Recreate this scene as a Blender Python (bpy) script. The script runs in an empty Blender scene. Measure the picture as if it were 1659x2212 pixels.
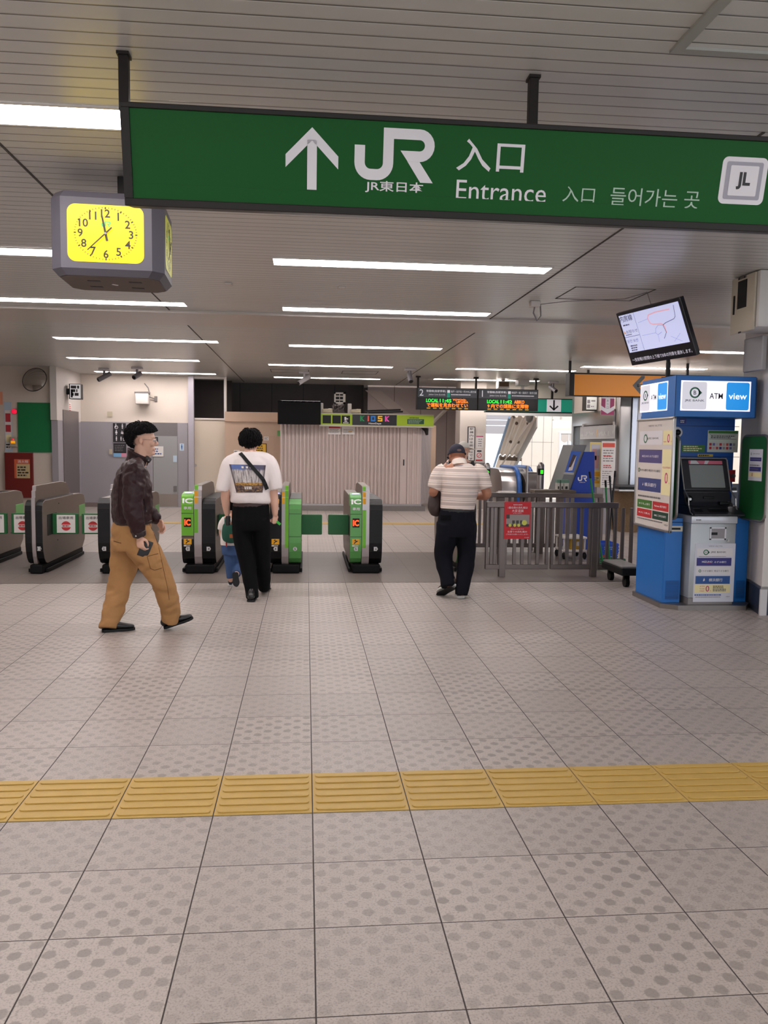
import bpy, bmesh, math, random
from mathutils import Vector, Matrix, noise
import numpy as np
PI = math.pi
random.seed(7)
scene = bpy.context.scene
COL = scene.collection

# ---------------------------------------------------------------- camera (solved from the floor-tile grid)
F_PX, PITCH, YAW, ROLL, CAM_H = 1768.149, 0.0815377, 0.0955996, 0.0129398, 1.50033
IW, IH = 1659.0, 2212.0
_cy, _sy, _cp, _sp = math.cos(YAW), math.sin(YAW), math.cos(PITCH), math.sin(PITCH)
_f = Vector((_sy*_cp, _cy*_cp, -_sp)); _r = Vector((_cy, -_sy, 0)); _u = _r.cross(_f)
_cr, _sr = math.cos(ROLL), math.sin(ROLL)
C_R = _cr*_r + _sr*_u; C_U = -_sr*_r + _cr*_u; C_F = _f
C_O = Vector((0, 0, CAM_H))
cam_d = bpy.data.cameras.new('camera'); cam = bpy.data.objects.new('camera', cam_d); COL.objects.link(cam)
cam_d.sensor_fit = 'VERTICAL'; cam_d.sensor_height = 24.0; cam_d.sensor_width = 18.0
cam_d.lens = F_PX*24.0/IH; cam_d.clip_start = 0.05; cam_d.clip_end = 300
m = Matrix((C_R, C_U, -C_F)).transposed().to_4x4(); m.translation = C_O
cam.matrix_world = m
scene.camera = cam

def W(px, py, X=None, Y=None, Z=None):
    """Point of the place seen at a photo pixel, at a given world X, Y or Z."""
    d = C_F + C_R*((px-IW/2)/F_PX) - C_U*((py-IH/2)/F_PX)
    if X is not None: t = (X-C_O.x)/d.x
    elif Y is not None: t = (Y-C_O.y)/d.y
    else: t = (Z-C_O.z)/d.z
    return C_O + d*t

# ---------------------------------------------------------------- world and exposure
scene.view_settings.view_transform = 'Standard'; scene.view_settings.look = 'None'
scene.view_settings.gamma = 1.0; scene.view_settings.exposure = 0.15
scene.view_settings.use_curve_mapping = False
wd = bpy.data.worlds.new('sky'); scene.world = wd; wd.use_nodes = True
bg = wd.node_tree.nodes['Background']; bg.inputs[0].default_value = (0.86, 0.93, 1.0, 1); bg.inputs[1].default_value = 2.0
sun_d = bpy.data.lights.new('sun', 'SUN'); sun = bpy.data.objects.new('sun', sun_d); COL.objects.link(sun)
sun_d.energy = 3.5; sun_d.angle = 0.02; sun_d.color = (1.0, 0.96, 0.9)
sun.rotation_euler = Vector((0.25, 0.55, -1.0)).to_track_quat('-Z', 'Y').to_euler()     # daylight over the roof edge into the far hall
scene.cycles.max_bounces = 8
LAMP = 21.0          # strength of the ceiling strips

# ---------------------------------------------------------------- materials
def lin(c):
    if isinstance(c, str): c = tuple(int(c[i:i+2], 16) for i in (0, 2, 4))
    o = []
    for v in c[:3]:
        v = v/255.0
        o.append(v/12.92 if v <= 0.04045 else ((v+0.055)/1.055)**2.4)
    return (o[0], o[1], o[2], 1.0)
MATS = {}
def mat(name, col, rough=0.5, metal=0.0, spec=0.5, emit=0.0, var=0.0, vscale=6.0, bump=0.0, bscale=60.0, coat=0.0, alpha=1.0, trans=0.0):
    if name in MATS: return MATS[name]
    m = bpy.data.materials.new(name); m.use_nodes = True; MATS[name] = m
    nt = m.node_tree; b = nt.nodes['Principled BSDF']; c = lin(col)
    b.inputs['Base Color'].default_value = c; b.inputs['Roughness'].default_value = rough
    b.inputs['Metallic'].default_value = metal; b.inputs['Specular IOR Level'].default_value = spec
    b.inputs['Coat Weight'].default_value = coat; b.inputs['Alpha'].default_value = alpha
    b.inputs['Transmission Weight'].default_value = trans
    if emit:
        b.inputs['Emission Color'].default_value = c; b.inputs['Emission Strength'].default_value = emit
    if var or bump:
        tc = nt.nodes.new('ShaderNodeTexCoord')
    if var:
        n = nt.nodes.new('ShaderNodeTexNoise'); n.inputs['Scale'].default_value = vscale; n.inputs['Detail'].default_value = 6
        nt.links.new(tc.outputs['Object'], n.inputs['Vector'])
        r = nt.nodes.new('ShaderNodeMapRange'); r.inputs['To Min'].default_value = 1-var; r.inputs['To Max'].default_value = 1+var
        nt.links.new(n.outputs['Fac'], r.inputs['Value'])
        mx = nt.nodes.new('ShaderNodeVectorMath'); mx.operation = 'SCALE'; mx.inputs[0].default_value = c[:3]
        nt.links.new(r.outputs['Result'], mx.inputs['Scale']); nt.links.new(mx.outputs[0], b.inputs['Base Color'])
    if bump:
        n2 = nt.nodes.new('ShaderNodeTexNoise'); n2.inputs['Scale'].default_value = bscale; n2.inputs['Detail'].default_value = 4
        nt.links.new(tc.outputs['Object'], n2.inputs['Vector'])
        bp = nt.nodes.new('ShaderNodeBump'); bp.inputs['Strength'].default_value = bump; bp.inputs['Distance'].default_value = 0.01
        nt.links.new(n2.outputs['Fac'], bp.inputs['Height']); nt.links.new(bp.outputs[0], b.inputs['Normal'])
    return m

class NT:
    """tiny node-building helper"""
    def __init__(s, m): s.nt = m.node_tree; s.b = s.nt.nodes['Principled BSDF']
    def n(s, t, **k):
        x = s.nt.nodes.new(t)
        for a, v in k.items(): setattr(x, a, v)
        return x
    def val(s, x, sock):
        if isinstance(x, (int, float)): sock.default_value = x
        else: s.nt.links.new(x, sock)
    def math(s, op, a, b=0.0, c=None):
        x = s.n('ShaderNodeMath', operation=op); s.val(a, x.inputs[0]); s.val(b, x.inputs[1])
        if c is not None: s.val(c, x.inputs[2])
        return x.outputs[0]
    def mix(s, f, a, b):
        x = s.n('ShaderNodeMix', data_type='RGBA'); s.val(f, x.inputs[0])
        for v, i in ((a, 6), (b, 7)):
            if isinstance(v, tuple): x.inputs[i].default_value = v
            else: s.nt.links.new(v, x.inputs[i])
        return x.outputs[2]
    def step(s, v, lo, hi):
        x = s.n('ShaderNodeMapRange', interpolation_type='SMOOTHSTEP'); s.val(v, x.inputs[0]); x.inputs[1].default_value = lo; x.inputs[2].default_value = hi
        return x.outputs[0]
    def noise(s, vec, scale, detail=4, rough=0.5):
        x = s.n('ShaderNodeTexNoise'); s.nt.links.new(vec, x.inputs['Vector']); x.inputs['Scale'].default_value = scale
        x.inputs['Detail'].default_value = detail; x.inputs['Roughness'].default_value = rough
        return x.outputs['Fac']
    def link(s, a, b): s.nt.links.new(a, b)

# ---------------------------------------------------------------- object helpers
def obj(name, mesh, material=None, parent=None, smooth=False):
    o = bpy.data.objects.new(name, mesh); COL.objects.link(o)
    if material is not None:
        mesh.materials.clear(); mesh.materials.append(material)
    if smooth:
        for p in mesh.polygons: p.use_smooth = True
    if parent is not None:
        o.parent = parent
        if parent.get('_w'): o.matrix_parent_inverse = Matrix.Translation(-Vector(parent['_w']))
        if parent.type == 'MESH' and parent.parent is None and '_w' not in parent: pass
    return o
def thing(name, label, cat, loc=(0, 0, 0), group=None, rotz=0.0, local=False):
    """Empty at a thing's base; its parts are given in world coordinates unless local."""
    o = bpy.data.objects.new(name, None); COL.objects.link(o)
    o.location = loc; o.rotation_euler = (0, 0, rotz); o.empty_display_size = 0.1
    o['label'] = label; o['category'] = cat
    if group: o['group'] = group
    if not local: o['_w'] = tuple(float(v) for v in loc)
    return o
def tag(o, label, cat, group=None, kind=None):
    o['label'] = label; o['category'] = cat
    if group: o['group'] = group
    if kind: o['kind'] = kind
    return o
def struct(o):
    o['kind'] = 'structure'; return o

class MB:
    """gathers shapes in a bmesh; build() links them as ONE mesh object"""
    def __init__(s): s.bm = bmesh.new()
    def _tf(s, vs, M):
        if M is not None: bmesh.ops.transform(s.bm, matrix=M, verts=vs)
    def box(s, a, b, bev=0.0, seg=2, M=None):
        x0, x1 = sorted((a[0], b[0])); y0, y1 = sorted((a[1], b[1])); z0, z1 = sorted((a[2], b[2]))
        r = bmesh.ops.create_cube(s.bm, size=1.0); vs = r['verts']
        for v in vs:
            v.co = Vector(((x0+x1)/2+v.co.x*(x1-x0), (y0+y1)/2+v.co.y*(y1-y0), (z0+z1)/2+v.co.z*(z1-z0)))
        if bev > 0:
            es = list({e for v in vs for e in v.link_edges})
            r = bmesh.ops.bevel(s.bm, geom=es, offset=min(bev, 0.49*min(x1-x0, y1-y0, z1-z0)), segments=seg, affect='EDGES', profile=0.5)
            vs = list({v for f in r['faces'] for v in f.verts} | {v for v in vs if v.is_valid})
        s._tf(vs, M); return s
    def prism(s, pts, depth, M=None, bev=0.0, seg=2):
        """polygon in local XY extruded to -depth..0 along Z, then M"""
        vs = [s.bm.verts.new((p[0], p[1], 0)) for p in pts]
        f = s.bm.faces.new(vs)
        r = bmesh.ops.extrude_face_region(s.bm, geom=[f]); nv = [g for g in r['geom'] if isinstance(g, bmesh.types.BMVert)]
        for v in nv: v.co.z -= depth
        allv = vs+nv
        fs = list({f for v in allv for f in v.link_faces})
        bmesh.ops.recalc_face_normals(s.bm, faces=fs)
        if bev > 0:
            es = list({e for v in allv for e in v.link_edges})
            r = bmesh.ops.bevel(s.bm, geom=es, offset=bev, segments=seg, affect='EDGES', profile=0.5)
            allv = list({v for f in r['faces'] for v in f.verts} | {v for v in allv if v.is_valid})
        s._tf(allv, M); return s
    def tube(s, pts, r, n=10, caps=True):
        pts = [Vector(p) for p in pts]; rs = r if isinstance(r, (list, tuple)) else [r]*len(pts)
        rings = []; prev = None
        for i, p in enumerate(pts):
            d = (pts[min(i+1, len(pts)-1)]-pts[max(i-1, 0)]).normalized()
            if prev is None:
                u = d.orthogonal().normalized()
            else:
                u = (prev-d*prev.dot(d)).normalized()
            prev = u; w = d.cross(u)
            rings.append([s.bm.verts.new(p+(u*math.cos(2*PI*k/n)+w*math.sin(2*PI*k/n))*rs[i]) for k in range(n)])
        for a, b in zip(rings, rings[1:]):
            for k in range(n): s.bm.faces.new((a[k], a[(k+1) % n], b[(k+1) % n], b[k]))
        if caps:
            s.bm.faces.new(list(reversed(rings[0]))); s.bm.faces.new(rings[-1])
        return s
    def cyl(s, a, b, r, n=20): return s.tube([a, b], r, n)
    def lathe(s, prof, c=(0, 0, 0), n=24, M=None):
        """prof: (radius, z) list, revolved about Z at c"""
        rings = []; nv = []
        for (r, z) in prof:
            ring = [s.bm.verts.new((c[0]+r*math.cos(2*PI*k/n), c[1]+r*math.sin(2*PI*k/n), c[2]+z)) for k in range(n)]
            rings.append(ring); nv += ring
        for a, b in zip(rings, rings[1:]):
            for k in range(n): s.bm.faces.new((a[k], a[(k+1) % n], b[(k+1) % n], b[k]))
        s.bm.faces.new(list(reversed(rings[0]))); s.bm.faces.new(rings[-1])
        s._tf(nv, M); return s
    def sphere(s, c, r, M=None, u=20, v=12, scale=(1, 1, 1)):
        q = bmesh.ops.create_uvsphere(s.bm, u_segments=u, v_segments=v, radius=1.0)['verts']
        for w in q: w.co = Vector((w.co.x*r*scale[0], w.co.y*r*scale[1], w.co.z*r*scale[2]))
        s._tf(q, (M or Matrix.Identity(4))); bmesh.ops.translate(s.bm, verts=q, vec=Vector(c)); return s
    def quad(s, a, b, c, d):
        s.bm.faces.new([s.bm.verts.new(p) for p in (a, b, c, d)]); return s
    def mesh(s, name):
        bmesh.ops.recalc_face_normals(s.bm, faces=s.bm.faces)
        me = bpy.data.meshes.new(name); s.bm.to_mesh(me); s.bm.free(); return me
    def build(s, name, material, parent=None, smooth=None):
        me = s.mesh(name); o = obj(name, me, material, parent)
        if smooth is not None:
            me.shade_smooth() if smooth is True else None
            if smooth is not True:
                for p in me.polygons: p.use_smooth = True
                try: me.set_sharp_from_angle(angle=math.radians(smooth))
                except Exception: pass
        return o
def frame_M(o, xd, yd):
    """matrix: local x -> xd, y -> yd, z -> xd x yd, origin o"""
    xd = Vector(xd).normalized(); zd = xd.cross(Vector(yd)).normalized(); yd = zd.cross(xd)
    M = Matrix((xd, yd, zd)).transposed().to_4x4(); M.translation = Vector(o); return M

def box(name, a, b, material, parent=None, bev=0.0, seg=2):
    return MB().box(a, b, bev, seg).build(name, material, parent, smooth=35 if bev else None)
def pbox(px0, py0, px1, py1, Y, d0=0.0, d1=0.02):
    """world box corners for a photo rectangle lying on the plane y=Y (front face at Y-d1, back at Y-d0)"""
    my, mx = (py0+py1)/2, (px0+px1)/2
    return ((W(px0, my, Y=Y).x, Y-d1, W(mx, py1, Y=Y).z), (W(px1, my, Y=Y).x, Y-d0, W(mx, py0, Y=Y).z))

# ---- lettering (text curves turned into meshes; the built-in font covers Latin, Japanese and Korean)
_TXT = {}
def text_mesh(s, bold=0.0, res=3):
    k = (s, bold, res)
    if k in _TXT: return _TXT[k]
    cu = bpy.data.curves.new('lettering', 'FONT'); cu.body = s; cu.resolution_u = res; cu.offset = bold
    o = bpy.data.objects.new('lettering', cu); COL.objects.link(o)
    dg = bpy.context.evaluated_depsgraph_get()
    me = bpy.data.meshes.new_from_object(o.evaluated_get(dg))
    bpy.data.objects.remove(o); bpy.data.curves.remove(cu)
    n = len(me.vertices); co = np.empty(n*3); me.vertices.foreach_get('co', co); co = co.reshape(-1, 3)
    polys = [tuple(p.vertices) for p in me.polygons]
    bpy.data.meshes.remove(me)
    _TXT[k] = (co, polys); return _TXT[k]
def text(s, material, parent, M, h=None, w=None, anchor='c', bold=0.0, name='lettering', res=3, dz=0.0015):
    """letters in the local XY plane of M; h,w fit the glyph box; anchor c/l/r (vertical centre)"""
    co, polys = text_mesh(s, bold, res)
    if len(co) == 0: return None
    mn, mx = co.min(0), co.max(0); sz = mx-mn
    sy = h/sz[1] if h else w/sz[0]; sx = w/sz[0] if w else sy
    if h and not w: sx = sy
    c = (mn+mx)/2
    ox = {'c': c[0], 'l': mn[0], 'r': mx[0]}[anchor]
    me = bpy.data.meshes.new(name)
    pts = [M @ Vector(((p[0]-ox)*sx, (p[1]-c[1])*sy, dz)) for p in co]
    me.from_pydata(pts, [], polys); me.update()
    return obj(name, me, material, parent)
def flat(pts, material, parent, M, name='marking', dz=0.001, th=0.0):
    """flat filled shapes (list of polygons) on the XY plane of M"""
    bm = bmesh.new()
    for pl in pts:
        if sum(a[0]*b[1]-b[0]*a[1] for a, b in zip(pl, list(pl[1:])+[pl[0]])) < 0: pl = list(pl)[::-1]
        bm.faces.new([bm.verts.new(M @ Vector((p[0], p[1], dz))) for p in pl])
    if any(len(pl) > 4 for pl in pts): bmesh.ops.triangulate(bm, faces=bm.faces)
    me = bpy.data.meshes.new(name); bm.to_mesh(me); bm.free()
    return obj(name, me, material, parent)
def R(x0, y0, x1, y1): return [(x0, y0), (x1, y0), (x1, y1), (x0, y1)]
def RR(x0, y0, x1, y1, r, n=6):
    o = []
    for cx, cy, a in ((x1-r, y0+r, -90), (x1-r, y1-r, 0), (x0+r, y1-r, 90), (x0+r, y0+r, 180)):
        for k in range(n+1):
            t = math.radians(a+90*k/n); o.append((cx+r*math.cos(t), cy+r*math.sin(t)))
    return o
def disc(cx, cy, r, n=24, ry=None):
    return [(cx+r*math.cos(2*PI*k/n), cy+(ry or r)*math.sin(2*PI*k/n)) for k in range(n)]
def ring(cx, cy, r0, r1, n=28, a0=0.0, a1=2*PI):
    o = []
    for k in range(n):
        a, b = a0+(a1-a0)*k/n, a0+(a1-a0)*(k+1)/n
        o.append([(cx+r*math.cos(t), cy+r*math.sin(t)) for r, t in ((r0, a), (r1, a), (r1, b), (r0, b))])
    return o
def lines(x0, y0, x1, y1, n, rnd, fill=0.55, gap=0.25):
    """rows of tiny print too small to read: short dashes"""
    o = []; rh = (y1-y0)/n
    for i in range(n):
        y = y1-(i+0.5)*rh; x = x0
        end = x0+(x1-x0)*rnd.uniform(0.7, 1.0)
        while x < end:
            wdt = rnd.uniform(0.4, 1.1)*rh*1.5; o.append(R(x, y-rh*fill/2, min(x+wdt, end), y+rh*fill/2)); x += wdt+rh*gap
    return o
# two-letter railway mark, drawn as thick strokes: units 0..1.62 x 0..1
def mark_JR():
    t = 0.2
    J = []
    def sweep(path):
        o = []
        for (a, b, wa) in path: o.append((a, b, wa))
        return o
    polys = []
    # J: top bar of R turns down its stem, curls left along the bottom
    polys += [R(0.0, 0.34, 0.21, 0.66)]
    for k in range(8):
        a, b = PI+PI/2*k/8, PI+PI/2*(k+1)/8
        polys.append([(0.33+r*math.cos(q), 0.34+r*math.sin(q)) for r, q in ((0.12, a), (0.33, a), (0.33, b), (0.12, b))])
    polys += [R(0.33, 0.01, 0.46, 0.22)]
    for k in range(8):
        a, b = -PI/2+PI/2*k/8, -PI/2+PI/2*(k+1)/8
        polys.append([(0.46+r*math.cos(q), 0.34+r*math.sin(q)) for r, q in ((0.12, a), (0.33, a), (0.33, b), (0.12, b))])
    polys += [R(0.58, 0.34, 0.79, 1.0)]
    # R: top bar, bowl, lower bar and leg
    polys += [R(0.79, 0.8, 1.32, 1.0)]
    for k in range(12):
        a, b = PI/2-PI*k/12, PI/2-PI*(k+1)/12
        polys.append([(1.32+r*math.cos(q), 0.695+r*math.sin(q)) for r, q in ((0.105, a), (0.305, a), (0.305, b), (0.105, b))])
    polys += [R(1.08, 0.39, 1.32, 0.59), [(0.93, 0.59), (1.08, 0.395), (1.08, 0.59)], [(1.08, 0.389), (1.36, 0.0), (1.62, 0.0), (1.33, 0.389)]]
    return polys
def jr_mark(material, parent, M, w, name='railway_mark', dz=0.0015):
    s = w/1.625
    return flat([[((x-0.81)*s, (y-0.5)*s) for x, y in p] for p in mark_JR()], material, parent, M, name, dz)
# ================================================================= STRUCTURE
CZ = 3.03
TX0, TY0, TS = 0.03374, 3.23976, 0.4        # floor-tile grid origin and pitch

def floor_material():
    m = bpy.data.materials.new('floor_tile'); m.use_nodes = True; t = NT(m)
    tc = t.n('ShaderNodeTexCoord'); pos = tc.outputs['Object']
    sp = t.n('ShaderNodeSeparateXYZ'); t.link(pos, sp.inputs[0])
    u = t.math('DIVIDE', t.math('SUBTRACT', sp.outputs[0], TX0), TS); v = t.math('DIVIDE', t.math('SUBTRACT', sp.outputs[1], TY0), TS)
    fu, fv = t.math('FRACT', u), t.math('FRACT', v)
    du = t.math('MINIMUM', fu, t.math('SUBTRACT', 1.0, fu)); dv = t.math('MINIMUM', fv, t.math('SUBTRACT', 1.0, fv))
    gap = t.math('MAXIMUM', t.math('SUBTRACT', 1.0, t.step(du, 0.0035, 0.0075)), t.math('SUBTRACT', 1.0, t.step(dv, 0.0025, 0.0065)))
    # per-tile random
    cb = t.n('ShaderNodeCombineXYZ'); t.link(t.math('FLOOR', u), cb.inputs[0]); t.link(t.math('FLOOR', v), cb.inputs[1])
    wn = t.n('ShaderNodeTexWhiteNoise', noise_dimensions='3D'); t.link(cb.outputs[0], wn.inputs[0])
    rnd = wn.outputs['Value']
    # staggered anti-slip dots, 0.1 m lattice
    def dist(ou, ov):
        a = t.math('SUBTRACT', t.math('FRACT', t.math('ADD', t.math('MULTIPLY', fu, 4.0), ou)), 0.5)
        b = t.math('SUBTRACT', t.math('FRACT', t.math('ADD', t.math('MULTIPLY', fv, 4.0), ov)), 0.5)
        return t.math('SQRT', t.math('ADD', t.math('MULTIPLY', a, a), t.math('MULTIPLY', b, b)))
    d = t.math('MINIMUM', dist(0.25, 0.25), dist(0.75, 0.75))
    ne = t.noise(pos, 55, 3); d = t.math('ADD', d, t.math('MULTIPLY', t.math('SUBTRACT', ne, 0.5), 0.16))
    dots = t.math('SUBTRACT', 1.0, t.step(d, 0.17, 0.235))
    wear = t.step(t.noise(pos, 1.1, 3), 0.38, 0.62)
    amt = t.math('MULTIPLY', dots, t.math('MULTIPLY', t.math('ADD', 0.36, t.math('MULTIPLY', rnd, 0.45)), t.math('ADD', 0.55, t.math('MULTIPLY', wear, 0.45))))
    grain = t.step(t.noise(pos, 150, 5, 0.65), 0.32, 0.54)
    grain2 = t.step(t.noise(pos, 62, 4, 0.6), 0.55, 0.70)
    base = t.mix(grain, lin((148, 139, 134)), lin((180, 170, 164)))
    base = t.mix(t.math('MULTIPLY', grain2, 0.5), base, lin((134, 127, 120)))
    base = t.mix(amt, base, lin((128, 121, 115)))
    tone = t.math('ADD', 0.95, t.math('MULTIPLY', t.math('SUBTRACT', rnd, 0.5), 0.11))
    big = t.math('ADD', tone, t.math('MULTIPLY', t.math('SUBTRACT', t.noise(pos, 0.6, 2), 0.5), 0.12))
    sc = t.n('ShaderNodeVectorMath', operation='SCALE'); t.link(base, sc.inputs[0]); t.link(big, sc.inputs['Scale'])
    col = t.mix(gap, sc.outputs[0], lin((62, 56, 54)))
    t.link(col, t.b.inputs['Base Color'])
    rg = t.math('ADD', t.math('ADD', 0.36, t.math('MULTIPLY', grain2, 0.15)), t.math('MULTIPLY', gap, 0.4))
    t.link(rg, t.b.inputs['Roughness']); t.b.inputs['Specular IOR Level'].default_value = 0.42
    bp = t.n('ShaderNodeBump'); bp.inputs['Strength'].default_value = 0.5; bp.inputs['Distance'].default_value = 0.004
    hgt = t.math('SUBTRACT', t.math('ADD', t.math('MULTIPLY', grain, 0.12), t.math('MULTIPLY', dots, 0.1)), gap)
    t.link(hgt, bp.inputs['Height']); t.link(bp.outputs[0], t.b.inputs['Normal'])
    return m
def band_material():
    """dark stone band the gates stand on"""
    m = bpy.data.materials.new('dark_stone'); m.use_nodes = True; t = NT(m)
    tc = t.n('ShaderNodeTexCoord'); pos = tc.outputs['Object']
    sp = t.n('ShaderNodeSeparateXYZ'); t.link(pos, sp.inputs[0])
    fu = t.math('FRACT', t.math('DIVIDE', t.math('SUBTRACT', sp.outputs[0], TX0), 0.4)); fv = t.math('FRACT', t.math('DIVIDE', t.math('SUBTRACT', sp.outputs[1], 8.84), 0.63))
    du = t.math('MINIMUM', fu, t.math('SUBTRACT', 1.0, fu)); dv = t.math('MINIMUM', fv, t.math('SUBTRACT', 1.0, fv))
    gap = t.math('MAXIMUM', t.math('SUBTRACT', 1.0, t.step(du, 0.004, 0.008)), t.math('SUBTRACT', 1.0, t.step(dv, 0.004, 0.008)))
    g = t.noise(pos, 90, 5, 0.6)
    c = t.mix(g, lin((96, 86, 82)), lin((122, 112, 107)))
    c = t.mix(gap, c, lin((66, 58, 55)))
    t.link(c, t.b.inputs['Base Color']); t.b.inputs['Roughness'].default_value = 0.42
    return m
def ceiling_material():
    m = bpy.data.materials.new('ceiling_slats'); m.use_nodes = True; t = NT(m)
    tc = t.n('ShaderNodeTexCoord'); pos = tc.outputs['Object']
    sp = t.n('ShaderNodeSeparateXYZ'); t.link(pos, sp.inputs[0])
    f = t.math('FRACT', t.math('DIVIDE', sp.outputs[1], 0.1))
    d = t.math('MINIMUM', f, t.math('SUBTRACT', 1.0, f))
    g = t.math('SUBTRACT', 1.0, t.step(d, 0.02, 0.05))
    edge = t.math('SUBTRACT', 1.0, t.step(d, 0.03, 0.11))
    cb = t.n('ShaderNodeCombineXYZ'); t.link(t.math('FLOOR', t.math('DIVIDE', sp.outputs[1], 0.1)), cb.inputs[0])
    wn = t.n('ShaderNodeTexWhiteNoise', noise_dimensions='1D'); t.link(t.math('FLOOR', t.math('DIVIDE', sp.outputs[1], 0.1)), wn.inputs['W'])
    tone = t.math('ADD', 0.97, t.math('MULTIPLY', wn.outputs['Value'], 0.06))
    base = t.n('ShaderNodeVectorMath', operation='SCALE'); base.inputs[0].default_value = lin((200, 199, 196))[:3]; t.link(tone, base.inputs['Scale'])
    col = t.mix(t.math('MULTIPLY', g, 0.9), base.outputs[0], lin((70, 62, 54)))
    t.link(col, t.b.inputs['Base Color'])
    t.b.inputs['Roughness'].default_value = 0.3; t.b.inputs['Specular IOR Level'].default_value = 0.6
    bp = t.n('ShaderNodeBump'); bp.inputs['Strength'].default_value = 0.35; bp.inputs['Distance'].default_value = 0.006
    t.link(t.math('SUBTRACT', 1.0, edge), bp.inputs['Height']); t.link(bp.outputs[0], t.b.inputs['Normal'])
    return m

M_FLOOR, M_BAND, M_CEIL = floor_material(), band_material(), ceiling_material()
M_CREAM = mat('cream_wall', (206, 194, 182), 0.6, var=0.035, vscale=3)
M_WHITE = mat('white_paint', (205, 198, 192), 0.5, var=0.03, vscale=4)
M_GREYP = mat('grey_panel', (150, 145, 150), 0.5, var=0.03, vscale=2)
M_GREYD = mat('grey_door', (152, 152, 152), 0.5)
M_DARKV = mat('unlit_dark_panel', (58, 50, 48), 0.8, var=0.2, vscale=3)  # brown-grey panels, with the unlit dark put into the colour
M_PINKP = mat('pinkish_panel', (168, 152, 148), 0.7, var=0.06, vscale=2)
M_STEEL = mat('stainless_steel', (168, 162, 160), 0.28, 0.9)
M_BRUSH = mat('brushed_steel', (140, 134, 131), 0.38, 0.85, var=0.06, vscale=30)
M_ALU = mat('aluminium', (185, 182, 182), 0.32, 0.8)
M_BLACK = mat('black_plastic', (13, 13, 15), 0.45, spec=0.3)
M_DKFRAME = mat('dark_bronze_frame', (34, 29, 26), 0.5, 0.0, spec=0.3)
M_WOOD = mat('beige_board', (196, 168, 146), 0.6, var=0.05, vscale=5)
M_PAPER = mat('white_paper', (222, 216, 212), 0.6)
M_INK = mat('dark_ink', (45, 42, 46), 0.6)
M_INKL = mat('grey_ink', (120, 116, 118), 0.6)
M_REDINK = mat('red_ink', (190, 45, 48), 0.5)
M_WHITEINK = mat('white_ink', (232, 230, 232), 0.5)
M_YEL = mat('sticker_yellow', (226, 164, 20), 0.5)
M_GLASS = mat('window_glass', (190, 205, 215), 0.05, alpha=0.25, spec=0.6)

struct(box('floor', (-9, -7, -0.1), (14, 21.0, 0), M_FLOOR))
struct(box('floor', (-9, 21.0, -0.1), (14, 34, -0.001), mat('outdoor_paving', (190, 184, 178), 0.6, var=0.05)))
struct(box('trim_1', (-4.75, 8.83, 0.0005), (3.6, 11.36, 0.003), M_BAND))
struct(box('ceiling', (-9, -7, CZ), (14, 21.2, CZ+0.15), M_CEIL))
# lighter flat band crossing the ceiling, seams, access hatch frame
M_CBAND = mat('ceiling_band', (196, 188, 182), 0.32, spec=0.55)
struct(box('trim_2', (-9, 9.85, CZ-0.03), (14, 10.85, CZ-0.0001), M_CBAND))
M_SEAM = mat('ceiling_seam', (66, 60, 56), 0.7)
struct(box('trim_3', (-1.592, -3, CZ-0.004), (-1.578, 9.84, CZ-0.0002), M_SEAM))
struct(box('trim_4', (-1.555, 10.86, CZ-0.004), (-1.541, 20.9, CZ-0.0002), M_SEAM))
struct(box('trim_5', (2.185, 3.9, CZ-0.004), (2.2, 9.84, CZ-0.0002), M_SEAM))
struct(box('trim_6', (2.255, 10.86, CZ-0.004), (2.27, 20.9, CZ-0.0002), M_SEAM))
M_HFR = mat('hatch_frame', (176, 176, 170), 0.4, 0.3)
struct(MB().box((1.385, -1.0, CZ-0.012), (1.43, 3.17, CZ-0.0003)).box((1.43, 3.13, CZ-0.012), (3.6, 3.17, CZ-0.0003)).build('trim_7', M_HFR))
# shallow access-panel outlines on the ceiling
def outline(x0, y0, x1, y1, w=0.012):
    return MB().box((x0, y0, CZ-0.003), (x1, y0+w, CZ-.0004)).box((x0, y1-w, CZ-0.003), (x1, y1, CZ-.0004)).box((x0, y0, CZ-0.003), (x0+w, y1, CZ-.0004)).box((x1-w, y0, CZ-0.003), (x1, y1, CZ-.0004))
struct(outline(2.55, 7.75, 3.35, 8.4).build('trim_8', M_SEAM))
struct(outline(-0.75, 17.2, 0.05, 17.9).build('trim_9', M_SEAM))
struct(outline(0.75, 17.2, 1.5, 17.9).build('trim_10', M_SEAM))

# ---- left side
struct(box('wall_left', (-4.95, -7, 0), (-4.75, 12.7, CZ), M_WHITE))
struct(box('wall_far_left', (-9.2, 12.7, 0), (-9, 17.7, CZ), M_WHITE))
struct(box('wall_side_left', (-9, 12.5, 0), (-4.951, 12.7, CZ), M_WHITE))
struct(box('wall_front_left', (-9, 17.7, 0), (-5.25, 19.37, CZ), M_CREAM))
PX = -5.12
struct(MB().box((-5.249, 17.55, 1.93), (PX, 19.369, CZ)).build('trim_11', M_WHITE))
struct(MB().box((-5.249, 17.6, 0), (PX-0.002, 19.369, 1.929)).build('trim_12', M_GREYP))
a, b = W(137, 985, X=PX), W(170, 985, X=PX)
d1 = struct(MB().box((PX-0.001, a.y, 0.0), (PX+0.015, b.y, 2.16)).build('door_1', mat('dark_steel_door', (120, 112, 112), 0.35, 0.5)))
struct(box('wall_back', (-5.25, 19.37, 0), (-2.62, 19.6, CZ), M_CREAM))
zz = W(290, 912, Y=19.33).z
xl, xd0, xd1, xr = PX, W(330, 1000, Y=19.33).x, W(384, 1000, Y=19.33).x, W(406, 1000, Y=19.33).x
struct(box('trim_13', (PX, 19.33, 0), (xd0, 19.369, zz), M_GREYP))
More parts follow.
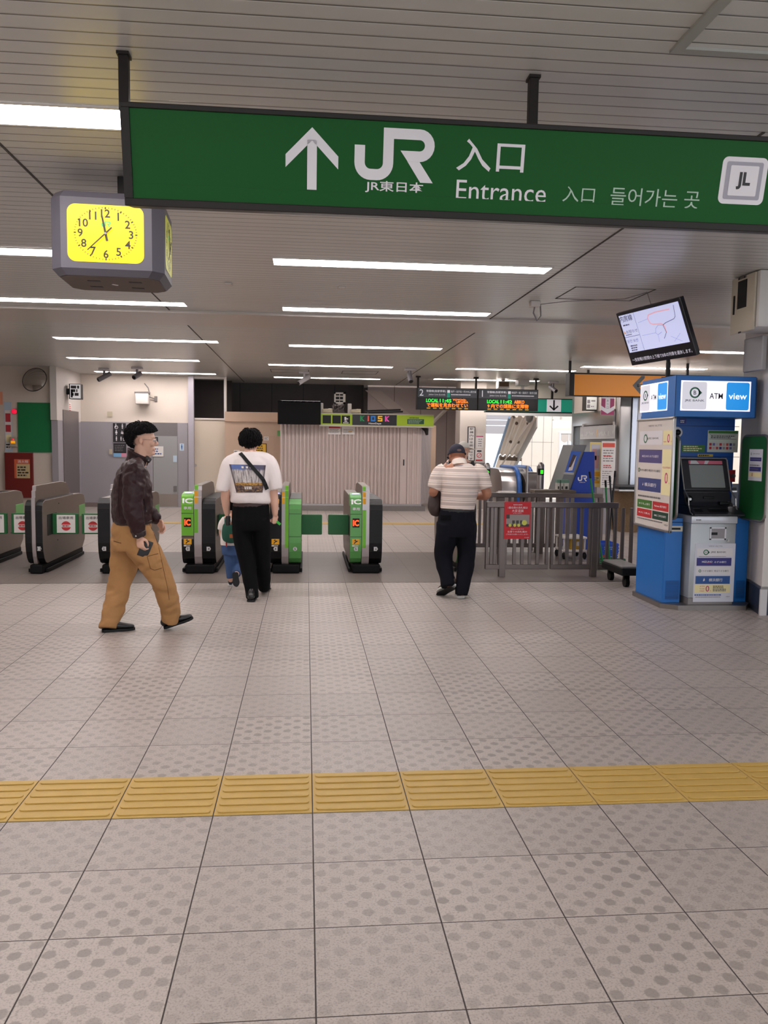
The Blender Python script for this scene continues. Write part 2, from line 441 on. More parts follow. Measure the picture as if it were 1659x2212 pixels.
struct(box('trim_14', (xd1, 19.33, 0), (xr, 19.369, zz), M_GREYP))
struct(box('baseboard_back', (PX, 19.315, 0), (xd0, 19.3299, 0.1), mat('taupe_skirting', (120, 108, 104), 0.5)))
M_LINTEL = mat('dark_lintel', (112, 108, 108), 0.5)
struct(box('trim_15', (xd0, 19.345, W(356, 942, Y=19.34).z), (xd1, 19.3685, zz), M_LINTEL))
door2 = struct(box('door_2', (xd0+0.01, 19.34, 0.0), (xd1-0.005, 19.3686, W(356, 942, Y=19.34).z-0.002), M_GREYD))
obj('kick_plate', MB().box((xd0+0.012, 19.336, 0.02), (xd1-0.007, 19.3399, W(356, 1067, Y=19.34).z)).mesh('kick_plate'), mat('kick_plate', (150, 140, 132), 0.35, 0.5), door2)
obj('door_pull', MB().box(*pbox(375, 1050, 382, 1062, 19.339, 0.0, 0.02)).mesh('door_pull'), M_LINTEL, door2)
struct(MB().box((W(407, 950, Y=19.3).x, 19.28, 0), (W(419, 950, Y=19.3).x, 19.42, CZ-0.002)).build('trim_16', mat('lilac_post', (176, 170, 178), 0.4, 0.4)))
xq0, xq1 = W(419, 950, Y=19.4).x, W(487, 950, Y=19.4).x
zq = W(450, 905, Y=19.4).z
door3 = struct(box('door_3', (xq0, 19.40, 0.005), (xq1, 19.45, zq-0.02), mat('cream_door', (204, 190, 172), 0.55)))
obj('door_handle', MB().cyl((W(421, 1005, Y=19.37).x, 19.40, W(421, 1005, Y=19.37).z), (W(421, 1005, Y=19.37).x, 19.34, W(421, 1005, Y=19.37).z), 0.035).mesh('door_handle'), M_STEEL, door3)
struct(box('trim_17', (xq0, 19.38, zq-0.02), (xq1, 19.47, zq+0.02), M_WHITE))
struct(box('trim_18', (W(484, 850, Y=19.4).x, 19.36, zq+0.02), (W(489.5, 850, Y=19.4).x, 19.44, CZ-0.002), M_WHITE))
struct(box('trim_19', (xq0, 19.38, CZ-0.06), (xq1, 19.44, CZ-0.003), M_WHITE))
# recess above that door
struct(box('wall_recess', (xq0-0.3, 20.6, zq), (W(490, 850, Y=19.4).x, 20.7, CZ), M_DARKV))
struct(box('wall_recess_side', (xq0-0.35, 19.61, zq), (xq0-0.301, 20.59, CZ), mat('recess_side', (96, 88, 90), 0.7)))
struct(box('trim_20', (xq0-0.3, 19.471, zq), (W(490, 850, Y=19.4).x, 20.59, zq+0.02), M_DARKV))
# beige board partition beside the kiosk shutter
zw = W(540, 890, Y=19.2).z
xw0, xw1 = W(486, 1000, Y=19.2).x, W(606, 1000, Y=19.2).x
struct(box('wall_partition', (xw0, 19.2, 0), (xw1, 19.3, zw), M_WOOD))
struct(MB().box((xw0, 19.17, W(540, 907, Y=19.2).z), (xw1-0.03, 19.1995, W(540, 911, Y=19.2).z)).build('trim_21', M_WOOD))
door4 = struct(box('door_4', (W(548, 1000, Y=19.19).x, 19.185, 0.02), (W(594, 1000, Y=19.19).x, 19.1995, W(570, 941, Y=19.19).z), mat('beige_board_door', (190, 160, 138), 0.6, var=0.05, vscale=4)))
obj('door_knob', MB().sphere((W(590, 994, Y=19.17).x, 19.165, W(590, 994, Y=19.17).z), 0.025).mesh('door_knob'), M_BRUSH, door4)
# deep unlit wall above the kiosk, lighter panels to its right
def panel_wall(name, x0, x1, y, z1, m, n, seam):
    o = struct(box(name, (x0, y, 0), (x1, y+0.1, z1), m))
    b = MB()
    for i in range(1, n): b.box((x0+(x1-x0)*i/n-0.008, y-0.002, 0.01), (x0+(x1-x0)*i/n+0.008, y-0.0001, z1-0.01))
    struct(b.build('panel_seams', seam, o)); return o
xs = W(790, 870, Y=22).x
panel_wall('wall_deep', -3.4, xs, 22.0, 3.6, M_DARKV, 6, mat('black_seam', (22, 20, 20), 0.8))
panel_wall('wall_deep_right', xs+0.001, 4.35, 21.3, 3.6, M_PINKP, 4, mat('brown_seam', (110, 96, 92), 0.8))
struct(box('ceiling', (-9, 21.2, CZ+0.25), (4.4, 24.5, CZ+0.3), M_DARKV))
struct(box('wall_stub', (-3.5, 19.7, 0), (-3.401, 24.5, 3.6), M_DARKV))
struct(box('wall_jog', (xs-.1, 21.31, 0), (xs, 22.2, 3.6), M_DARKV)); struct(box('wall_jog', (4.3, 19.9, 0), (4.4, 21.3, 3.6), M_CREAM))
# dado and pillar right of the kiosk
struct(box('trim_22', (W(938, 1050, Y=21.25).x, 21.25, 0), (4.35, 21.299, W(940, 1018, Y=21.25).z), M_GREYP))
pxa, pxb = W(992, 1000, Y=19.3).x, W(1047.5, 1000, Y=19.3).x
struct(box('wall_pillar', (pxa, 19.3, 0), (pxb, 19.9, CZ), mat('pillar_paint', (212, 200, 190), 0.55, var=0.03)))
zo = W(1150, 893, Y=19.5).z
struct(box('wall_over_opening', (pxb, 19.5, zo), (14, 19.62, CZ), M_CREAM))
struct(MB().box((pxb, 19.47, zo-0.06), (8.2, 19.63, zo)).box((pxb, 19.47, 0), (pxb+0.045, 19.63, zo-0.06)).build('trim_23', mat('white_metal_frame', (226, 222, 222), 0.4)))
struct(box('ceiling', (4.4, 21.2, CZ+0.0), (14, 21.6, CZ+0.15), M_WHITE))
# hall beyond the opening: bright wall with a tall window on the right, open to the sky on the left
HW = 24.5
hx0 = W(1128, 1000, Y=HW).x
wx0, wx1 = W(1209, 970, Y=HW).x, W(1246, 970, Y=HW).x
wz0, wz1 = W(1225, 1006, Y=HW).z, W(1225, 937, Y=HW).z
M_HALL = mat('hall_panel', (222, 212, 202), 0.5, var=0.03)
struct(MB().box((hx0, HW, 0), (wx0, HW+0.15, 3.4)).box((wx1, HW, 0), (14, HW+0.15, 3.4)).box((wx0, HW, 0), (wx1, HW+0.15, wz0)).box((wx0, HW, wz1), (wx1, HW+0.15, 3.4)).build('wall_hall', M_HALL))
b = MB()
for px in (1148, 1172, 1190): b.box((W(px, 1000, Y=HW).x-0.01, HW-0.002, 0.02), (W(px, 1000, Y=HW).x+0.01, HW-0.0002, 3.35))
b.box((hx0, HW-0.002, W(1160, 955, Y=HW).z-.008), (wx0-.2, HW-0.0002, W(1160, 955, Y=HW).z+.008))
struct(b.build('trim_24', mat('hall_seam', (176, 166, 160), 0.6)))
win = struct(MB().box((wx0-.05, HW-0.04, wz0-.05), (wx0, HW+.05, wz1+.05)).box((wx1, HW-0.04, wz0-.05), (wx1+.05, HW+.05, wz1+.05)).box((wx0, HW-.04, wz1), (wx1, HW+.05, wz1+.05)).box((wx0, HW-.04, wz0-.05), (wx1, HW+.05, wz0)).box(((wx0+wx1)/2-.025, HW-.03, wz0), ((wx0+wx1)/2+.025, HW+.04, wz1)).build('window_1', mat('window_frame_white', (215, 212, 212), 0.4)))
obj('pane', MB().box((wx0, HW+.06, wz0), (wx1, HW+.066, wz1)).mesh('pane'), M_GLASS, win)
sc = []
for i in range(2):
    c0 = wx0+(wx1-wx0)*(i*.5+.04); c1 = wx0+(wx1-wx0)*(i*.5+.46)
    sc.append([(c0, wz1), (c0, wz1-.2)]+[(c0+(c1-c0)*k/8, wz1-.2-.07*math.sin(PI*k/8)) for k in range(1, 8)]+[(c1, wz1-.2), (c1, wz1)])
struct(MB().prism(sc[0], .01, frame_M((0, HW-.03, 0), (1, 0, 0), (0, 0, 1))).prism(sc[1], .01, frame_M((0, HW-.03, 0), (1, 0, 0), (0, 0, 1))).build('valance', mat('valance_cloth', (196, 186, 180), .8), win))
# grey louvred building face seen through the opening
struct(MB().box((3.2, 27.6, W(1075, 908, Y=27.6).z+.9), (W(1102, 920, Y=27.6).x+1.2, 27.9, W(1075, 906, Y=27.6).z)).box((3.2, 27.55, W(1075, 918, Y=27.6).z), (W(1102, 920, Y=27.6).x+.3, 27.8, W(1075, 908, Y=27.6).z)).box((3.2, 27.55, W(1075, 937, Y=27.6).z), (W(1102, 930, Y=27.6).x+.3, 27.8, W(1075, 920, Y=27.6).z)).build('wall_beyond', mat('louvre_grey', (150, 146, 150), .6)))
# right side: pillar by the cash machine and the far right wall
qa = W(1642, 1329, Z=0); qb = W(1618, 1310, Z=0)
M_PIL = mat('right_pillar_paint', (214, 206, 200), 0.45, var=0.02)
PLX, PLY = qa.x, qa.y
def pil(o_): return [(PLX-o_, PLY-o_), (PLX+1.6, PLY-o_), (PLX+1.6, PLY+.8), (qb.x-o_, qb.y+.3), (qb.x-o_, qb.y-o_*.3)]
struct(MB().prism(pil(0), CZ, Matrix.Translation((0, 0, CZ))).build('wall_right_pillar', M_PIL))
struct(MB().prism(pil(.012), .24, Matrix.Translation((0, 0, .24))).build('baseboard_right', mat('dark_blue_skirting', (44, 50, 66), .4)))
struct(MB().prism(pil(.016), .022, Matrix.Translation((0, 0, .2622))).build('trim_25', M_BRUSH))
struct(MB().box((PLX-.016, PLY-.017, 0.0), (PLX+.05, PLY+.0, .24)).build('trim_26', mat('corner_guard', (205, 200, 200), .4)))
struct(box('wall_right', (13.9, 8.5, 0), (14, 34, CZ), M_WHITE))

# ---- ceiling light strips
M_LAMP = mat('lamp_diffuser', (255, 246, 244), 0.5, emit=LAMP)
M_LHOUS = mat('lamp_housing', (210, 205, 200), 0.5)
M_DAY = None
strips = []
def strip(x0, x1, y, label):
    t = thing('ceiling_light', label, 'ceiling light', ((x0+x1)/2, y, CZ), 'recessed strip lights in the ceiling')
    MB().box((x0-.012, y-.14, CZ-.008), (x1+.012, y-.122, CZ-.0005)).box((x0-.012, y+.122, CZ-.008), (x1+.012, y+.14, CZ-.0005)).box((x0-.012, y-.1219, CZ-.008), (x0, y+.1219, CZ-.0005)).box((x1, y-.1219, CZ-.008), (x1+.012, y+.1219, CZ-.0005)).build('frame', M_LHOUS, t)
    MB().box((x0, y-.1215, CZ-.006), (x1, y+.1215, CZ-.0006)).build('diffuser', M_LAMP, t)
LS = [(-2.75, -0.55, 4.13, 'largest bright strip light at the upper left, running behind the green sign'),
 (-3.76, -1.4, 7.04, 'strip light at the left edge running behind the yellow clock'),
 (-3.72, -1.34, 9.4, 'strip light at the left just in front of the pale ceiling band'),
 (-3.73, -1.34, 12.75, 'strip light at the left just beyond the pale ceiling band'),
 (-4.37, -2.0, 15.72, 'left strip light, second row beyond the pale ceiling band'),
 (-4.61, -2.01, 18.66, 'left strip light beside the two ceiling cameras near the back wall'),
 (-0.28, 2.08, 7.08, 'long strip light in the middle, nearest below the green sign'),
 (-0.27, 2.1, 9.5, 'middle strip light just in front of the pale ceiling band'),
 (-0.27, 2.12, 12.97, 'middle strip light just beyond the pale ceiling band'),
 (-0.73, 1.68, 16.17, 'middle strip light, second row beyond the pale band, nearer than the white camera'),
 (-0.74, 1.7, 19.15, 'middle strip light behind the white camera, in front of the dark kiosk top'),
 (2.95, 5.35, 16.15, 'right strip light ending above the black departure boards'),
 (2.91, 5.36, 18.75, 'right strip light crossing behind the hangers of the departure boards'),
 (5.2, 6.54, 20.15, 'short far strip light above the teal sign with a down arrow'),
 (5.18, 7.6, 15.2, 'right strip light above the orange sign and behind the screen')]
for a in LS: strip(*a)
def strip_unseen(x0, x1, y): strip(x0, x1, y, 'unseen strip light continuing the ceiling rows')
for y in (1.2, -1.8, -4.8):
    strip_unseen(-2.75, -0.4, y); strip_unseen(1.9, 4.2, y)
strip_unseen(5.4, 7.8, 9.5); strip_unseen(5.4, 7.8, 12.5)  # two strips added ahead on the right, kept for their light
# ================================================================= TACTILE PAVING
M_TACT = mat('tactile_yellow', (190, 157, 82), 0.5, var=0.09, vscale=14, bump=0.15, bscale=200)
_tm = MB()
_tm.box((0.0025, 0.001, 0.0), (0.3975, 0.399, 0.003))
for k in range(6):
    yc = 0.034+k*0.0665
    prof = RR(0.014, yc-0.0155, 0.386, yc+0.0155, 0.0154, 6)
    _tm.prism(prof, 0.0055, Matrix.Translation((0, 0, 0.0085)), bev=0.002, seg=2)
_tme = _tm.mesh('tactile_block')
ordw = ['first', 'second', 'third', 'fourth', 'fifth', 'sixth', 'seventh', 'eighth', 'ninth', 'tenth', 'eleventh']
k = 0
for i in range(-4, 6):
    o = obj('tactile_block', _tme if k == 0 else _tme, M_TACT if k == 0 else None)
    o.location = (TX0+i*TS, TY0, 0.0002)
    tag(o, 'yellow ribbed tactile paving block, %s from the left in the near row' % ordw[k], 'tactile paving', 'yellow tactile blocks across the near floor'); k += 1
for p in _tme.polygons: p.use_smooth = False
# thin far line of the same paving beyond the gates
fy = W(380, 1130, Z=0).y
tag(box('tactile_strip', (-3.9, fy-.1, 0.0005), (4.2, fy+.2, 0.006), M_TACT), 'thin yellow tactile strip crossing the floor beyond the ticket gates', 'tactile paving')

# ================================================================= GREEN OVERHEAD SIGN
M_SGREEN = mat('sign_green', (8, 84, 26), 0.4, spec=0.15)
M_SWHITE = mat('sign_white', (226, 222, 226), 0.35)
M_SPALE = mat('sign_pale_green', (170, 196, 176), 0.4)
sg_l = (W(257, 219, Y=3.385)+W(272, 444, Y=3.465))/2
SB = W(272, 444, Y=3.465); ST = W(257, 219, Y=3.385)
loc = Vector((0.6, 3.45, 2.42))
sign = thing('hanging_sign', 'long green hanging entrance sign with white arrow and lettering across the top', 'sign', loc)
ud = Vector((0, ST.y-SB.y, ST.z-SB.z)).normalized()
xd = Vector((math.cos(math.radians(.45)), math.sin(math.radians(.45)), 0))
SX0 = -0.728; SW = 3.2
SH = (ST-SB).length
MS = frame_M((SX0, (ST.y+SB.y)/2, (ST.z+SB.z)/2), xd, ud)      # local x along the sign, y up, z to the viewer
def sxy(px, py):
    """photo pixel -> local sign coordinates"""
    d = C_F + C_R*((px-IW/2)/F_PX) - C_U*((py-IH/2)/F_PX)
    n = MS.to_3x3() @ Vector((0, 0, 1)); o = MS.translation
    p = C_O + d*((o-C_O).dot(n)/d.dot(n)); return (MS.inverted() @ p)
MB().box((0, -SH/2, -0.16), (SW, SH/2, -0.012), 0.006).build('body', M_DKFRAME, sign); sign.children[-1].matrix_parent_inverse
b = sign.children[-1]; b.data.transform(MS)
gt, gb = sxy(272, 232).y, sxy(272, 427).y
fr = MB().box((0, gt, -0.0119), (SW, SH/2, 0.01), .003).box((0, -SH/2, -0.0119), (SW, gb, 0.012), .003).box((0, gb, -0.0119), (0.034, gt, 0.01)).box((SW-.034, gb, -0.0119), (SW, gt, 0.01)).build('frame', M_DKFRAME, sign)
fr.data.transform(MS)
pn = MB().box((0.034, gb+.055, -0.0118), (SW-0.034, gt, 0.0)).box((0.034, gb, -0.0118), (SW-0.034, gb+.0548, 0.002)).build('panel', M_SGREEN, sign); pn.data.transform(MS)
def at_sign(px, py): p = sxy(px, py); return MS @ Matrix.Translation((p.x, p.y, 0))
def sz(px0, py0, px1, py1): a = sxy(px0, py0); c = sxy(px1, py1); return (c-a).length
# arrow
c = sxy(674, 343); hh = sz(674, 276, 674, 411); ww = sz(617, 340, 731, 345); s2 = ww/2; tt = hh*0.165
A = [[(-tt/2, -hh/2), (tt/2, -hh/2), (tt/2, hh/2-tt*1.2), (-tt/2, hh/2-tt*1.2)],
     [(0, hh/2), (-s2, hh/2-s2*.98), (-s2, hh/2-s2*.98-tt*1.25), (0, hh/2-tt*1.25)], [(0, hh/2), (0, hh/2-tt*1.25), (s2, hh/2-s2*.98-tt*1.25), (s2, hh/2-s2*.98)]]
flat(A, M_SWHITE, sign, MS @ Matrix.Translation((c.x, c.y, 0)), 'arrow')
jr_mark(M_SWHITE, sign, at_sign(852, 335), sz(766, 335, 938, 341))
text('JR東日本', M_SWHITE, sign, at_sign(852, 405), w=sz(789, 404, 915, 406), h=sz(852, 393, 852, 419), bold=0.012)
text('入口', M_SWHITE, sign, at_sign(1060, 337), w=sz(988, 335, 1134, 341), h=sz(1060, 303, 1060, 372), bold=0.006)
text('Entrance', M_SWHITE, sign, at_sign(1083, 414), w=sz(986, 410, 1180, 417), h=sz(1000, 391, 1000, 434), bold=0.0)
text('入口', M_SPALE, sign, at_sign(1250, 420), w=sz(1216, 419, 1285, 421), h=sz(1250, 404, 1250, 437))
text('들어가는 곳', M_SPALE, sign, at_sign(1415, 428), w=sz(1319, 424, 1511, 432), h=sz(1415, 408, 1415, 447))
c = sxy(1605, 391); w2 = sz(1558, 391, 1656, 393)/2; h2 = sz(1605, 341, 1605, 442)/2
MJ = MS @ Matrix.Translation((c.x, c.y, 0))
flat([RR(-w2, -h2, w2, h2, w2*.25)], M_SWHITE, sign, MJ, 'route_badge')
flat([RR(-w2*.8, -h2*.8, w2*.8, h2*.8, w2*.08)], mat('badge_grey', (160, 156, 168), .4), sign, MJ, 'route_badge_ring', 0.002)
flat([RR(-w2*.62, -h2*.64, w2*.62, h2*.64, w2*.05)], M_SWHITE, sign, MJ, 'route_badge_face', 0.003)
text('JL', mat('badge_black', (28, 26, 30), .5), sign, MJ, h=h2*.74, bold=0.04, dz=.004)
for (px, py) in ((273, 128), (1144, 180)):
    t = W(px, py, Z=CZ); zt = ST.z-.0
    yb = ST.y+.075
    hp = MB().box((t.x-.019, yb-.02, zt-.01), (t.x+.019, yb+.02, CZ), .003).box((t.x-.024, yb-.03, CZ-.012), (t.x+.024, yb+.03, CZ)).build('hanger', M_DKFRAME, sign)

# ================================================================= YELLOW CLOCK
M_CLK = mat('clock_case', (84, 81, 90), 0.5, bump=.08, bscale=300)
M_CLKB = mat('clock_underside', (92, 78, 72), 0.6, var=.1)
M_CLKF = mat('clock_face_lit', (250, 220, 0), 0.4, emit=0.42)
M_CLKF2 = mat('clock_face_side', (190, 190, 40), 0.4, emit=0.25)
M_CINK = mat('clock_ink', (40, 36, 14), 0.5)
CYF = 4.78
cl = W(209, 500, Y=CYF); 
fl_, fr_ = W(129, 505, Y=CYF).x, W(322, 510, Y=CYF).x        # front facet
zt_, zb_ = W(225, 428, Y=CYF).z, W(225, 583, Y=CYF).z
CWD = fr_-fl_+0.13; CD = 0.5
ccx = (fl_+fr_)/2-0.003
clock = thing('station_clock', 'grey boxed hanging station clock with a glowing yellow face', 'clock', (ccx, CYF+CD/2, zb_-.03), rotz=0, local=True)
yaw = math.radians(3.0)
clock.rotation_euler = (0, 0, yaw)
hw = CWD/2; hd = CD/2; H0 = 0.0; H1 = zt_-zb_+.065
# case: octagonal plan, bevelled bottom and top edges
ch = 0.062
plan = [(-hw+ch, -hd), (hw-ch, -hd), (hw, -hd+ch), (hw, hd-ch), (hw-ch, hd), (-hw+ch, hd), (-hw, hd-ch), (-hw, -hd+ch)]
bm = bmesh.new(); rings = []
for z, s in ((0.0, 0.90), (0.035, 1.0), (H1-.035, 1.0), (H1, 0.93)):
    rings.append([bm.verts.new((x*s, y*s, z)) for x, y in plan])
for a, b in zip(rings, rings[1:]):
    for k in range(8): bm.faces.new((a[k], a[(k+1) % 8], b[(k+1) % 8], b[k]))
bm.faces.new(list(reversed(rings[0]))); bm.faces.new(rings[-1])
me = bpy.data.meshes.new('case'); bm.to_mesh(me); bm.free(); obj('case', me, M_CLK, clock)
b = MB().prism([(x*.88, y*.88) for x, y in plan], .004, Matrix.Translation((0, 0, 0.0005)))
b.build('underside', M_CLKB, clock)
b = MB()
for x, y in ((-.10, -.09), (.13, -.09), (-.12, .09), (.12, .09)): MB().box((x-.035, y-.018, -.0055), (x+.035, y+.018, -.0036)).build('vent_slot', M_BLACK, clock)
MB().box((-.018, -.006, -.006), (.018, .006, -.0036), M=Matrix.Rotation(math.radians(40), 4, 'Z')).build('pull_tab', M_PAPER, clock)
def face(M, w, h, fm, name, full):
    f = flat([RR(-w/2, -h/2, w/2, h/2, .045)], fm, clock, M, name, .002)
    r = h/2*.93; rx = w/2*.80 if full else r
    rx = w/2*.83 if full else w/2*.8
    pl = []
    for k in range(60):
        a = PI/2-2*PI*k/60; c_, s_ = math.cos(a), math.sin(a)
        L = .012 if k % 5 == 0 else .009; wd = .0038 if k % 5 == 0 else .0016
        p = Vector((rx*c_, r*s_)); d = Vector((c_, s_)); n = Vector((-s_, c_))
        pl.append([tuple(p-n*wd), tuple(p+n*wd), tuple(p-d*L+n*wd), tuple(p-d*L-n*wd)])
    flat(pl, M_CINK, f, M, 'minute_marks', .003)
    for k in range(1, 13):
        a = PI/2-2*PI*k/12
        text(str(k), M_CINK, f, M @ Matrix.Translation((rx*.80*math.cos(a), r*.76*math.sin(a), 0)), h=.045, bold=.02, name='numeral', dz=.003)
    jr_mark(mat('clock_mark_green', (70, 190, 110), .5, emit=.3), f, M @ Matrix.Translation((.002, r*.36, 0)), .05, 'railway_mark', .003)
    def hand(ang, L, tail, wd, dz, nm):
        a = math.radians(90-ang); d = Vector((math.cos(a), math.sin(a))); n = Vector((-d.y, d.x))
        pts = [tuple(-d*tail+n*wd), tuple(-d*tail-n*wd), tuple(d*L-n*wd*.7), tuple(d*L+n*wd*.7)]
        hb = MB().prism(pts[::-1], .003, M @ Matrix.Translation((0, 0, dz))); hb.build(nm, M_CINK, f)
    hand(349, .098, .040, .0062, .010, 'hour_hand'); hand(226, .135, .048, .0036, .015, 'minute_hand')
    flat([disc(0, 0, .006)], M_STEEL, f, M, 'hub', .0155)
fw = W(305, 508, Y=CYF).x-W(141, 505, Y=CYF).x; fh = W(225, 443, Y=CYF).z-W(225, 567, Y=CYF).z
fcx = (W(305, 508, Y=CYF).x+W(141, 505, Y=CYF).x)/2-ccx
fcz = (W(225, 443, Y=CYF).z+W(225, 567, Y=CYF).z)/2-(zb_-.03)
face(frame_M((fcx, -hd, fcz), (1, 0, 0), (0, 0, 1)), fw, fh, M_CLKF, 'dial', True)
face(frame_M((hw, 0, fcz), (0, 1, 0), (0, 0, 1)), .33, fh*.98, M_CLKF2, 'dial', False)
zc0 = zb_-.03+H1
MB().box((-.025+.05, -.03, H1-.002), (.025+.05, .03, CZ-(zb_-.03)), .004).build('hanger', M_DKFRAME, clock)

# ================================================================= TICKET GATES
M_GLIME = mat('gate_lime', (104, 176, 34), 0.35)
M_GGREEN = mat('gate_green', (92, 158, 84), 0.35, var=.03)
M_GBLK = mat('gate_black', (15, 15, 17), 0.4, spec=.3, var=.05)
M_GSIDE = mat('gate_side_steel', (112, 99, 90), 0.42, 0.4, var=.05, vscale=20)
M_GSIL = mat('gate_silver', (176, 168, 168), 0.28, 0.75)
M_GBASE = mat('gate_base', (9, 9, 10), 0.6, spec=.2)
M_LED = mat('led_orange', (255, 70, 20), 0.5, emit=2.2)
M_DISC = mat('reader_disc_blue', (168, 160, 255), 0.3, emit=0.75)
M_FLAP = mat('gate_flap_green', (14, 92, 42), 0.5)
M_BADGE = mat('lane_badge', (196, 196, 196), 0.45)
GL = 1.78
def side_profile(top, r0=.2, slope=0.0):
    """YZ outline of a gate housing: rounded bottom front, rounded top front, running back"""
    p = [(.16, .11), (.10, .13), (.05, .18), (.015, .26), (0, .36)]
    p += [(0, top-.11), (.012, top-.055), (.045, top-.02), (.10, top)]
    p += [(GL-.25, top), (GL-.06, top-.03), (GL, top-.10), (GL, .36), (GL-.04, .2), (GL-.16, .11)]
    return p
MYZ = Matrix(((0, 0, 1, 0), (1, 0, 0, 0), (0, 1, 0, 0), (0, 0, 0, 1)))     # local (y,z) outline -> world, depth along -x
def slab(b, x0, x1, prof):
    b.prism(prof, x1-x0, Matrix.Translation((x1, 0, 0)) @ MYZ, bev=.004, seg=1)
def cut_prof(prof, z0, z1, ymax):
    """front strip of an outline between two heights: just an offset skin"""
    return prof
def skin(b, x0, x1, z0, z1, prof, off=.004, ymax=.6):
    """thin front skin following the outline between heights z0..z1"""
    pts = [p for p in prof if p[0] < ymax]
    # densify
    dp = []
    for a, c in zip(pts, pts[1:]):
        for k in range(10): dp.append((a[0]+(c[0]-a[0])*k/10, a[1]+(c[1]-a[1])*k/10))
    dp.append(pts[-1]); dp = [p for p in dp if z0 <= p[1] <= z1]
    for a, c in zip(dp, dp[1:]):
        d = Vector((c[0]-a[0], c[1]-a[1])); n = Vector((-d.y, d.x)).normalized()*off
        b.quad((x0, a[0]+n.x, a[1]+n.y), (x1, a[0]+n.x, a[1]+n.y), (x1, c[0]+n.x, c[1]+n.y), (x0, c[0]+n.x, c[1]+n.y))
def badge(num, parent, x, y, z, left):
    s = .024
    P = [(-s, 0), (-s*.5, s), (s, s), (s, -s), (-s*.5, -s)]
    if not left: P = [(-a, c) for a, c in P]
    if left is None: P = disc(0, 0, s, 8)
    M = frame_M((x, y, z), (1, 0, 0), (0, 0, 1))
    f = flat([P], M_BADGE, parent, M, 'lane_badge', .003)
    text(num, M_INK, f, M, h=.028, bold=.02, name='lane_number', dz=.004)
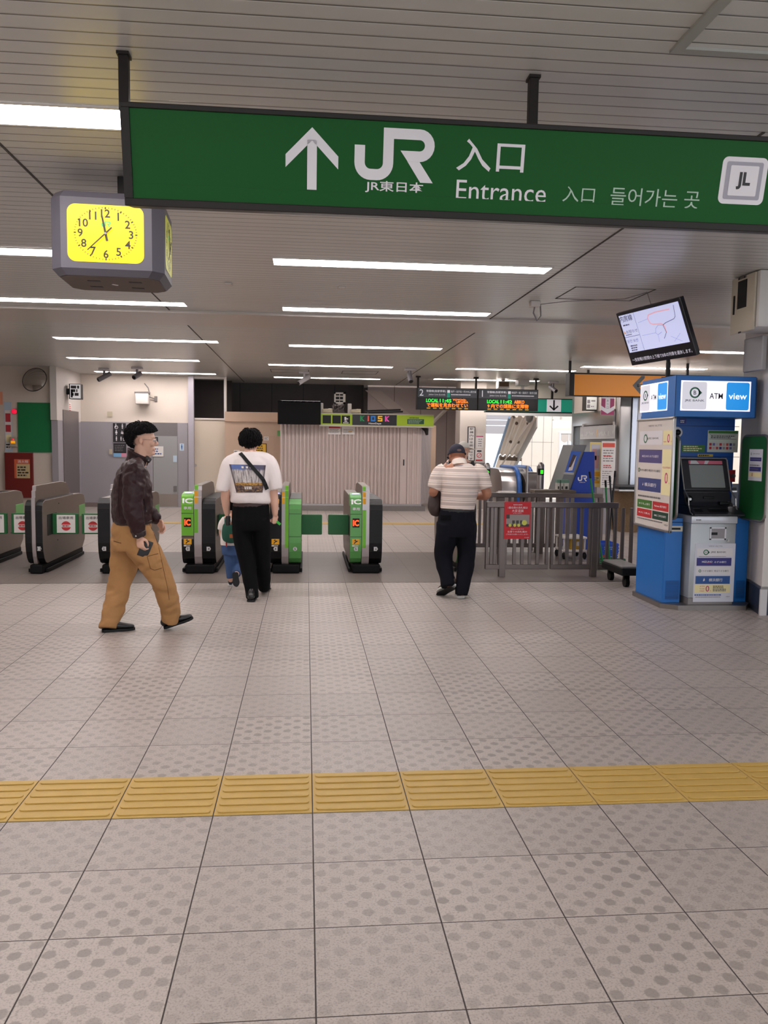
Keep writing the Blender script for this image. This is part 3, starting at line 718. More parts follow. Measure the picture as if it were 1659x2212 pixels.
def gate(cx, cy, w, label, left, right, fin, numL, numR, reader='left', top=.86, fin_top=1.02, flaps=(), side_green=False, dark=False):
    t = thing('ticket_gate', label, 'ticket gate', (cx, cy, 0), 'automatic ticket gates in a row', local=True)
    hw = w/2; wl = w*.36; wf = w*.235
    xl0, xl1 = -hw, -hw+wl; xf0, xf1 = xl1+.004, xl1+wf; xr0, xr1 = xf1+.004, hw
    MB().box((-hw+.03, .03, 0), (hw-.02, GL-.05, .11), .02).build('base', M_GBASE, t)
    b = MB()
    for x in (-hw-.012, hw-.012): b.box((x, .12, .01), (x+.024, GL-.12, .05), .004)
    b.build('kick_rail', M_GBASE, t)
    def skins(nm, x0, x1, tp, cols, extra=0.0):
        pr = side_profile(tp)
        hb = MB(); slab(hb, x0, x1, pr); h = hb.build(nm, M_GSIDE, t)
        for (z0, z1, m) in cols:
            s = MB(); skin(s, x0+.001, x1-.001, z0, z1, pr); s.build('front_cover', m, h)
        # shut lines across the front
        s = MB()
        for z in (.435, .70):
            s.box((x0, -.0065, z-.002), (x1, -.004, z+.002))
        s.build('shut_line', M_BLACK, h)
        return h
    hl = skins('left_housing', xl0, xl1, top if reader != 'left' else top+.04, left)
    hr = skins('right_housing', xr0, xr1, top, right)
    dk = MB().box((xr0+.004, .12, top+.0005), (xr1-.004, 1.25, top+.006), .002)
    dk.build('top_deck', M_GBLK, t)
    # fin between the housings
    fp = [(.06, .11), (.02, .2), (.004, .34), (.004, fin_top-.14), (.02, fin_top-.135), (.02, fin_top-.06), (.045, fin_top-.055), (.05, fin_top-.012), (.07, fin_top), (1.0, fin_top+.005), (1.22, fin_top-.02), (1.33, fin_top-.10), (1.36, .8), (1.4, .3), (1.3, .11)]
    fb = MB(); slab(fb, xf0, xf1, fp); fo = fb.build('fin', M_GSIDE, t)
    xm = (xf0+xf1)/2
    def fstrip(x0, x1, m, z0, z1, nm='fin_strip', off=.0045):
        s = MB(); q = [p for p in fp if .1 < p[1] and p[0] < .09]; dp = []
        for a, c in zip(q, q[1:]):
            for k in range(8): dp.append((a[0]+(c[0]-a[0])*k/8, a[1]+(c[1]-a[1])*k/8))
        dp = [p for p in dp if z0 <= p[1] <= z1]
        for a, c in zip(dp, dp[1:]):
            s.quad((x0, a[0]-off, a[1]+off*.4), (x1, a[0]-off, a[1]+off*.4), (x1, c[0]-off, c[1]+off*.4), (x0, c[0]-off, c[1]+off*.4))
        s.build(nm, m, fo)
    fstrip(xf0+.0005, xf1-.0005, M_GSIL, .11, 1.1, 'fin_edge', .0025)
    if fin == 'lime_left':
        fstrip(xf0+.002, xm, M_GLIME, .435, .795); fstrip(xf0+.004, xm, M_YEL, .80, .885, 'warning_strip'); fstrip(xf0+.004, xm, M_YEL, .89, .955, 'warning_strip'); fstrip(xf0+.004, xm, M_GLIME, .965, 1.03)
    elif fin == 'lime_right':
        fstrip(xm, xf1-.002, M_GLIME, .30, 1.03); fstrip(xf0+.004, xm-.004, M_YEL, .80, .885, 'warning_strip'); fstrip(xf0+.004, xm-.004, M_YEL, .89, .955, 'warning_strip')
    elif fin == 'lime_full':
        fstrip(xf0+.002, xm+.004, M_GLIME, .30, .795); fstrip(xf0+.004, xm, M_YEL, .80, .885, 'warning_strip'); fstrip(xf0+.004, xm, M_YEL, .89, .955, 'warning_strip'); fstrip(xf0+.004, xm, M_GLIME, .965, 1.03)
    if reader == 'left':
        tp = top+.04; c = (xl0+xl1)/2; q = xl1-xl0
        # sloped reader pod on the left housing
        rp = [(.004, tp-.11), (.03, tp-.012), (.055, tp+.015), (.24, tp+.035), (.26, tp-.03), (.2, tp-.12)]
        rb = MB(); slab(rb, xl0-.004, xl1+.0, rp); ro = rb.build('card_reader', left[-1][2], t)
        MR = frame_M((c, .13, tp+.024), (1, 0, 0), (0, .185, .02)); MR = Matrix.Translation((0, 0, .003)) @ MR
        flat([disc(0, 0, .047, 28, .043)], M_DISC, ro, MR, 'reader_disc', .001)
        MF = frame_M((c, .016, tp-.058), (1, 0, 0), (0, .026, .098)); MF = Matrix.Translation((0, -.014, 0)) @ MF
        if not dark: text('IC', M_WHITEINK, ro, MF, w=q*.82, h=.06, bold=.03)
        text('専用', M_SWHITE, t, frame_M((c, -.005, top-.1), (1, 0, 0), (0, 0, 1)), w=q*.62, h=.035, bold=.01)
        dd = box('display', (c-.04, -.008, .545), (c+.04, -.0042, .65), M_BLACK, t)
        if dark:
            flat([R(-.04, -.025, .04, -.019), R(-.04, .019, .04, .025), R(-.04, -.019, -.034, .019), R(.034, -.019, .04, .019), R(.005, -.006, .03, .012)], M_YEL, ro, MF, 'card_icon', .003)
        else: text('IC', M_LED, dd, frame_M((c, -.008, .597), (1, 0, 0), (0, 0, 1)), w=.068, h=.07, bold=.035)
        st = box('caution_sticker', (c-.044, -.0075, .345), (c+.044, -.0055, .41), M_YEL, t)
        Mq = frame_M((c, -.0075, .378), (1, 0, 0), (0, 0, 1))
        flat([[(-.025, -.022), (-.012, -.004), (-.002, -.008), (-.014, -.026)], [(-.012, -.004), (.006, .008), (.012, -.002), (-.002, -.01)], [(-.02, .016), (.008, .012), (.03, .004), (.01, .004), (-.02, .010)], disc(-.006, .02, .007, 10), [(.006, .004), (.014, .012), (.028, .008), (.012, -.002)]], M_INK, st, Mq, 'running_figure')
        flat([R(-.043, -.055, -.012, -.04)]+lines(-.008, -.055, .044, -.038, 2, random.Random(3)), M_PAPER, st, Mq, 'small_print')
    if numL: badge(numL, t, (xl0+xl1)/2, -.007 if True else 0, .235+.06, True)
    if numR: badge(numR, t, (xr0+xr1)/2, -.007, .235+.06, False if numR != '5' else None)
    # recessed flap bays on both sides, with screw heads
    b = MB()
    for sx in (-hw, hw):
        d = .003 if sx > 0 else -.003
        b.box((sx-.001, .17, .42), (sx+d, .52, .66))
    b.build('flap_bay', M_BLACK, t)
    b = MB()
    for sx in (-hw, hw):
        for (y, z) in ((.62, .76), (.55, .33), (1.3, .33)): b.box((sx-.002, y-.012, z-.006), (sx+.003 if sx > 0 else sx-.003, y+.012, z+.006))
    b.build('latch', M_BLACK, t)
    if side_green:
        MB().box((-hw-.002, GL-.3, .52), (hw+.002, GL+.004, .68), .01).build('rear_cover', M_GGREEN, t)
    for (side, L, white, yy) in flaps:
        x0 = hw if side > 0 else -hw
        fb = MB().prism(RR(0, .42, L, .66, .012), .03, Matrix.Translation((x0 if side > 0 else x0, yy, 0)) @ Matrix(((side, 0, 0, 0), (0, 0, -1, 0), (0, 1, 0, 0), (0, 0, 0, 1))), bev=.003, seg=1)
        fo2 = fb.build('flap', M_FLAP, t)
        if white:
            xc = x0+side*L*.53; M = frame_M((xc, yy-.0005, .54), (1, 0, 0), (0, 0, 1))
            flat([R(-L*.36, -.105, L*.36, .105)], M_PAPER, fo2, M, 'notice', .0015)
            text('出場専用', M_INK, fo2, M @ Matrix.Translation((0, .07, 0)), w=L*.56, h=.034, bold=.01, dz=.0025)
            flat([[(.055*math.cos(a0), -.025+.055*math.sin(a0)) for a0 in [math.asin(.27)+k*(PI-2*math.asin(.27))/14 for k in range(15)]],
                  [(.055*math.cos(a0), -.025-.055*math.sin(a0)) for a0 in [math.asin(.27)+k*(PI-2*math.asin(.27))/14 for k in range(15)]]], M_REDINK, fo2, M, 'no_entry_disc', .0025)
            flat(lines(-.04, -.035, .045, -.015, 1, random.Random(5), .7), M_REDINK, fo2, M, 'no_entry_print', .0025)
    return t
GY = 9.43
BLK = [(.11, 1.1, M_GBLK)]
GRN = [(.11, 1.1, M_GGREEN)]
def halves(lo, hi, z=.435): return [(.11, z, lo), (z, 1.1, hi)]
gate(-3.905, GY, .37, 'ticket gate cut off by the left edge of the photo, with a green top', BLK, GRN, 'plain', '', '', reader=None, side_green=True,
     flaps=((1, .28, True, .36),))
gate(-3.025, GY, .19, 'narrow black fronted exit gate with two no entry flaps at the left', BLK, BLK, 'plain', '', '1 2', reader=None, side_green=True, fin_top=1.0, top=.83,
     flaps=((-1, .27, True, .36), (1, .29, True, .36)))
gate(-2.145, GY, .37, 'ticket gate half hidden behind the man in the brown jacket', BLK, halves(M_GLIME, M_GLIME), 'plain', '2', '', reader=None, side_green=True,
     flaps=((-1, .27, True, .36),))
gate(-1.215, GY, .38, 'ticket gate with lime reader on the left, beside the child', halves(M_GBLK, M_GLIME), BLK, 'lime_left', '3', '4', flaps=((1, .22, False, .36),))
gate(-.23, GY, .36, 'ticket gate with black left and green right fronts beside the man in white', BLK, GRN, 'lime_right', '4', '5', dark=True, flaps=((1, .245, False, .36),))
gate(.70, GY, .375, 'ticket gate with all green left front, standing alone right of the middle lane', GRN, BLK, 'lime_full', '5', '6', flaps=((-1, .245, False, .36),))
gate(1.885, GY, .21, 'narrow ticket gate hidden behind the man in the striped polo shirt', GRN, BLK, 'plain', '', '', reader=None, flaps=((-1, .16, False, .3),))
# ================================================================= CASH MACHINE BOOTH
M_BLUE = mat('booth_blue', (26, 108, 188), 0.42, bump=.05, bscale=400)
M_BLUED = mat('booth_blue_shadow_gap', (14, 40, 80), 0.6)
M_BLUEP = mat('booth_back_blue', (22, 84, 165), 0.45)
M_LIT = mat('lit_panel', (244, 240, 250), 0.4, emit=0.75)
M_LITG = mat('lit_grey', (206, 204, 214), 0.4, emit=0.55)
M_LITB = mat('lit_blue', (20, 140, 222), 0.4, emit=0.6)
M_LITW = mat('lit_white_letters', (250, 250, 255), 0.4, emit=0.8)
M_BANKG = mat('bank_green', (50, 112, 84), 0.5)
M_SILV = mat('machine_silver', (178, 182, 186), 0.4, 0.35)
M_DARKP = mat('machine_charcoal', (42, 42, 48), 0.4)
M_NAVY = mat('bank_navy', (52, 50, 128), 0.5)
M_BLUEB = mat('bank_blue', (40, 84, 150), 0.5)
M_CRYL = mat('pale_yellow_print', (238, 226, 176), 0.55)
M_PINK = mat('magenta_print', (196, 50, 110), 0.5)
fX, fY = W(1427, 1312, Z=0).x, W(1427, 1312, Z=0).y
BX = fX+.005                                                   # left face of the booth
FY = fY                                                        # front face of its cabinets
loc = (BX+.4, FY+.4, 0)
atm = thing('cash_machine_booth', 'blue cash machine booth with lit header sign at the right', 'cash machine', loc)
XR = W(1615, 1250, Y=FY).x; XR2 = min(XR, qb.x-.03)
DEP = .62
zc = W(1470, 1119, Y=FY).z
xa, xb = W(1470, 1250, Y=FY).x, W(1584, 1250, Y=FY).x
MB().prism([(BX-.03, FY-.03), (BX+.1, FY-.14), (XR2-.1, FY-.17), (XR2+.01, FY-.03), (XR2, FY+DEP), (BX-.03, FY+DEP)], .045, Matrix.Translation((0, 0, .045))).build('plinth', M_BRUSH, atm)
cabl = MB().box((BX, FY, .045), (xa, FY+DEP, zc), .004).build('cabinet', M_BLUE, atm)
cabr = MB().box((xb, FY+.02, .045), (XR2, FY+DEP, zc), .004).build('cabinet', M_BLUE, atm)
MB().box((BX+.01, FY-.004, .10), (xa-.006, FY-.0003, zc-.045), .002).build('cabinet_door', M_BLUE, cabl)
MB().box((xb+.006, FY+.016, .10), (XR2-.006, FY+.0197, zc-.045), .002).build('cabinet_door', M_BLUE, cabr)
MB().box((BX, FY-.001, zc-.044), (xa, FY-.0001, zc-.036)).build('seam', M_BLUED, cabl)
def grille(px0, py0, px1, py1, y, par):
    a, c = pbox(px0, py0, px1, py1, y, 0, .003); b = MB(); n = 15
    for i in range(n):
        z = a[2]+(c[2]-a[2])*i/n; b.box((a[0], y-.004, z), (c[0], y-.001, z+(c[2]-a[2])/n*.45))
    b.build('vent_grille', mat('vent_dark_blue', (16, 60, 112), .5), par)
grille(1437, 1253, 1466, 1294, FY-.004, cabl); grille(1589, 1253, 1608, 1292, FY+.016, cabr)
s = MB().box(*pbox(1440, 1136, 1474, 1148, FY, -.0, .008)).build('slot_frame', mat('slot_cream', (206, 200, 186), .5), cabl)
MB().box(*pbox(1443, 1140, 1470, 1144.5, FY-.0082, 0, .001)).build('slot', M_BLACK, s)
# upper back panel
UY = FY+.33
hx0, hx1 = W(1459, 850, Y=FY-.12).x, W(1632, 850, Y=FY-.12).x
hz0, hz1 = W(1540, 901, Y=FY-.12).z, W(1540, 812, Y=FY-.12).z
bk = MB().box((BX+.03, UY, zc+.0005), (XR2-.02, UY+.2, hz0+.02), .003).build('back_panel', M_BLUEP, atm)
MB().box((BX, FY+.36, zc+.0005), (BX+.0295, FY+DEP, hz0+.02)).build('side_panel', M_BLUE, atm)
b = MB()
for (p0, p1, p2, p3) in ((1456, 920, 1597, 921), (1456, 986, 1597, 987)):
    b.box(*pbox(p0, p1, p2, p3, UY, 0, .002))
b.build('panel_seams', M_BLUED, bk)
# header sign box
HX0, HX1, HYF = hx0, hx1, FY-.12
hd_ = MB().prism([(HX0, HYF), (HX1, HYF), (HX1+.07, HYF+.1), (HX1+.07, HYF+.75), (HX0, HYF+.75)], hz1-hz0, Matrix.Translation((0, 0, hz1)), bev=.003, seg=1).build('header', M_BLUE, atm)
MB().box((HX0-.0008, HYF-.0015, hz0+.004), (HX0+.004, HYF-.0002, hz1-.004)).build('corner_seam', M_BLUED, hd_)
def header_sign(M, w, h, nm):
    f = flat([R(-w/2, -h/2, w/2, h/2)], M_LIT, hd_, M, nm, .003)
    flat([RR(-w*.48, -h*.46, -w*.13, h*.46, h*.07)], M_LITG, f, M, 'bank_tile', .004)
    flat([RR(w*.15, -h*.46, w*.48, h*.46, h*.07)], M_LITB, f, M, 'view_tile', .004)
    M1 = M @ Matrix.Translation((-w*.30, h*.10, 0))
    flat(ring(0, 0, h*.13, h*.185)+[[(h*.12, h*.12), (h*.25, 0), (h*.12, -h*.12), (h*.15, 0)]], M_BANKG, f, M1, 'bank_mark', .005)
    text('B', M_INK, f, M1, h=h*.13, bold=.008, dz=.005)
    text('JRE BANK', M_INK, f, M @ Matrix.Translation((-w*.30, -h*.17, 0)), w=w*.28, h=h*.085, bold=.004, dz=.005)
    text('ATM', M_INK, f, M @ Matrix.Translation((w*.005, -.0, 0)), w=w*.19, h=h*.19, bold=.008, dz=.005)
    text('view', M_LITW, f, M @ Matrix.Translation((w*.315, 0, 0)), w=w*.26, h=h*.2, bold=.008, dz=.005)
a, c = pbox(1470, 823, 1621, 888, HYF, 0, 0)
header_sign(frame_M(((a[0]+c[0])/2, HYF, (a[2]+c[2])/2), (1, 0, 0), (0, 0, 1)), c[0]-a[0], c[2]-a[2], 'lit_sign')
ya, yb = W(1384, 860, X=HX0).y, W(1443, 855, X=HX0).y
zl0, zl1 = W(1413, 889, X=HX0).z, W(1413, 828, X=HX0).z
header_sign(frame_M((HX0, (ya+yb)/2, (zl0+zl1)/2), (0, -1, 0), (0, 0, 1)), abs(ya-yb), zl1-zl0, 'lit_sign')
# notices on the blue back panel
def notice(px0, py0, px1, py1, y, m, par, nm='notice', th=.003):
    a, c = pbox(px0, py0, px1, py1, y, 0, th)
    o = MB().box(a, c).build(nm, m, par)
    M = frame_M(((a[0]+c[0])/2, y-th, (a[2]+c[2])/2), (1, 0, 0), (0, 0, 1)); return o, M, c[0]-a[0], c[2]-a[2]
M_PRG = mat('notice_green', (60, 120, 56), .5)
o, M, w, h = notice(1472, 961, 1522, 977, UY, M_PRG, bk); flat(lines(-w*.42, -h*.4, w*.42, h*.4, 3, random.Random(1)), M_CRYL, o, M, 'small_print')
o, M, w, h = notice(1528, 930, 1594, 977, UY, mat('notice_mint', (206, 214, 204), .5), bk)
flat([R(-w*.48, h*.36, w*.48, h*.48)], M_PRG, o, M, 'notice_heading'); flat([R(-w*.44, h*.1, w*.44, h*.115), R(-w*.44, h*.3, w*.44, h*.315)]+lines(-w*.4, h*.13, w*.4, h*.28, 2, random.Random(2)), M_INK, o, M, 'small_print')
cols = [(190, 60, 70), (120, 110, 170), (200, 190, 195), (190, 60, 70), (206, 170, 176), (190, 80, 80), (70, 60, 130), (150, 150, 160)]
for i in range(8):
    for j in range(2):
        flat([R(-w*.44+i*w*.11, -h*.2-j*h*.17, -w*.44+i*w*.11+w*.08, -h*.08-j*h*.17)], mat('card_logo_%d' % ((i+3*j) % 8), cols[(i+3*j) % 8], .5), o, M, 'card_logo', .0015)
o, M, w, h = notice(1507, 981, 1540, 986.5, UY, mat('notice_tan', (202, 180, 90), .5), bk); flat(lines(-w*.44, -h*.3, w*.44, h*.3, 1, random.Random(3), .8), M_INK, o, M, 'small_print')
o, M, w, h = notice(1468, 903, 1482, 915, UY, mat('notice_indigo', (50, 52, 130), .5), bk); flat(lines(-w*.4, -h*.4, w*.4, h*.2, 2, random.Random(4)), M_WHITEINK, o, M, 'small_print')
o, M, w, h = notice(1574, 1015, 1588, 1041, UY, M_REDINK, bk, 'alarm_plate'); MB().cyl(M @ Vector((0, 0, 0)), M @ Vector((0, 0, .03)), .022).build('alarm_button', M_STEEL, o)
cv = W(1462, 934, Y=UY)
ey = MB().lathe([(.001, 0), (.055, 0), (.052, .012), (.035, .02)], M=frame_M((cv.x, UY, cv.z), (1, 0, 0), (0, 0, 1))).build('camera_ring', M_SWHITE, bk, smooth=40)
MB().sphere((cv.x, UY-.02, cv.z), .03).build('camera_lens', M_BLACK, ey, smooth=True)
# machine
MY = FY-.09
x0, x1 = W(1488, 1250, Y=MY).x, W(1585, 1250, Y=MY).x
zs0, zs1, zs2 = W(1540, 1312, Y=MY).z, W(1540, 1131, Y=MY).z, W(1540, 1115, Y=MY).z
ped = MB().box((x0, MY, .105), (x1, FY+.32, zs1), .008).build('pedestal', M_SILV, atm, smooth=35)
MB().box((x0+.003, MY+.004, .03), (x1-.003, FY+.32, .104), .002).build('toe_kick', mat('toe_grey', (140, 134, 134), .4, .4), atm)
tp = MB().box((x0-.004, MY-.012, zs1+.001), (x1+.006, FY+.32, zs2), .008).build('top_band', mat('band_silver', (206, 208, 216), .35, .3), atm, smooth=35)
Mt = frame_M((x0+.07, MY-.012, (zs1+zs2)/2), (1, 0, 0), (0, 0, 1)); flat(lines(-.03, -.006, .03, .006, 1, random.Random(9), .9), M_INKL, tp, Mt, 'maker_print')
# receipt pocket
a, c = pbox(1533, 1139, 1568, 1166, MY, 0, .006)
pk = MB().box((a[0], MY-.006, a[2]), (a[0]+.014, MY, c[2])).box((c[0]-.014, MY-.006, a[2]), (c[0], MY, c[2])).box((a[0], MY-.006, a[2]), (c[0], MY, a[2]+.012)).box((a[0], MY-.006, c[2]-.012), (c[0], MY, c[2])).build('pocket_rim', mat('rim_white', (222, 222, 230), .4), ped)
MB().box((a[0]+.014, MY-.002, a[2]+.012), (c[0]-.014, MY-.0005, c[2]-.012)).build('pocket', mat('pocket_grey', (150, 146, 150), .5), ped)
MB().box((a[0]+.016, MY-.0035, a[2]+.045), (a[0]+.075, MY-.0021, a[2]+.07)).build('pocket_window', M_BLACK, ped)
kz = W(1573, 1168, Y=MY); MB().cyl((kz.x, MY, kz.z), (kz.x, MY-.008, kz.z), .011).build('lock', M_STEEL, ped)
# poster on the pedestal
a, c = pbox(1499, 1174, 1586, 1300, MY, 0, .003)
po = MB().box(a, c).build('fee_poster', mat('poster_white', (214, 214, 226), .45), ped)
PW, PH = c[0]-a[0], c[2]-a[2]; MP = frame_M(((a[0]+c[0])/2, MY-.003, (a[2]+c[2])/2), (1, 0, 0), (0, 0, 1))
def pt(u, v): return MP @ Matrix.Translation(((u-.5)*PW, (.5-v)*PH, 0))
def pr(u0, v0, u1, v1): return R((u0-.5)*PW, (.5-v1)*PH, (u1-.5)*PW, (.5-v0)*PH)
text('VIEW ALTTE', M_INKL, po, pt(.5, .045), w=PW*.34, h=PH*.018)
flat([pr(.05, .08, .93, .215)], M_SWHITE, po, MP, 'bank_card', .0012)
flat(ring(0, 0, PW*.042, PW*.066)+[[(PW*.04, PW*.05), (PW*.095, 0), (PW*.04, -PW*.05), (PW*.055, 0)]], M_BANKG, po, pt(.27, .15), 'bank_mark', .002)
text('B', M_INK, po, pt(.27, .15), h=PW*.04, dz=.002); text('JRE BANK', M_INK, po, pt(.58, .15), w=PW*.38, h=PH*.034, bold=.004, dz=.002)
flat(lines(-PW*.4, -.004, PW*.4, .004, 1, random.Random(11), .6), M_INKL, po, pt(.5, .222), 'small_print')
flat([pr(.05, .245, .91, .38)], M_NAVY, po, MP, 'bank_card', .0012); text('MIZUHO', M_WHITEINK, po, pt(.31, .312), w=PW*.26, h=PH*.032, bold=.008, dz=.002); text('みずほ銀行', M_WHITEINK, po, pt(.635, .316), w=PW*.30, h=PH*.036, bold=.004, dz=.002)
flat([[(-PW*.1, 0), (0, .004), (PW*.1, 0), (0, .0015)]], M_REDINK, po, pt(.36, .34), 'swoosh', .002)
flat([pr(.04, .395, .90, .535)], M_SWHITE, po, MP, 'bank_card', .0012)
flat(ring(0, 0, PW*.018, PW*.034), M_BANKG, po, pt(.14, .468), 'bank_mark', .002); text('りそな銀行  埼玉りそな銀行', M_INK, po, pt(.53, .468), w=PW*.65, h=PH*.03, bold=.004, dz=.002)
flat([pr(.04, .555, .895, .69)], M_BLUEB, po, MP, 'bank_card', .0012); text('横浜銀行', M_WHITEINK, po, pt(.54, .622), w=PW*.34, h=PH*.055, bold=.004, dz=.002)
flat([[(-.006, -.012), (.002, .016), (.006, -.012)], [(.004, -.012), (.006, .02), (.013, -.004)]], M_SWHITE, po, pt(.24, .62), 'sail_mark', .002)
flat([pr(.02, .70, .91, .845)], M_CRYL, po, MP, 'fee_panel', .0012)
text('ATM', M_PINK, po, pt(.21, .732), w=PW*.12, h=PH*.02, dz=.002); text('引出', M_PINK, po, pt(.21, .772), w=PW*.12, h=PH*.02, dz=.002); text('手数料', M_PINK, po, pt(.21, .812), w=PW*.12, h=PH*.02, bold=.004, dz=.002)
text('0', M_PINK, po, pt(.345, .772), h=PH*.10, bold=.008, dz=.002); text('円', M_PINK, po, pt(.425, .812), h=PH*.02, dz=.002)
flat(lines(-PW*.17, -PH*.05, PW*.17, PH*.055, 4, random.Random(13), .5), M_INK, po, pt(.65, .772), 'small_print', .002)
flat(lines(-PW*.45, -PH*.012, PW*.45, PH*.012, 1, random.Random(14), .8), M_BLUEB, po, pt(.48, .88), 'small_print', .002)
flat(lines(-PW*.45, -PH*.008, PW*.18, PH*.008, 1, random.Random(15), .6), M_INKL, po, pt(.5, .915), 'small_print', .002)
text('VIEW', M_INK, po, pt(.86, .91), w=PW*.1, h=PH*.016, dz=.002)
# keyboard deck and leaning screen head (side outlines in Y,Z)
def dz_(px, py, y): return W(px, py, Y=y)
hxl, hxr = W(1473, 1000, Y=FY+.2).x, W(1573, 1000, Y=FY+.2).x
zd = zs2; zk = W(1530, 1094, Y=FY+.02).z
deckx0, deckx1 = hxl, hxr+.01
deck = MB().prism([(MY-.008, zd+.0008), (MY-.012, zd+.016), (FY+.06, zd+.085), (FY+.32, zd+.085), (FY+.32, zd+.0008)], deckx1+.02-deckx0, Matrix.Translation((deckx1+.02, 0, 0)) @ MYZ, bev=.006, seg=2).build('keyboard_deck', M_DARKP, atm)
def on_deck(u, v):
    """u 0..1 across, v metres back from the front lip"""
    y = MY-.012+v; z = zd+.016+(.069)*(v/(FY+.06-MY+.012)); return frame_M((deckx0+(deckx1-deckx0)*u, y, z), (1, 0, 0), (0, FY+.06-MY+.012, .069))
flat([R(-.1, -.035, .1, .03)], M_BLACK, deck, on_deck(.56, .07), 'note_tray', .002); flat([R(-.06, -.004, .06, .0)], M_ALU, deck, on_deck(.52, .105), 'tray_edge', .003)
flat([R(-.04, -.03, .04, .03)], M_BLACK, deck, on_deck(.15, .07), 'key_pad', .002); flat([R(-.035, -.004, .035, .0)], M_ALU, deck, on_deck(.14, .105), 'tray_edge', .003)
zm, zt2 = W(1520, 1058, Y=FY+.16).z, W(1520, 991, Y=FY+.27).z
head_prof = [(FY+.05, zd+.086), (FY+.10, zd+.12), (FY+.15, zm-.02), (FY+.135, zm), (FY+.235, zt2-.015), (FY+.25, zt2), (FY+.329, zt2), (FY+.329, zd+.086)]
head = MB().prism(head_prof, hxr-hxl, Matrix.Translation((hxr, 0, 0)) @ MYZ, bev=.008, seg=2).build('screen_head', M_DARKP, atm)
for xx in (hxl, hxr):
    MB().tube([(xx, y, z) for y, z in [(MY+.02, zd+.012), (FY-.02, zd+.03), (FY+.02, zd+.09), (FY+.03, zd+.16), (FY+.128, zm), (FY+.228, zt2-.01), (FY+.25, zt2+.006), (FY+.33, zt2+.006)]], .007, 8).build('trim', M_ALU, head)
MB().tube([(hxl, FY+.245, zt2+.004), (hxr, FY+.245, zt2+.004)], .007, 8).build('trim', M_ALU, head)
sd = Vector((0, .1, zt2-.015-zm)); MSc = frame_M(((hxl+hxr)/2, FY+.185, (zm+zt2-.015)/2), (1, 0, 0), sd)
hh = sd.length; ww = hxr-hxl
flat([RR(-ww*.33, -hh*.42, ww*.40, hh*.34, .006)], mat('screen_glass', (122, 126, 126), .25, emit=.12), head, MSc, 'screen', .0015)
flat([RR(-ww*.33, hh*.37, ww*.40, hh*.49, .005)], mat('banner_pink', (216, 120, 140), .4), head, MSc, 'screen_banner', .0015)
flat([[(-ww*.30, hh*.37), (-ww*.1, hh*.37), (-ww*.16, hh*.49), (-ww*.28, hh*.49)], [(ww*.0, hh*.37), (ww*.07, hh*.37), (ww*.12, hh*.49), (ww*.03, hh*.49)]], M_SWHITE, head, MSc, 'banner_shapes', .0022)
kp = W(1489, 1078, Y=FY+.1); kn = MB().sphere((kp.x, FY+.1, kp.z), .032, scale=(1, .6, 1.1)).build('handset_jack', M_BLACK, head, smooth=True)
MB().cyl((kp.x, FY+.085, kp.z), (kp.x, FY+.076, kp.z), .012).build('jack_socket', M_ALU, kn)
a, c = pbox(1550, 1083, 1573, 1090, FY+.07, 0, .05); MB().box(a, c, .008).build('card_slot', M_BLACK, head)
a, c = pbox(1518, 1072, 1541, 1078, FY+.13, -.01, .02); MB().box(a, c, .004).build('note_slot', M_BLACK, head)
# green privacy wings and the framed poster on the left side
M_WING = mat('privacy_green', (14, 84, 40), .5, bump=.1, bscale=300)
def wing(x, y0, y1, z0, z1, m2, nm):
    w_ = MB().prism(RR(y0, z0, y1, z1, .06, 6), .022, Matrix.Translation((x+.011, 0, 0)) @ MYZ, bev=.003, seg=1).build(nm, M_WING, atm)
    pts = [(x, p[0], p[1]) for p in RR(y0-.003, z0-.003, y1+.003, z1+.003, .06, 6)]; pts.append(pts[0])
    MB().tube(pts, .0135, 8).build('wing_rim', M_BRUSH, w_); return w_
xwR = PLX+.0
wz0, wz1 = W(1625, 1122, X=xwR).z, W(1650, 942, X=xwR).z
wy0 = W(1656, 1030, X=xwR).y
wr = wing(xwR, wy0, W(1602, 1030, X=xwR).y, wz0, wz1, None, 'privacy_wing')
a = W(1619, 970, X=xwR-.014); c = W(1645, 1038, X=xwR-.014)
cy_, cz_ = (a.y+c.y)/2, (W(1632, 970, X=xwR-.014).z+W(1632, 1039, X=xwR-.014).z)/2
Mw = frame_M((xwR-.0115, cy_, cz_), (0, -1, 0), (0, 0, 1)); wq, hq = abs(a.y-c.y), .29
f = flat([R(-wq/2, -hq/2, wq/2, hq/2)], mat('poster_white', (214, 214, 226), .45), wr, Mw, 'fee_leaflet', .002)
flat([R(-wq*.42, hq*.12, wq*.42, hq*.24), R(-wq*.42, -hq*.2, wq*.42, -hq*.06)], M_NAVY, f, Mw, 'bank_card', .003); flat([R(-wq*.45, -hq*.38, wq*.45, -hq*.24)], M_CRYL, f, Mw, 'fee_panel', .003)
text('JRE BANK', M_INK, f, Mw @ Matrix.Translation((.01, hq*.35, 0)), w=wq*.5, h=hq*.04, dz=.003); text('0', M_PINK, f, Mw @ Matrix.Translation((-wq*.2, -hq*.31, 0)), h=hq*.1, bold=.008, dz=.004)
flat(ring(-wq*.34, hq*.35, .006, .011), M_BANKG, f, Mw, 'bank_mark', .003)
flat(lines(-wq*.4, -hq*.04, wq*.4, hq*.02, 1, random.Random(5))+lines(-wq*.4, hq*.16, wq*.4, hq*.2, 1, random.Random(6))+lines(-wq*.4, -hq*.15, wq*.4, -hq*.11, 1, random.Random(7)), M_INKL, f, Mw, 'small_print', .004)
xwL = BX+.06
wyl = W(1459, 1030, X=xwL).y
wing(xwL, wyl-.05, UY-.002, W(1460, 1121, X=xwL).z, W(1457, 943, X=xwL).z, None, 'privacy_wing')
xp = BX-.05
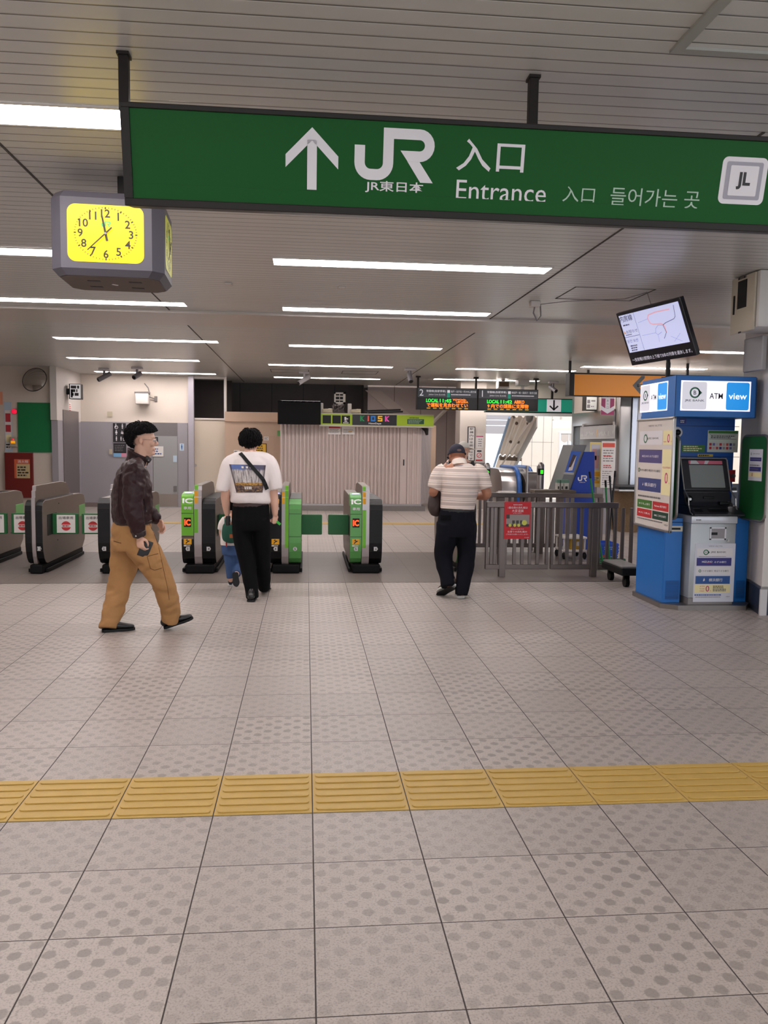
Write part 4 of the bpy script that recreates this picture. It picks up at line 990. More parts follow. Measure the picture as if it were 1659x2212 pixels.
q = [W(1375, 905, X=xp), W(1456, 900, X=xp), W(1446, 1152, X=xp), W(1367, 1133, X=xp)]
py0, py1 = (q[1].y+q[2].y)/2, (q[0].y+q[3].y)/2; pz0, pz1 = (q[2].z+q[3].z)/2, (q[0].z+q[1].z)/2
pf = thing('framed_poster', 'tall silver framed bank fee poster on the left side of the blue booth', 'poster', (xp, (py0+py1)/2, pz0))
b = MB(); T = .026
b.box((xp, py0, pz0), (xp+.025, py0+T, pz1), .006).box((xp, py1-T, pz0), (xp+.025, py1, pz1), .006).box((xp, py0, pz0), (xp+.025, py1, pz0+T), .006).box((xp, py0, pz1-T), (xp+.025, py1, pz1), .006)
b.build('frame', M_ALU, pf, smooth=35)
for (yy, zz_) in ((py0+.1, pz0+.3), (py1-.1, pz0+.3), (py0+.1, pz1-.3), (py1-.1, pz1-.3)): pass
MB().box((xp+.024, py0+.25, pz0+.02), (BX-.0005, py0+.3, pz1-.25)).build('bracket', M_ALU, pf)
sh = MB().box((xp+.012, py0+.01, pz0+.01), (xp+.022, py1-.01, pz1-.01)).build('poster_sheet', mat('poster_ivory', (220, 212, 206), .3, coat=.4), pf)
PW, PH = (py1-py0), (pz1-pz0); MP = frame_M((xp+.012, (py0+py1)/2, (pz0+pz1)/2), (0, -1, 0), (0, 0, 1))
po = sh
text('VIEW ALTTE', M_INKL, po, pt(.5, .07), w=PW*.36, h=PH*.016)
flat([pr(.08, .115, .70, .24)], M_SWHITE, po, MP, 'bank_card', .0012); flat([pr(.72, .115, .95, .24), pr(.72, .28, .95, .68)], M_CRYL, po, MP, 'fee_panel', .0012)
flat(ring(0, 0, PW*.035, PW*.052)+[[(PW*.03, PW*.04), (PW*.075, 0), (PW*.03, -PW*.04), (PW*.045, 0)]], M_BANKG, po, pt(.25, .185), 'bank_mark', .002); text('JRE BANK', M_INK, po, pt(.47, .185), w=PW*.28, h=PH*.022, dz=.002)
text('0', M_PINK, po, pt(.86, .185), h=PH*.075, bold=.008, dz=.002); text('0', M_PINK, po, pt(.84, .53), h=PH*.095, bold=.008, dz=.002); text('円', M_PINK, po, pt(.93, .215), h=PH*.014, dz=.002); text('円', M_PINK, po, pt(.92, .575), h=PH*.014, dz=.002)
text('引出手数料', M_PINK, po, pt(.84, .44), w=PW*.2, h=PH*.018, dz=.002); text('手数料', M_REDINK, po, pt(.77, .215), w=PW*.08, h=PH*.01, dz=.002)
flat([pr(.08, .285, .71, .405)], mat('bank_purple', (82, 72, 128), .4), po, MP, 'bank_card', .0012); text('MIZUHO みずほ銀行', M_WHITEINK, po, pt(.40, .345), w=PW*.45, h=PH*.024, bold=.004, dz=.002)
text('りそな銀行 埼玉りそな銀行', M_INK, po, pt(.41, .475), w=PW*.55, h=PH*.022, bold=.004, dz=.002); flat(ring(0, 0, PW*.014, PW*.026), M_BANKG, po, pt(.1, .475), 'bank_mark', .002)
flat([pr(.08, .545, .71, .665)], mat('bank_blue_two', (58, 70, 128), .4), po, MP, 'bank_card', .0012); text('横浜銀行', M_WHITEINK, po, pt(.43, .605), w=PW*.32, h=PH*.034, bold=.004, dz=.002)
flat([[(-.006, -.012), (.002, .016), (.006, -.012)], [(.004, -.012), (.006, .02), (.013, -.004)]], M_SWHITE, po, pt(.22, .605), 'sail_mark', .002)
flat(lines(-PW*.4, -PH*.01, PW*.42, PH*.01, 1, random.Random(21), .8), M_INKL, po, pt(.5, .715), 'small_print', .002)
for (u, v, m, s) in ((.29, .785, mat('bank_leaf_green', (70, 122, 50), .4), 'ゆうちょ銀行'), (.72, .785, mat('bank_red', (196, 48, 52), .4), 'Rakuten 楽天銀行'), (.29, .87, mat('bank_red', (196, 48, 52), .4), 'MUFG 三菱UFJ'), (.72, .87, mat('bank_dark_green', (30, 66, 52), .4), 'SMBC 三井住友銀行')):
    flat([pr(u-.205, v-.037, u+.205, v+.037)], m, po, MP, 'bank_card', .0012); text(s, M_WHITEINK, po, pt(u, v), w=PW*.31, h=PH*.02, bold=.004, dz=.002)
flat(lines(-PW*.4, -PH*.008, PW*.3, PH*.008, 1, random.Random(22), .6), M_INKL, po, pt(.5, .925), 'small_print', .002); text('VIEW', M_INK, po, pt(.88, .94), w=PW*.1, h=PH*.014, dz=.002)

# ================================================================= TILTED INFORMATION SCREEN
n_ = Vector((-math.sin(1.28644)*math.cos(.39983), -math.cos(1.28644)*math.cos(.39983), -math.sin(.39983)))
r_ = Vector((math.cos(1.28644), -math.sin(1.28644), 0)); u_ = r_.cross(-n_); u_ = u_ if u_.z > 0 else -u_
ro = .01889; r2 = r_*math.cos(ro)+u_*math.sin(ro); u2 = -r_*math.sin(ro)+u_*math.cos(ro)
tc_ = Vector((3.34677, 7.75, 2.608534)); TW, TH = .926, .5557
MT = frame_M(tc_, r2, u2)
tvp = W(1443, 800, Y=7.72)
tv = thing('information_screen', 'tilted flat screen showing a railway line map above the blue booth', 'screen', (tvp.x, 7.72, hz1))
o = MB().box((-TW/2, -TH/2, -.05), (TW/2, TH/2, 0), .006).build('housing', mat('screen_bezel', (30, 28, 36), .35), tv); o.data.transform(MT)
M_SCR = mat('screen_white', (190, 195, 230), .3, emit=.66)
sw, sh_ = TW*.93, TH*.70; sy = TH*.095
f = flat([R(-sw/2, sy-sh_/2, sw/2, sy+sh_/2)], M_SCR, o, MT, 'picture', .002)
M_SIN = mat('screen_ink', (50, 48, 66), .5)
text('内房線', M_SIN, f, MT @ Matrix.Translation((-sw*.385, sy+sh_*.40, 0)), w=sw*.22, h=sh_*.16, bold=.005, dz=.003)
text('お知らせ', M_SIN, f, MT @ Matrix.Translation((-sw*.35, sy+sh_*.05, 0)), w=sw*.20, h=sh_*.085, dz=.003)
text('운전 보선', mat('screen_grey_ink', (110, 112, 134), .5), f, MT @ Matrix.Translation((-sw*.385, sy-sh_*.2, 0)), w=sw*.19, h=sh_*.085, dz=.003)
flat([[(-sw*.49, sy+sh_*.01), (-sw*.462, sy+sh_*.01), (-sw*.476, sy+sh_*.09)]], mat('screen_orange', (206, 140, 40), .5, emit=.5), f, MT, 'warning_triangle', .003)
flat([R(-sw*.5, sy-sh_*.09, -sw*.24, sy-sh_*.08)], M_SIN, f, MT, 'divider', .003)
flat([R(-sw*.237, sy-sh_*.5, -sw*.233, sy+sh_*.5)], mat('screen_grey_ink', (110, 112, 134), .5), f, MT, 'divider', .003)
flat(lines(-sw*.47, sy+sh_*.2, -sw*.32, sy+sh_*.26, 1, random.Random(1))+lines(-sw*.47, sy-sh_*.05, -sw*.33, sy-sh_*.01, 1, random.Random(1))+lines(-sw*.45, sy-sh_*.48, -sw*.33, sy-sh_*.3, 3, random.Random(2)), mat('screen_grey_ink', (110, 112, 134), .5), f, MT, 'small_print', .003)
def path(pts, w):
    o = []
    for a, c in zip(pts, pts[1:]):
        a, c = Vector(a), Vector(c); d = (c-a).normalized(); n = Vector((-d.y, d.x))*w/2; a = a-d*w*.3; c = c+d*w*.3
        o.append([tuple(a-n), tuple(c-n), tuple(c+n), tuple(a+n)])
    return o
def mp(u, v): return ((u-.5)*sw, sy+(.5-v)*sh_)
flat(path([mp(.84, .13), mp(.62, .12), mp(.5, .15), mp(.47, .22), mp(.49, .36), mp(.53, .40), mp(.66, .43), mp(.70, .50), mp(.70, .66)], .013), mat('map_pink', (224, 176, 184), .4, emit=.5), f, MT, 'map_line', .003)
flat(path([mp(.92, .06), mp(.90, .33), mp(.87, .38), mp(.73, .43), mp(.68, .47), mp(.70, .66), mp(.64, .80)], .005), M_SIN, f, MT, 'map_line', .004)
flat(path([mp(.55, .52), mp(.60, .45), mp(.67, .47)], .004)+path([mp(.55, .52), mp(.53, .62), mp(.56, .68), mp(.63, .63)], .004)+path([mp(.3, .62), mp(.53, .62)], .003)+path([mp(.56, .68), mp(.55, .86)], .003)+path([mp(.3, .28), mp(.47, .24)], .003)+path([mp(.75, .78), mp(.9, .95)], .003)+path([mp(.9, .75), mp(.78, .92)], .003), mat('map_grey', (150, 152, 186), .4, emit=.4), f, MT, 'map_line', .0035)
text('～安房鴨川駅間の上下線で8本の列車を運休します。', mat('screen_ticker', (196, 192, 206), .4, emit=.7), o, MT @ Matrix.Translation((0, -TH*.40, 0)), w=TW*.92, h=TH*.07)
MB().cyl((tvp.x, 7.72, hz1+.001), (tvp.x, 7.72, hz1+.16), .022).cyl((tvp.x, 7.72, hz1+.001), (tvp.x, 7.72, hz1+.02), .06).build('pole', M_BLACK, tv)
MB().tube([(tvp.x, 7.72, hz1+.15), (tvp.x, 7.74, hz1+.3), tuple(tc_-n_*.06)], .02, 8).build('arm', M_BLACK, tv)

# ================================================================= CABINET HIGH ON THE RIGHT PILLAR
M_BEI = mat('cabinet_beige', (196, 186, 168), .5, .1)
kx0, kx1 = PLX-.055, PLX
zt_a, zb_a = W(1600, 592, X=PLX-.0).z, W(1600, 716, X=PLX-.0).z
Ya, Yb = 6.62, 7.32
# left face seen from 1583 to 1640 px, front edge about 1640
cbx = W(1640, 650, Y=6.75).x
z0_, z1_ = W(1640, 705, Y=6.75).z, W(1640, 582, Y=6.75).z
yb_ = W(1584, 650, X=cbx).y
cab = thing('wall_cabinet', 'beige metal control cabinet high on the pillar at the right edge', 'cabinet', (cbx+.2, 7.0, z0_))
MB().box((cbx, 6.75, z0_), (cbx+.62, min(yb_, 7.55), z1_), .008).build('body', mat('cabinet_white', (208, 204, 200), .45, .1), cab, smooth=35)
dr = MB().box((cbx-.022, 6.79, z0_-.02), (cbx-.0005, min(yb_, 7.55), z1_-.005), .012, 3).build('door', M_BEI, cab, smooth=35)
ym = W(1609, 640, X=cbx-.022)
MB().box((cbx-.026, W(1613, 640, X=cbx-.022).y, W(1604, 665, X=cbx-.022).z), (cbx-.0222, W(1594, 640, X=cbx-.022).y, W(1604, 606, X=cbx-.022).z)).build('window', M_BLACK, dr)
MB().box((cbx-.03, W(1586, 640, X=cbx-.022).y-.02, W(1586, 680, X=cbx-.022).z), (cbx-.0222, W(1586, 640, X=cbx-.022).y, W(1586, 640, X=cbx-.022).z)).build('handle', M_BLACK, dr)
Mc = frame_M((cbx-.0222, W(1604, 600, X=cbx-.022).y, W(1604, 600, X=cbx-.022).z), (0, -1, 0), (0, 0, 1))
flat(lines(-.07, -.012, .07, .012, 1, random.Random(2), .8)+[R(-.03, -.48, .02, -.465)], M_INK, dr, Mc, 'plate_print', .001)
MB().box((cbx+.1, 6.9, z1_), (cbx+.5, 7.4, CZ), .005).build('mounting_neck', M_DKFRAME, cab)
MB().box((PLX-.05, PLY+.1, hz1+.05), (PLX-.001, PLY+.42, z0_-.02), .01).build('conduit', mat('conduit_grey', (170, 168, 170), .5), cab)
# ================================================================= LEFT WALL ITEMS
def plane_M(px0, py0, px1, py1, Y):
    a, c = pbox(px0, py0, px1, py1, Y, 0, 0)
    return frame_M(((a[0]+c[0])/2, Y, (a[2]+c[2])/2), (1, 0, 0), (0, 0, 1)), c[0]-a[0], c[2]-a[2]
def wall_sheet(name, px0, py0, px1, py1, Y, m, label, cat, th=.01, group=None, bev=0):
    a, c = pbox(px0, py0, px1, py1, Y, .0004, th)
    cx, cz = (a[0]+c[0])/2, (a[2]+c[2])/2
    t = thing(name, label, cat, (cx, Y, a[2]), group)
    o = MB().box(a, c, bev).build('sheet', m, t)
    return t, o, frame_M((cx, Y-th, cz), (1, 0, 0), (0, 0, 1)), c[0]-a[0], c[2]-a[2]
LY = 17.7
rn = random.Random(4)
t, o, M, w, h = wall_sheet('notice_board', 39.5, 870, 116.5, 977, LY, mat('board_green', (8, 112, 62), .55), 'blank bright green board on the wall at the left', 'board', .03)
t, o, M, w, h = wall_sheet('hydrant_cabinet', 13, 978, 73, 1075, LY, mat('hydrant_red', (112, 26, 22), .5), 'dark red fire hydrant cabinet under the green board', 'cabinet', .06)
Mh, wh, hh = plane_M(31, 992, 64.5, 1033, LY-.06)
f = flat([R(-wh/2, -hh/2, wh/2, hh/2)], mat('hydrant_sheet', (196, 176, 130), .6), o, Mh, 'notice', .001)
flat([R(-wh*.5, hh*.25, wh*.5, hh*.5), R(-wh*.5, -hh*.5, -wh*.36, hh*.25)], mat('hydrant_orange', (206, 96, 60), .6), f, Mh, 'notice_heading', .002)
text('消火栓', M_SWHITE, f, Mh @ Matrix.Translation((.02, hh*.38, 0)), h=hh*.16, w=wh*.7, bold=.01, dz=.003)
flat(lines(-wh*.3, -hh*.42, wh*.45, hh*.15, 4, rn), M_INK, f, Mh, 'small_print', .002)
t, o, M, w, h = wall_sheet('poster', 10, 868, 26, 976, LY, mat('poster_paleblue', (176, 196, 210), .6), 'narrow pale poster with red blocks left of the green board', 'poster', .006)
flat([R(-w*.42, -h*.45, w*.42, h*.33)], M_PAPER, o, M, 'poster_panel', .001)
flat([R(-w*.35, h*.1, w*.35, h*.27), R(-w*.35, -h*.1, w*.35, h*.04)], mat('poster_red', (186, 50, 62), .6), o, M, 'poster_block', .002)
flat([R(-w*.35, -h*.3, w*.35, -h*.16)], M_CRYL, o, M, 'poster_block', .002); flat(lines(-w*.35, -h*.43, w*.35, -h*.33, 2, rn), M_INK, o, M, 'small_print', .002)
p = W(31.5, 889, Y=LY)
al = thing('alarm_lamp', 'small round red alarm lamp beside the green board', 'lamp', (p.x, LY, p.z))
MB().lathe([(.06, 0), (.06, .02)], M=frame_M((p.x, LY-.0004, p.z), (1, 0, 0), (0, 0, 1))).build('base', M_BRUSH, al, smooth=40)
MB().lathe([(.052, .0201), (.05, .05), (.035, .075), (.005, .085)], M=frame_M((p.x, LY, p.z), (1, 0, 0), (0, 0, 1))).build('lens', mat('alarm_red', (220, 20, 60), .3, emit=.8), al, smooth=40)
a, c = pbox(25, 944, 38.5, 965, LY, .0004, .1)
ab = thing('alarm_box', 'small grey call box with a lit orange button beside the green board', 'box', ((a[0]+c[0])/2, LY, a[2]))
o = MB().box(a, c, .008).build('body', mat('alarm_box_grey', (170, 160, 140), .5), ab)
MB().box((a[0]+.02, LY-.112, a[2]+.07), (c[0]-.02, LY-.1002, a[2]+.12), .004).build('button', mat('alarm_orange', (240, 160, 20), .4, emit=.6), ab)
MB().sphere(((a[0]+c[0])/2, LY-.106, a[2]+.15), .018).build('lamp', mat('alarm_red', (220, 20, 60), .3, emit=.8), ab)
t, o, M, w, h = wall_sheet('orange_poster', -16, 846, 6, 874, 17.69, mat('poster_salmon', (226, 150, 120), .6), 'salmon pink poster cut off by the left edge', 'poster', .01)
# convex mirror
p = W(74, 820, Y=17.4)
mr = thing('convex_mirror', 'round convex mirror high on the cream wall at the left', 'mirror', (p.x, 17.65, p.z))
Mm = frame_M((p.x, 17.42, p.z), (.95, -.1, .2), (-.18, .35, .92))
prof = [(.0, .075)]+[(.25*math.sin(a), .25*0+.075-(.25*(1-math.cos(a*1.0)))*.55) for a in [PI/2*k/10 for k in range(1, 11)]]
MB().lathe([(.002, .078)]+[(.245*k/10, .078-.07*(k/10)**2) for k in range(1, 11)]+[(.244, -.01), (.002, -.01)], M=Mm, n=36).build('mirror_glass', mat('mirror_face', (200, 195, 190), .03, 1.0), mr, smooth=40)
rp = [Mm @ Vector((.25*math.cos(2*PI*k/36), .25*math.sin(2*PI*k/36), 0)) for k in range(37)]
MB().tube(rp, .009, 8).build('rim', M_DKFRAME, mr, smooth=True)
MB().tube([Mm @ Vector((0, 0, -.01)), (p.x, 17.6, p.z), (p.x, LY-.001, p.z)], .02, 8).build('bracket', M_BRUSH, mr)
# double-sided sign box on the pier side
sy0, sy1 = W(148, 845, X=PX+.02).y, W(172, 845, X=PX+.02).y
zb0, zb1 = W(160, 862, X=PX+.2).z, W(160, 829, X=PX+.2).z
p = W(160, 845, Y=18.2)
sb = thing('wall_sign_box', 'small black framed lightbox sign on the white pier at the left', 'sign', (p.x, 18.3, zb0))
a, c = pbox(149, 829, 173.5, 862, 18.2, -.16, .0)
x0_ = a[0]; 
MB().box((a[0], 18.2, a[2]), (c[0], 18.42, c[2]), .006).build('case', M_BLACK, sb)
MB().box((PX+.0005, 18.25, a[2]+.1), (a[0]-.0001, 18.37, c[2]-.1)).build('bracket', M_BLACK, sb) if a[0] > PX+.01 else None
f = flat([R(-.105, -.15, .115, .15)], mat('sign_face_lit', (226, 224, 226), .4, emit=.3), sb, frame_M(((a[0]+c[0])/2+.01, 18.199, (a[2]+c[2])/2), (1, 0, 0), (0, 0, 1)), 'face', .002)
flat(lines(-.09, -.1, .1, .13, 3, rn, .8)+[R(-.09, -.13, -.05, .03)], M_INK, f, frame_M(((a[0]+c[0])/2+.01, 18.199, (a[2]+c[2])/2), (1, 0, 0), (0, 0, 1)), 'small_print', .004)
p = W(151, 880, X=PX)
t = thing('door_notice', 'tiny paper notice above the dark door in the white pier', 'notice', (PX, p.y, p.z-.1))
MB().box((PX+.0004, p.y-.09, p.z-.1), (PX+.005, p.y+.09, p.z+.1)).build('sheet', M_PAPER, t)
flat(lines(-.07, -.08, .07, .08, 4, rn), M_REDINK, t, frame_M((PX+.005, p.y, p.z), (0, 1, 0), (0, 0, 1)), 'small_print')
# emergency light with whip aerial, small plates, pictogram boards on the back wall
BY = 19.37
a, c = pbox(296, 851, 324, 874, BY, .0004, .22)
em = thing('emergency_light', 'white wall unit with a curved cable high on the cream back wall', 'light', ((a[0]+c[0])/2, BY, a[2]))
b = MB().box(a, c, .02, 3); b.build('body', M_WHITE, em, smooth=35)
MB().box((a[0]-.02, BY-.2, c[2]+.0005), (c[0]+.01, BY-.01, c[2]+.05), .008).build('bracket', M_BRUSH, em)
q0 = W(323, 850, Y=BY-.1); q1 = W(320, 838, Y=BY-.1); q2 = W(312, 828, Y=BY-.08); q3 = W(335, 862, Y=BY-.03)
MB().tube([(q0.x, BY-.1, q0.z-.03), q0, q1, q2], .012, 6).tube([(c[0]-.03, BY-.1, c[2]-.06), (q3.x, BY-.03, q3.z)], .012, 6).build('cable', M_LINTEL, em)
bx = pbox(334, 856, 340, 867, BY, .0004, .04); MB().box(*bx).build('junction', M_BRUSH, em)
t, o, M, w, h = wall_sheet('wall_plate', 232, 889, 243, 900, BY, mat('plate_beige', (184, 172, 150), .5), 'small beige blank plate on the cream back wall', 'plate', .02)
t, o, M, w, h = wall_sheet('light_switch', 236, 970, 242.5, 981, 19.33, mat('plate_beige', (184, 172, 150), .5), 'small beige switch plate left of the restroom sign', 'switch', .02)
M_PICTO = mat('pictogram_black', (38, 36, 40), .45)
t, o, M, w, h = wall_sheet('restroom_sign', 244.5, 914, 272, 955, 19.33, M_PICTO, 'black restroom pictogram sign with white figures on the grey wall', 'sign', .015)
def person_picto(x, y, s, skirt=False):
    r = [disc(x, y+s*.42, s*.11, 12)]
    r.append([(x-s*.13, y+s*.28), (x-s*(.24 if skirt else .13), y-s*.12), (x+s*(.24 if skirt else .13), y-s*.12), (x+s*.13, y+s*.28)][::-1])
    r += [R(x-s*.1, y-s*.5, x-s*.015, y-s*.12), R(x+s*.015, y-s*.5, x+s*.1, y-s*.12)]; return r
pc = []
s = h*.26
pc += person_picto(w*.24, h*.33, s); pc += ring(-w*.24, h*.28, s*.25, s*.36, 16)+[disc(-w*.27, h*.44, s*.11, 10), R(-w*.31, h*.27, -w*.24, h*.40)]
pc += person_picto(-w*.24, 0, s, True); pc += [disc(w*.2, h*.07, s*.1, 10), R(w*.12, -h*.06, w*.34, h*.02)]+ring(w*.3, -h*.02, s*.15, s*.25, 12)
pc += person_picto(-w*.24, -h*.32, s*.9); pc += person_picto(w*.12, -h*.32, s*.8)+person_picto(w*.34, -h*.32, s*.8, True)
flat(pc, M_SWHITE, o, M, 'pictograms')
t, o, M, w, h = wall_sheet('restroom_sign', 245.5, 958, 273, 987, 19.33, M_PICTO, 'black information panel with a pale blue foot below the pictogram sign', 'sign', .015)
flat(lines(-w*.4, -h*.1, w*.4, h*.42, 4, rn, .4), M_INKL, o, M, 'small_print'); flat([R(-w/2, -h/2, w*.1, -h*.22)], mat('panel_blue', (120, 168, 206), .5), o, M, 'foot'); flat([R(w*.1, -h/2, w/2, -h*.22)], mat('panel_pink', (206, 140, 160), .5), o, M, 'foot')
t, o, M, w, h = wall_sheet('door_paper', 313, 964, 353, 986, 19.335, M_PAPER, 'white paper notice taped to the grey door behind the walking man', 'notice', .004)
flat(lines(-w*.4, -h*.35, w*.4, h*.35, 3, rn), M_BLUEB, o, M, 'small_print')
t, o, M, w, h = wall_sheet('door_sign', 326, 944, 341.5, 961.5, 19.335, M_PICTO, 'small black square sign on the grey door behind the walking man', 'sign', .006)
t, o, M, w, h = wall_sheet('wall_sticker', 388, 958, 397.5, 973.5, 19.33, mat('sticker_blue', (186, 204, 218), .5), 'pale blue sticker with white figure on the grey wall by the lilac post', 'sticker', .004)
flat(person_picto(0, 0, h*.7), M_BLUEB, o, M, 'figure')
t, o, M, w, h = wall_sheet('wall_sticker', 374, 984, 382, 998, 19.335, mat('sticker_blue', (186, 204, 218), .5), 'tiny pale blue sticker on the right edge of the grey door', 'sticker', .004)
# ================================================================= KIOSK
KY = 18.7
M_SHUT = None
def shutter_material():
    m = bpy.data.materials.new('shutter_slats'); m.use_nodes = True; t_ = NT(m)
    c = t_.mix(t_.noise(t_.n('ShaderNodeTexCoord').outputs['Object'], 1.5, 3), lin((196, 180, 174)), lin((206, 190, 184)))
    t_.link(c, t_.b.inputs['Base Color']); t_.b.inputs['Roughness'].default_value = .45; t_.b.inputs['Metallic'].default_value = .1
    return m
M_SHUT = shutter_material()
kx0, kx1 = W(605, 1000, Y=KY).x, W(909, 1000, Y=KY).x
kz0, kz1 = .155, W(750, 915, Y=KY).z
ks = thing('kiosk', 'closed kiosk with ribbed grey shutter and lime coloured fascia sign', 'kiosk', ((kx0+kx1)/2, KY+.4, 0))
def ribbed(x0, x1, y, z0, z1, pitch, amp):
    """vertical folded slats"""
    bm = bmesh.new(); n = int((x1-x0)/pitch); top = []; bot = []
    for i in range(n+1):
        for (u, d) in ((0, 0), (.18, -amp), (.62, -amp), (.8, 0)):
            if i == n and u > 0: break
            x = x0+(x1-x0)*(i+u)/n; top.append((x, y+d, z1)); bot.append((x, y+d, z0))
    tv = [bm.verts.new(p) for p in top]; bv = [bm.verts.new(p) for p in bot]
    for i in range(len(tv)-1): bm.faces.new((bv[i], bv[i+1], tv[i+1], tv[i]))
    me = bpy.data.meshes.new('shutter'); bm.to_mesh(me); bm.free(); return me
xm = W(864, 1000, Y=KY).x
obj('shutter', ribbed(kx0, xm, KY, kz0, kz1, .083, .036), M_SHUT, ks)
pst = MB().box((xm+.001, KY-.03, kz0), (xm+.15, KY+.02, kz1)).build('shutter_post', M_SHUT, ks)
p = W(872, 1000, Y=KY-.03); MB().box((p.x-.012, KY-.05, p.z-.06), (p.x+.012, KY-.0305, p.z+.08)).build('shutter_handle', M_BLACK, pst)
obj('shutter', ribbed(xm+.151, kx1, KY, kz0, kz1, .083, .022), M_SHUT, ks)
# shutter returning along the right side, catching light
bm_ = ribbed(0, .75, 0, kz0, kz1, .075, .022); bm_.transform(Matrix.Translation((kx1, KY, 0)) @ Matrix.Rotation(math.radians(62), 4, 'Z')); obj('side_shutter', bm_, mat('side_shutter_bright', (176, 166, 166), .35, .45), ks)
q = W(921, 1000, Y=KY); 
MB().box((q.x+.17, KY+.55, 0), (q.x+.3, KY+.72, kz1)).build('corner_board', M_WOOD, ks)
MB().box((kx0, KY-.12, .0), (kx1+.1, KY+.3, .115), .004).build('plinth', M_BRUSH, ks)
MB().box((kx0, KY-.06, .1155), (kx1+.02, KY+.06, .152)).build('track', M_ALU, ks)
# fascia
SYK = KY-.28
fx0, fx1 = W(693, 907, Y=SYK).x, W(937, 907, Y=SYK).x
fz0, fz1 = W(815, 919, Y=SYK).z, W(815, 896, Y=SYK).z
M_LIME = mat('fascia_lime', (150, 176, 26), .5, emit=.12)
fas = MB().box((fx0, SYK, fz0), (fx1, SYK+.30, fz1)).build('fascia', M_LIME, ks)
MB().box((fx0-.03, SYK-.012, fz0-.035), (fx1, SYK+.31, fz0-.0005)).box((fx0-.03, SYK-.012, fz1+.0005), (fx1, SYK+.31, fz1+.022)).box((fx0-.03, SYK-.012, fz0), (fx0-.0005, SYK+.3, fz1)).build('fascia_trim', mat('fascia_trim_cream', (196, 190, 174), .5), ks)
MF, wF, hF = plane_M(693, 896, 937, 919, SYK)
xk = lambda px: W(px, 907, Y=SYK).x-(fx0+fx1)/2
flat([R(xk(761), -hF*.5, xk(857), hF*.5)], mat('fascia_black', (22, 21, 24), .4), fas, MF, 'name_panel', .002)
cols = ((22, 128, 70), (206, 72, 60), (30, 104, 178), (232, 176, 36), (214, 84, 168))
s = hF*.52; tk = s*.26
def letter(ch, cx):
    L = cx-s*.42; Rr = cx+s*.42
    if ch == 'K': return [R(L, 0, L+tk, s)]+[[(L+tk, s*.42), (Rr-tk*1.2, s), (Rr, s), (L+tk, s*.42-tk*.1)][::-1], [(L+tk, s*.60), (L+tk, s*.38), (Rr-tk*1.4, 0), (Rr, 0)]]+[[(L+tk, s*.38), (Rr, s), (Rr-tk*1.4, s), (L+tk, s*.62)]]
    if ch == 'I': return [R(cx-tk/2, 0, cx+tk/2, s)]
    if ch == 'O': return [R(L, 0, L+tk, s), R(Rr-tk, 0, Rr, s), R(L+tk, 0, Rr-tk, tk), R(L+tk, s-tk, Rr-tk, s)]
    if ch == 'S':
        t2 = s*.22
        return [R(L, s-t2, Rr, s), R(L, s*.5-t2/2, Rr, s*.5+t2/2), R(L, 0, Rr, t2), R(L, s*.5+t2/2, L+t2, s-t2), R(Rr-t2, t2, Rr, s*.5-t2/2)]
for (ch, px, cl_) in (('K', 783, 0), ('I', 795.5, 1), ('O', 806, 2), ('S', 821, 3), ('K', 836.5, 4)):
    flat([[(x, y-hF*.12) for x, y in pl] for pl in letter(ch, xk(px))], mat('kiosk_letter_%d' % cl_, cols[cl_], .5, emit=.3), fas, MF, 'letter', .004)
text('NewDays', M_SWHITE, fas, MF @ Matrix.Translation((xk(810), -hF*.34, 0)), w=xk(824)-xk(797), h=hF*.2, bold=.03, dz=.004)
for i, px in enumerate((706, 727, 747)):
    f = flat([R(xk(px-9), -hF*.38, xk(px+9), hF*.38)], M_BLACK, fas, MF, 'menu_screen', .002)
    if i == 2: flat([R(xk(px-3), -hF*.05, xk(px+1), hF*.25), R(xk(px+1), hF*.02, xk(px+5), hF*.12), R(xk(px-3), -hF*.2, xk(px+3), -hF*.1), R(xk(px-6), -hF*.34, xk(px+6), -hF*.27)], M_SWHITE, f, MF, 'pictogram', .004)
f = flat([R(xk(880), -hF*.32, xk(916), hF*.14)], mat('fascia_darkgreen', (28, 74, 40), .5), fas, MF, 'hours_panel', .002)
flat(lines(xk(882), -hF*.28, xk(914), hF*.1, 3, rn, .35), M_SPALE, f, MF, 'small_print', .004); flat(lines(xk(884), hF*.2, xk(912), hF*.3, 1, rn, .8), mat('fascia_darkgreen', (28, 74, 40), .5), fas, MF, 'small_print', .003)
MB().box(*pbox(609, 866, 692, 869, SYK-.1, .05, .06)).build('screen_edge', M_ALU, thing('black_screen', 'large blank black screen hanging at the left end of the kiosk sign', 'screen', (W(645, 890, Y=SYK).x, SYK, W(645, 917, Y=SYK).z)))
bs = bpy.data.objects['black_screen']
MB().box(*pbox(600, 866, 693, 917, SYK-.1, 0, .06), .006).build('panel', mat('dead_screen', (10, 10, 11), .6, spec=.15), bs)
MB().box((W(640, 880, Y=SYK).x, SYK-.0995, W(640, 890, Y=SYK).z-.1), (W(660, 880, Y=SYK).x, KY-.03, W(640, 890, Y=SYK).z+.1)).build('bracket', M_BLACK, bs)
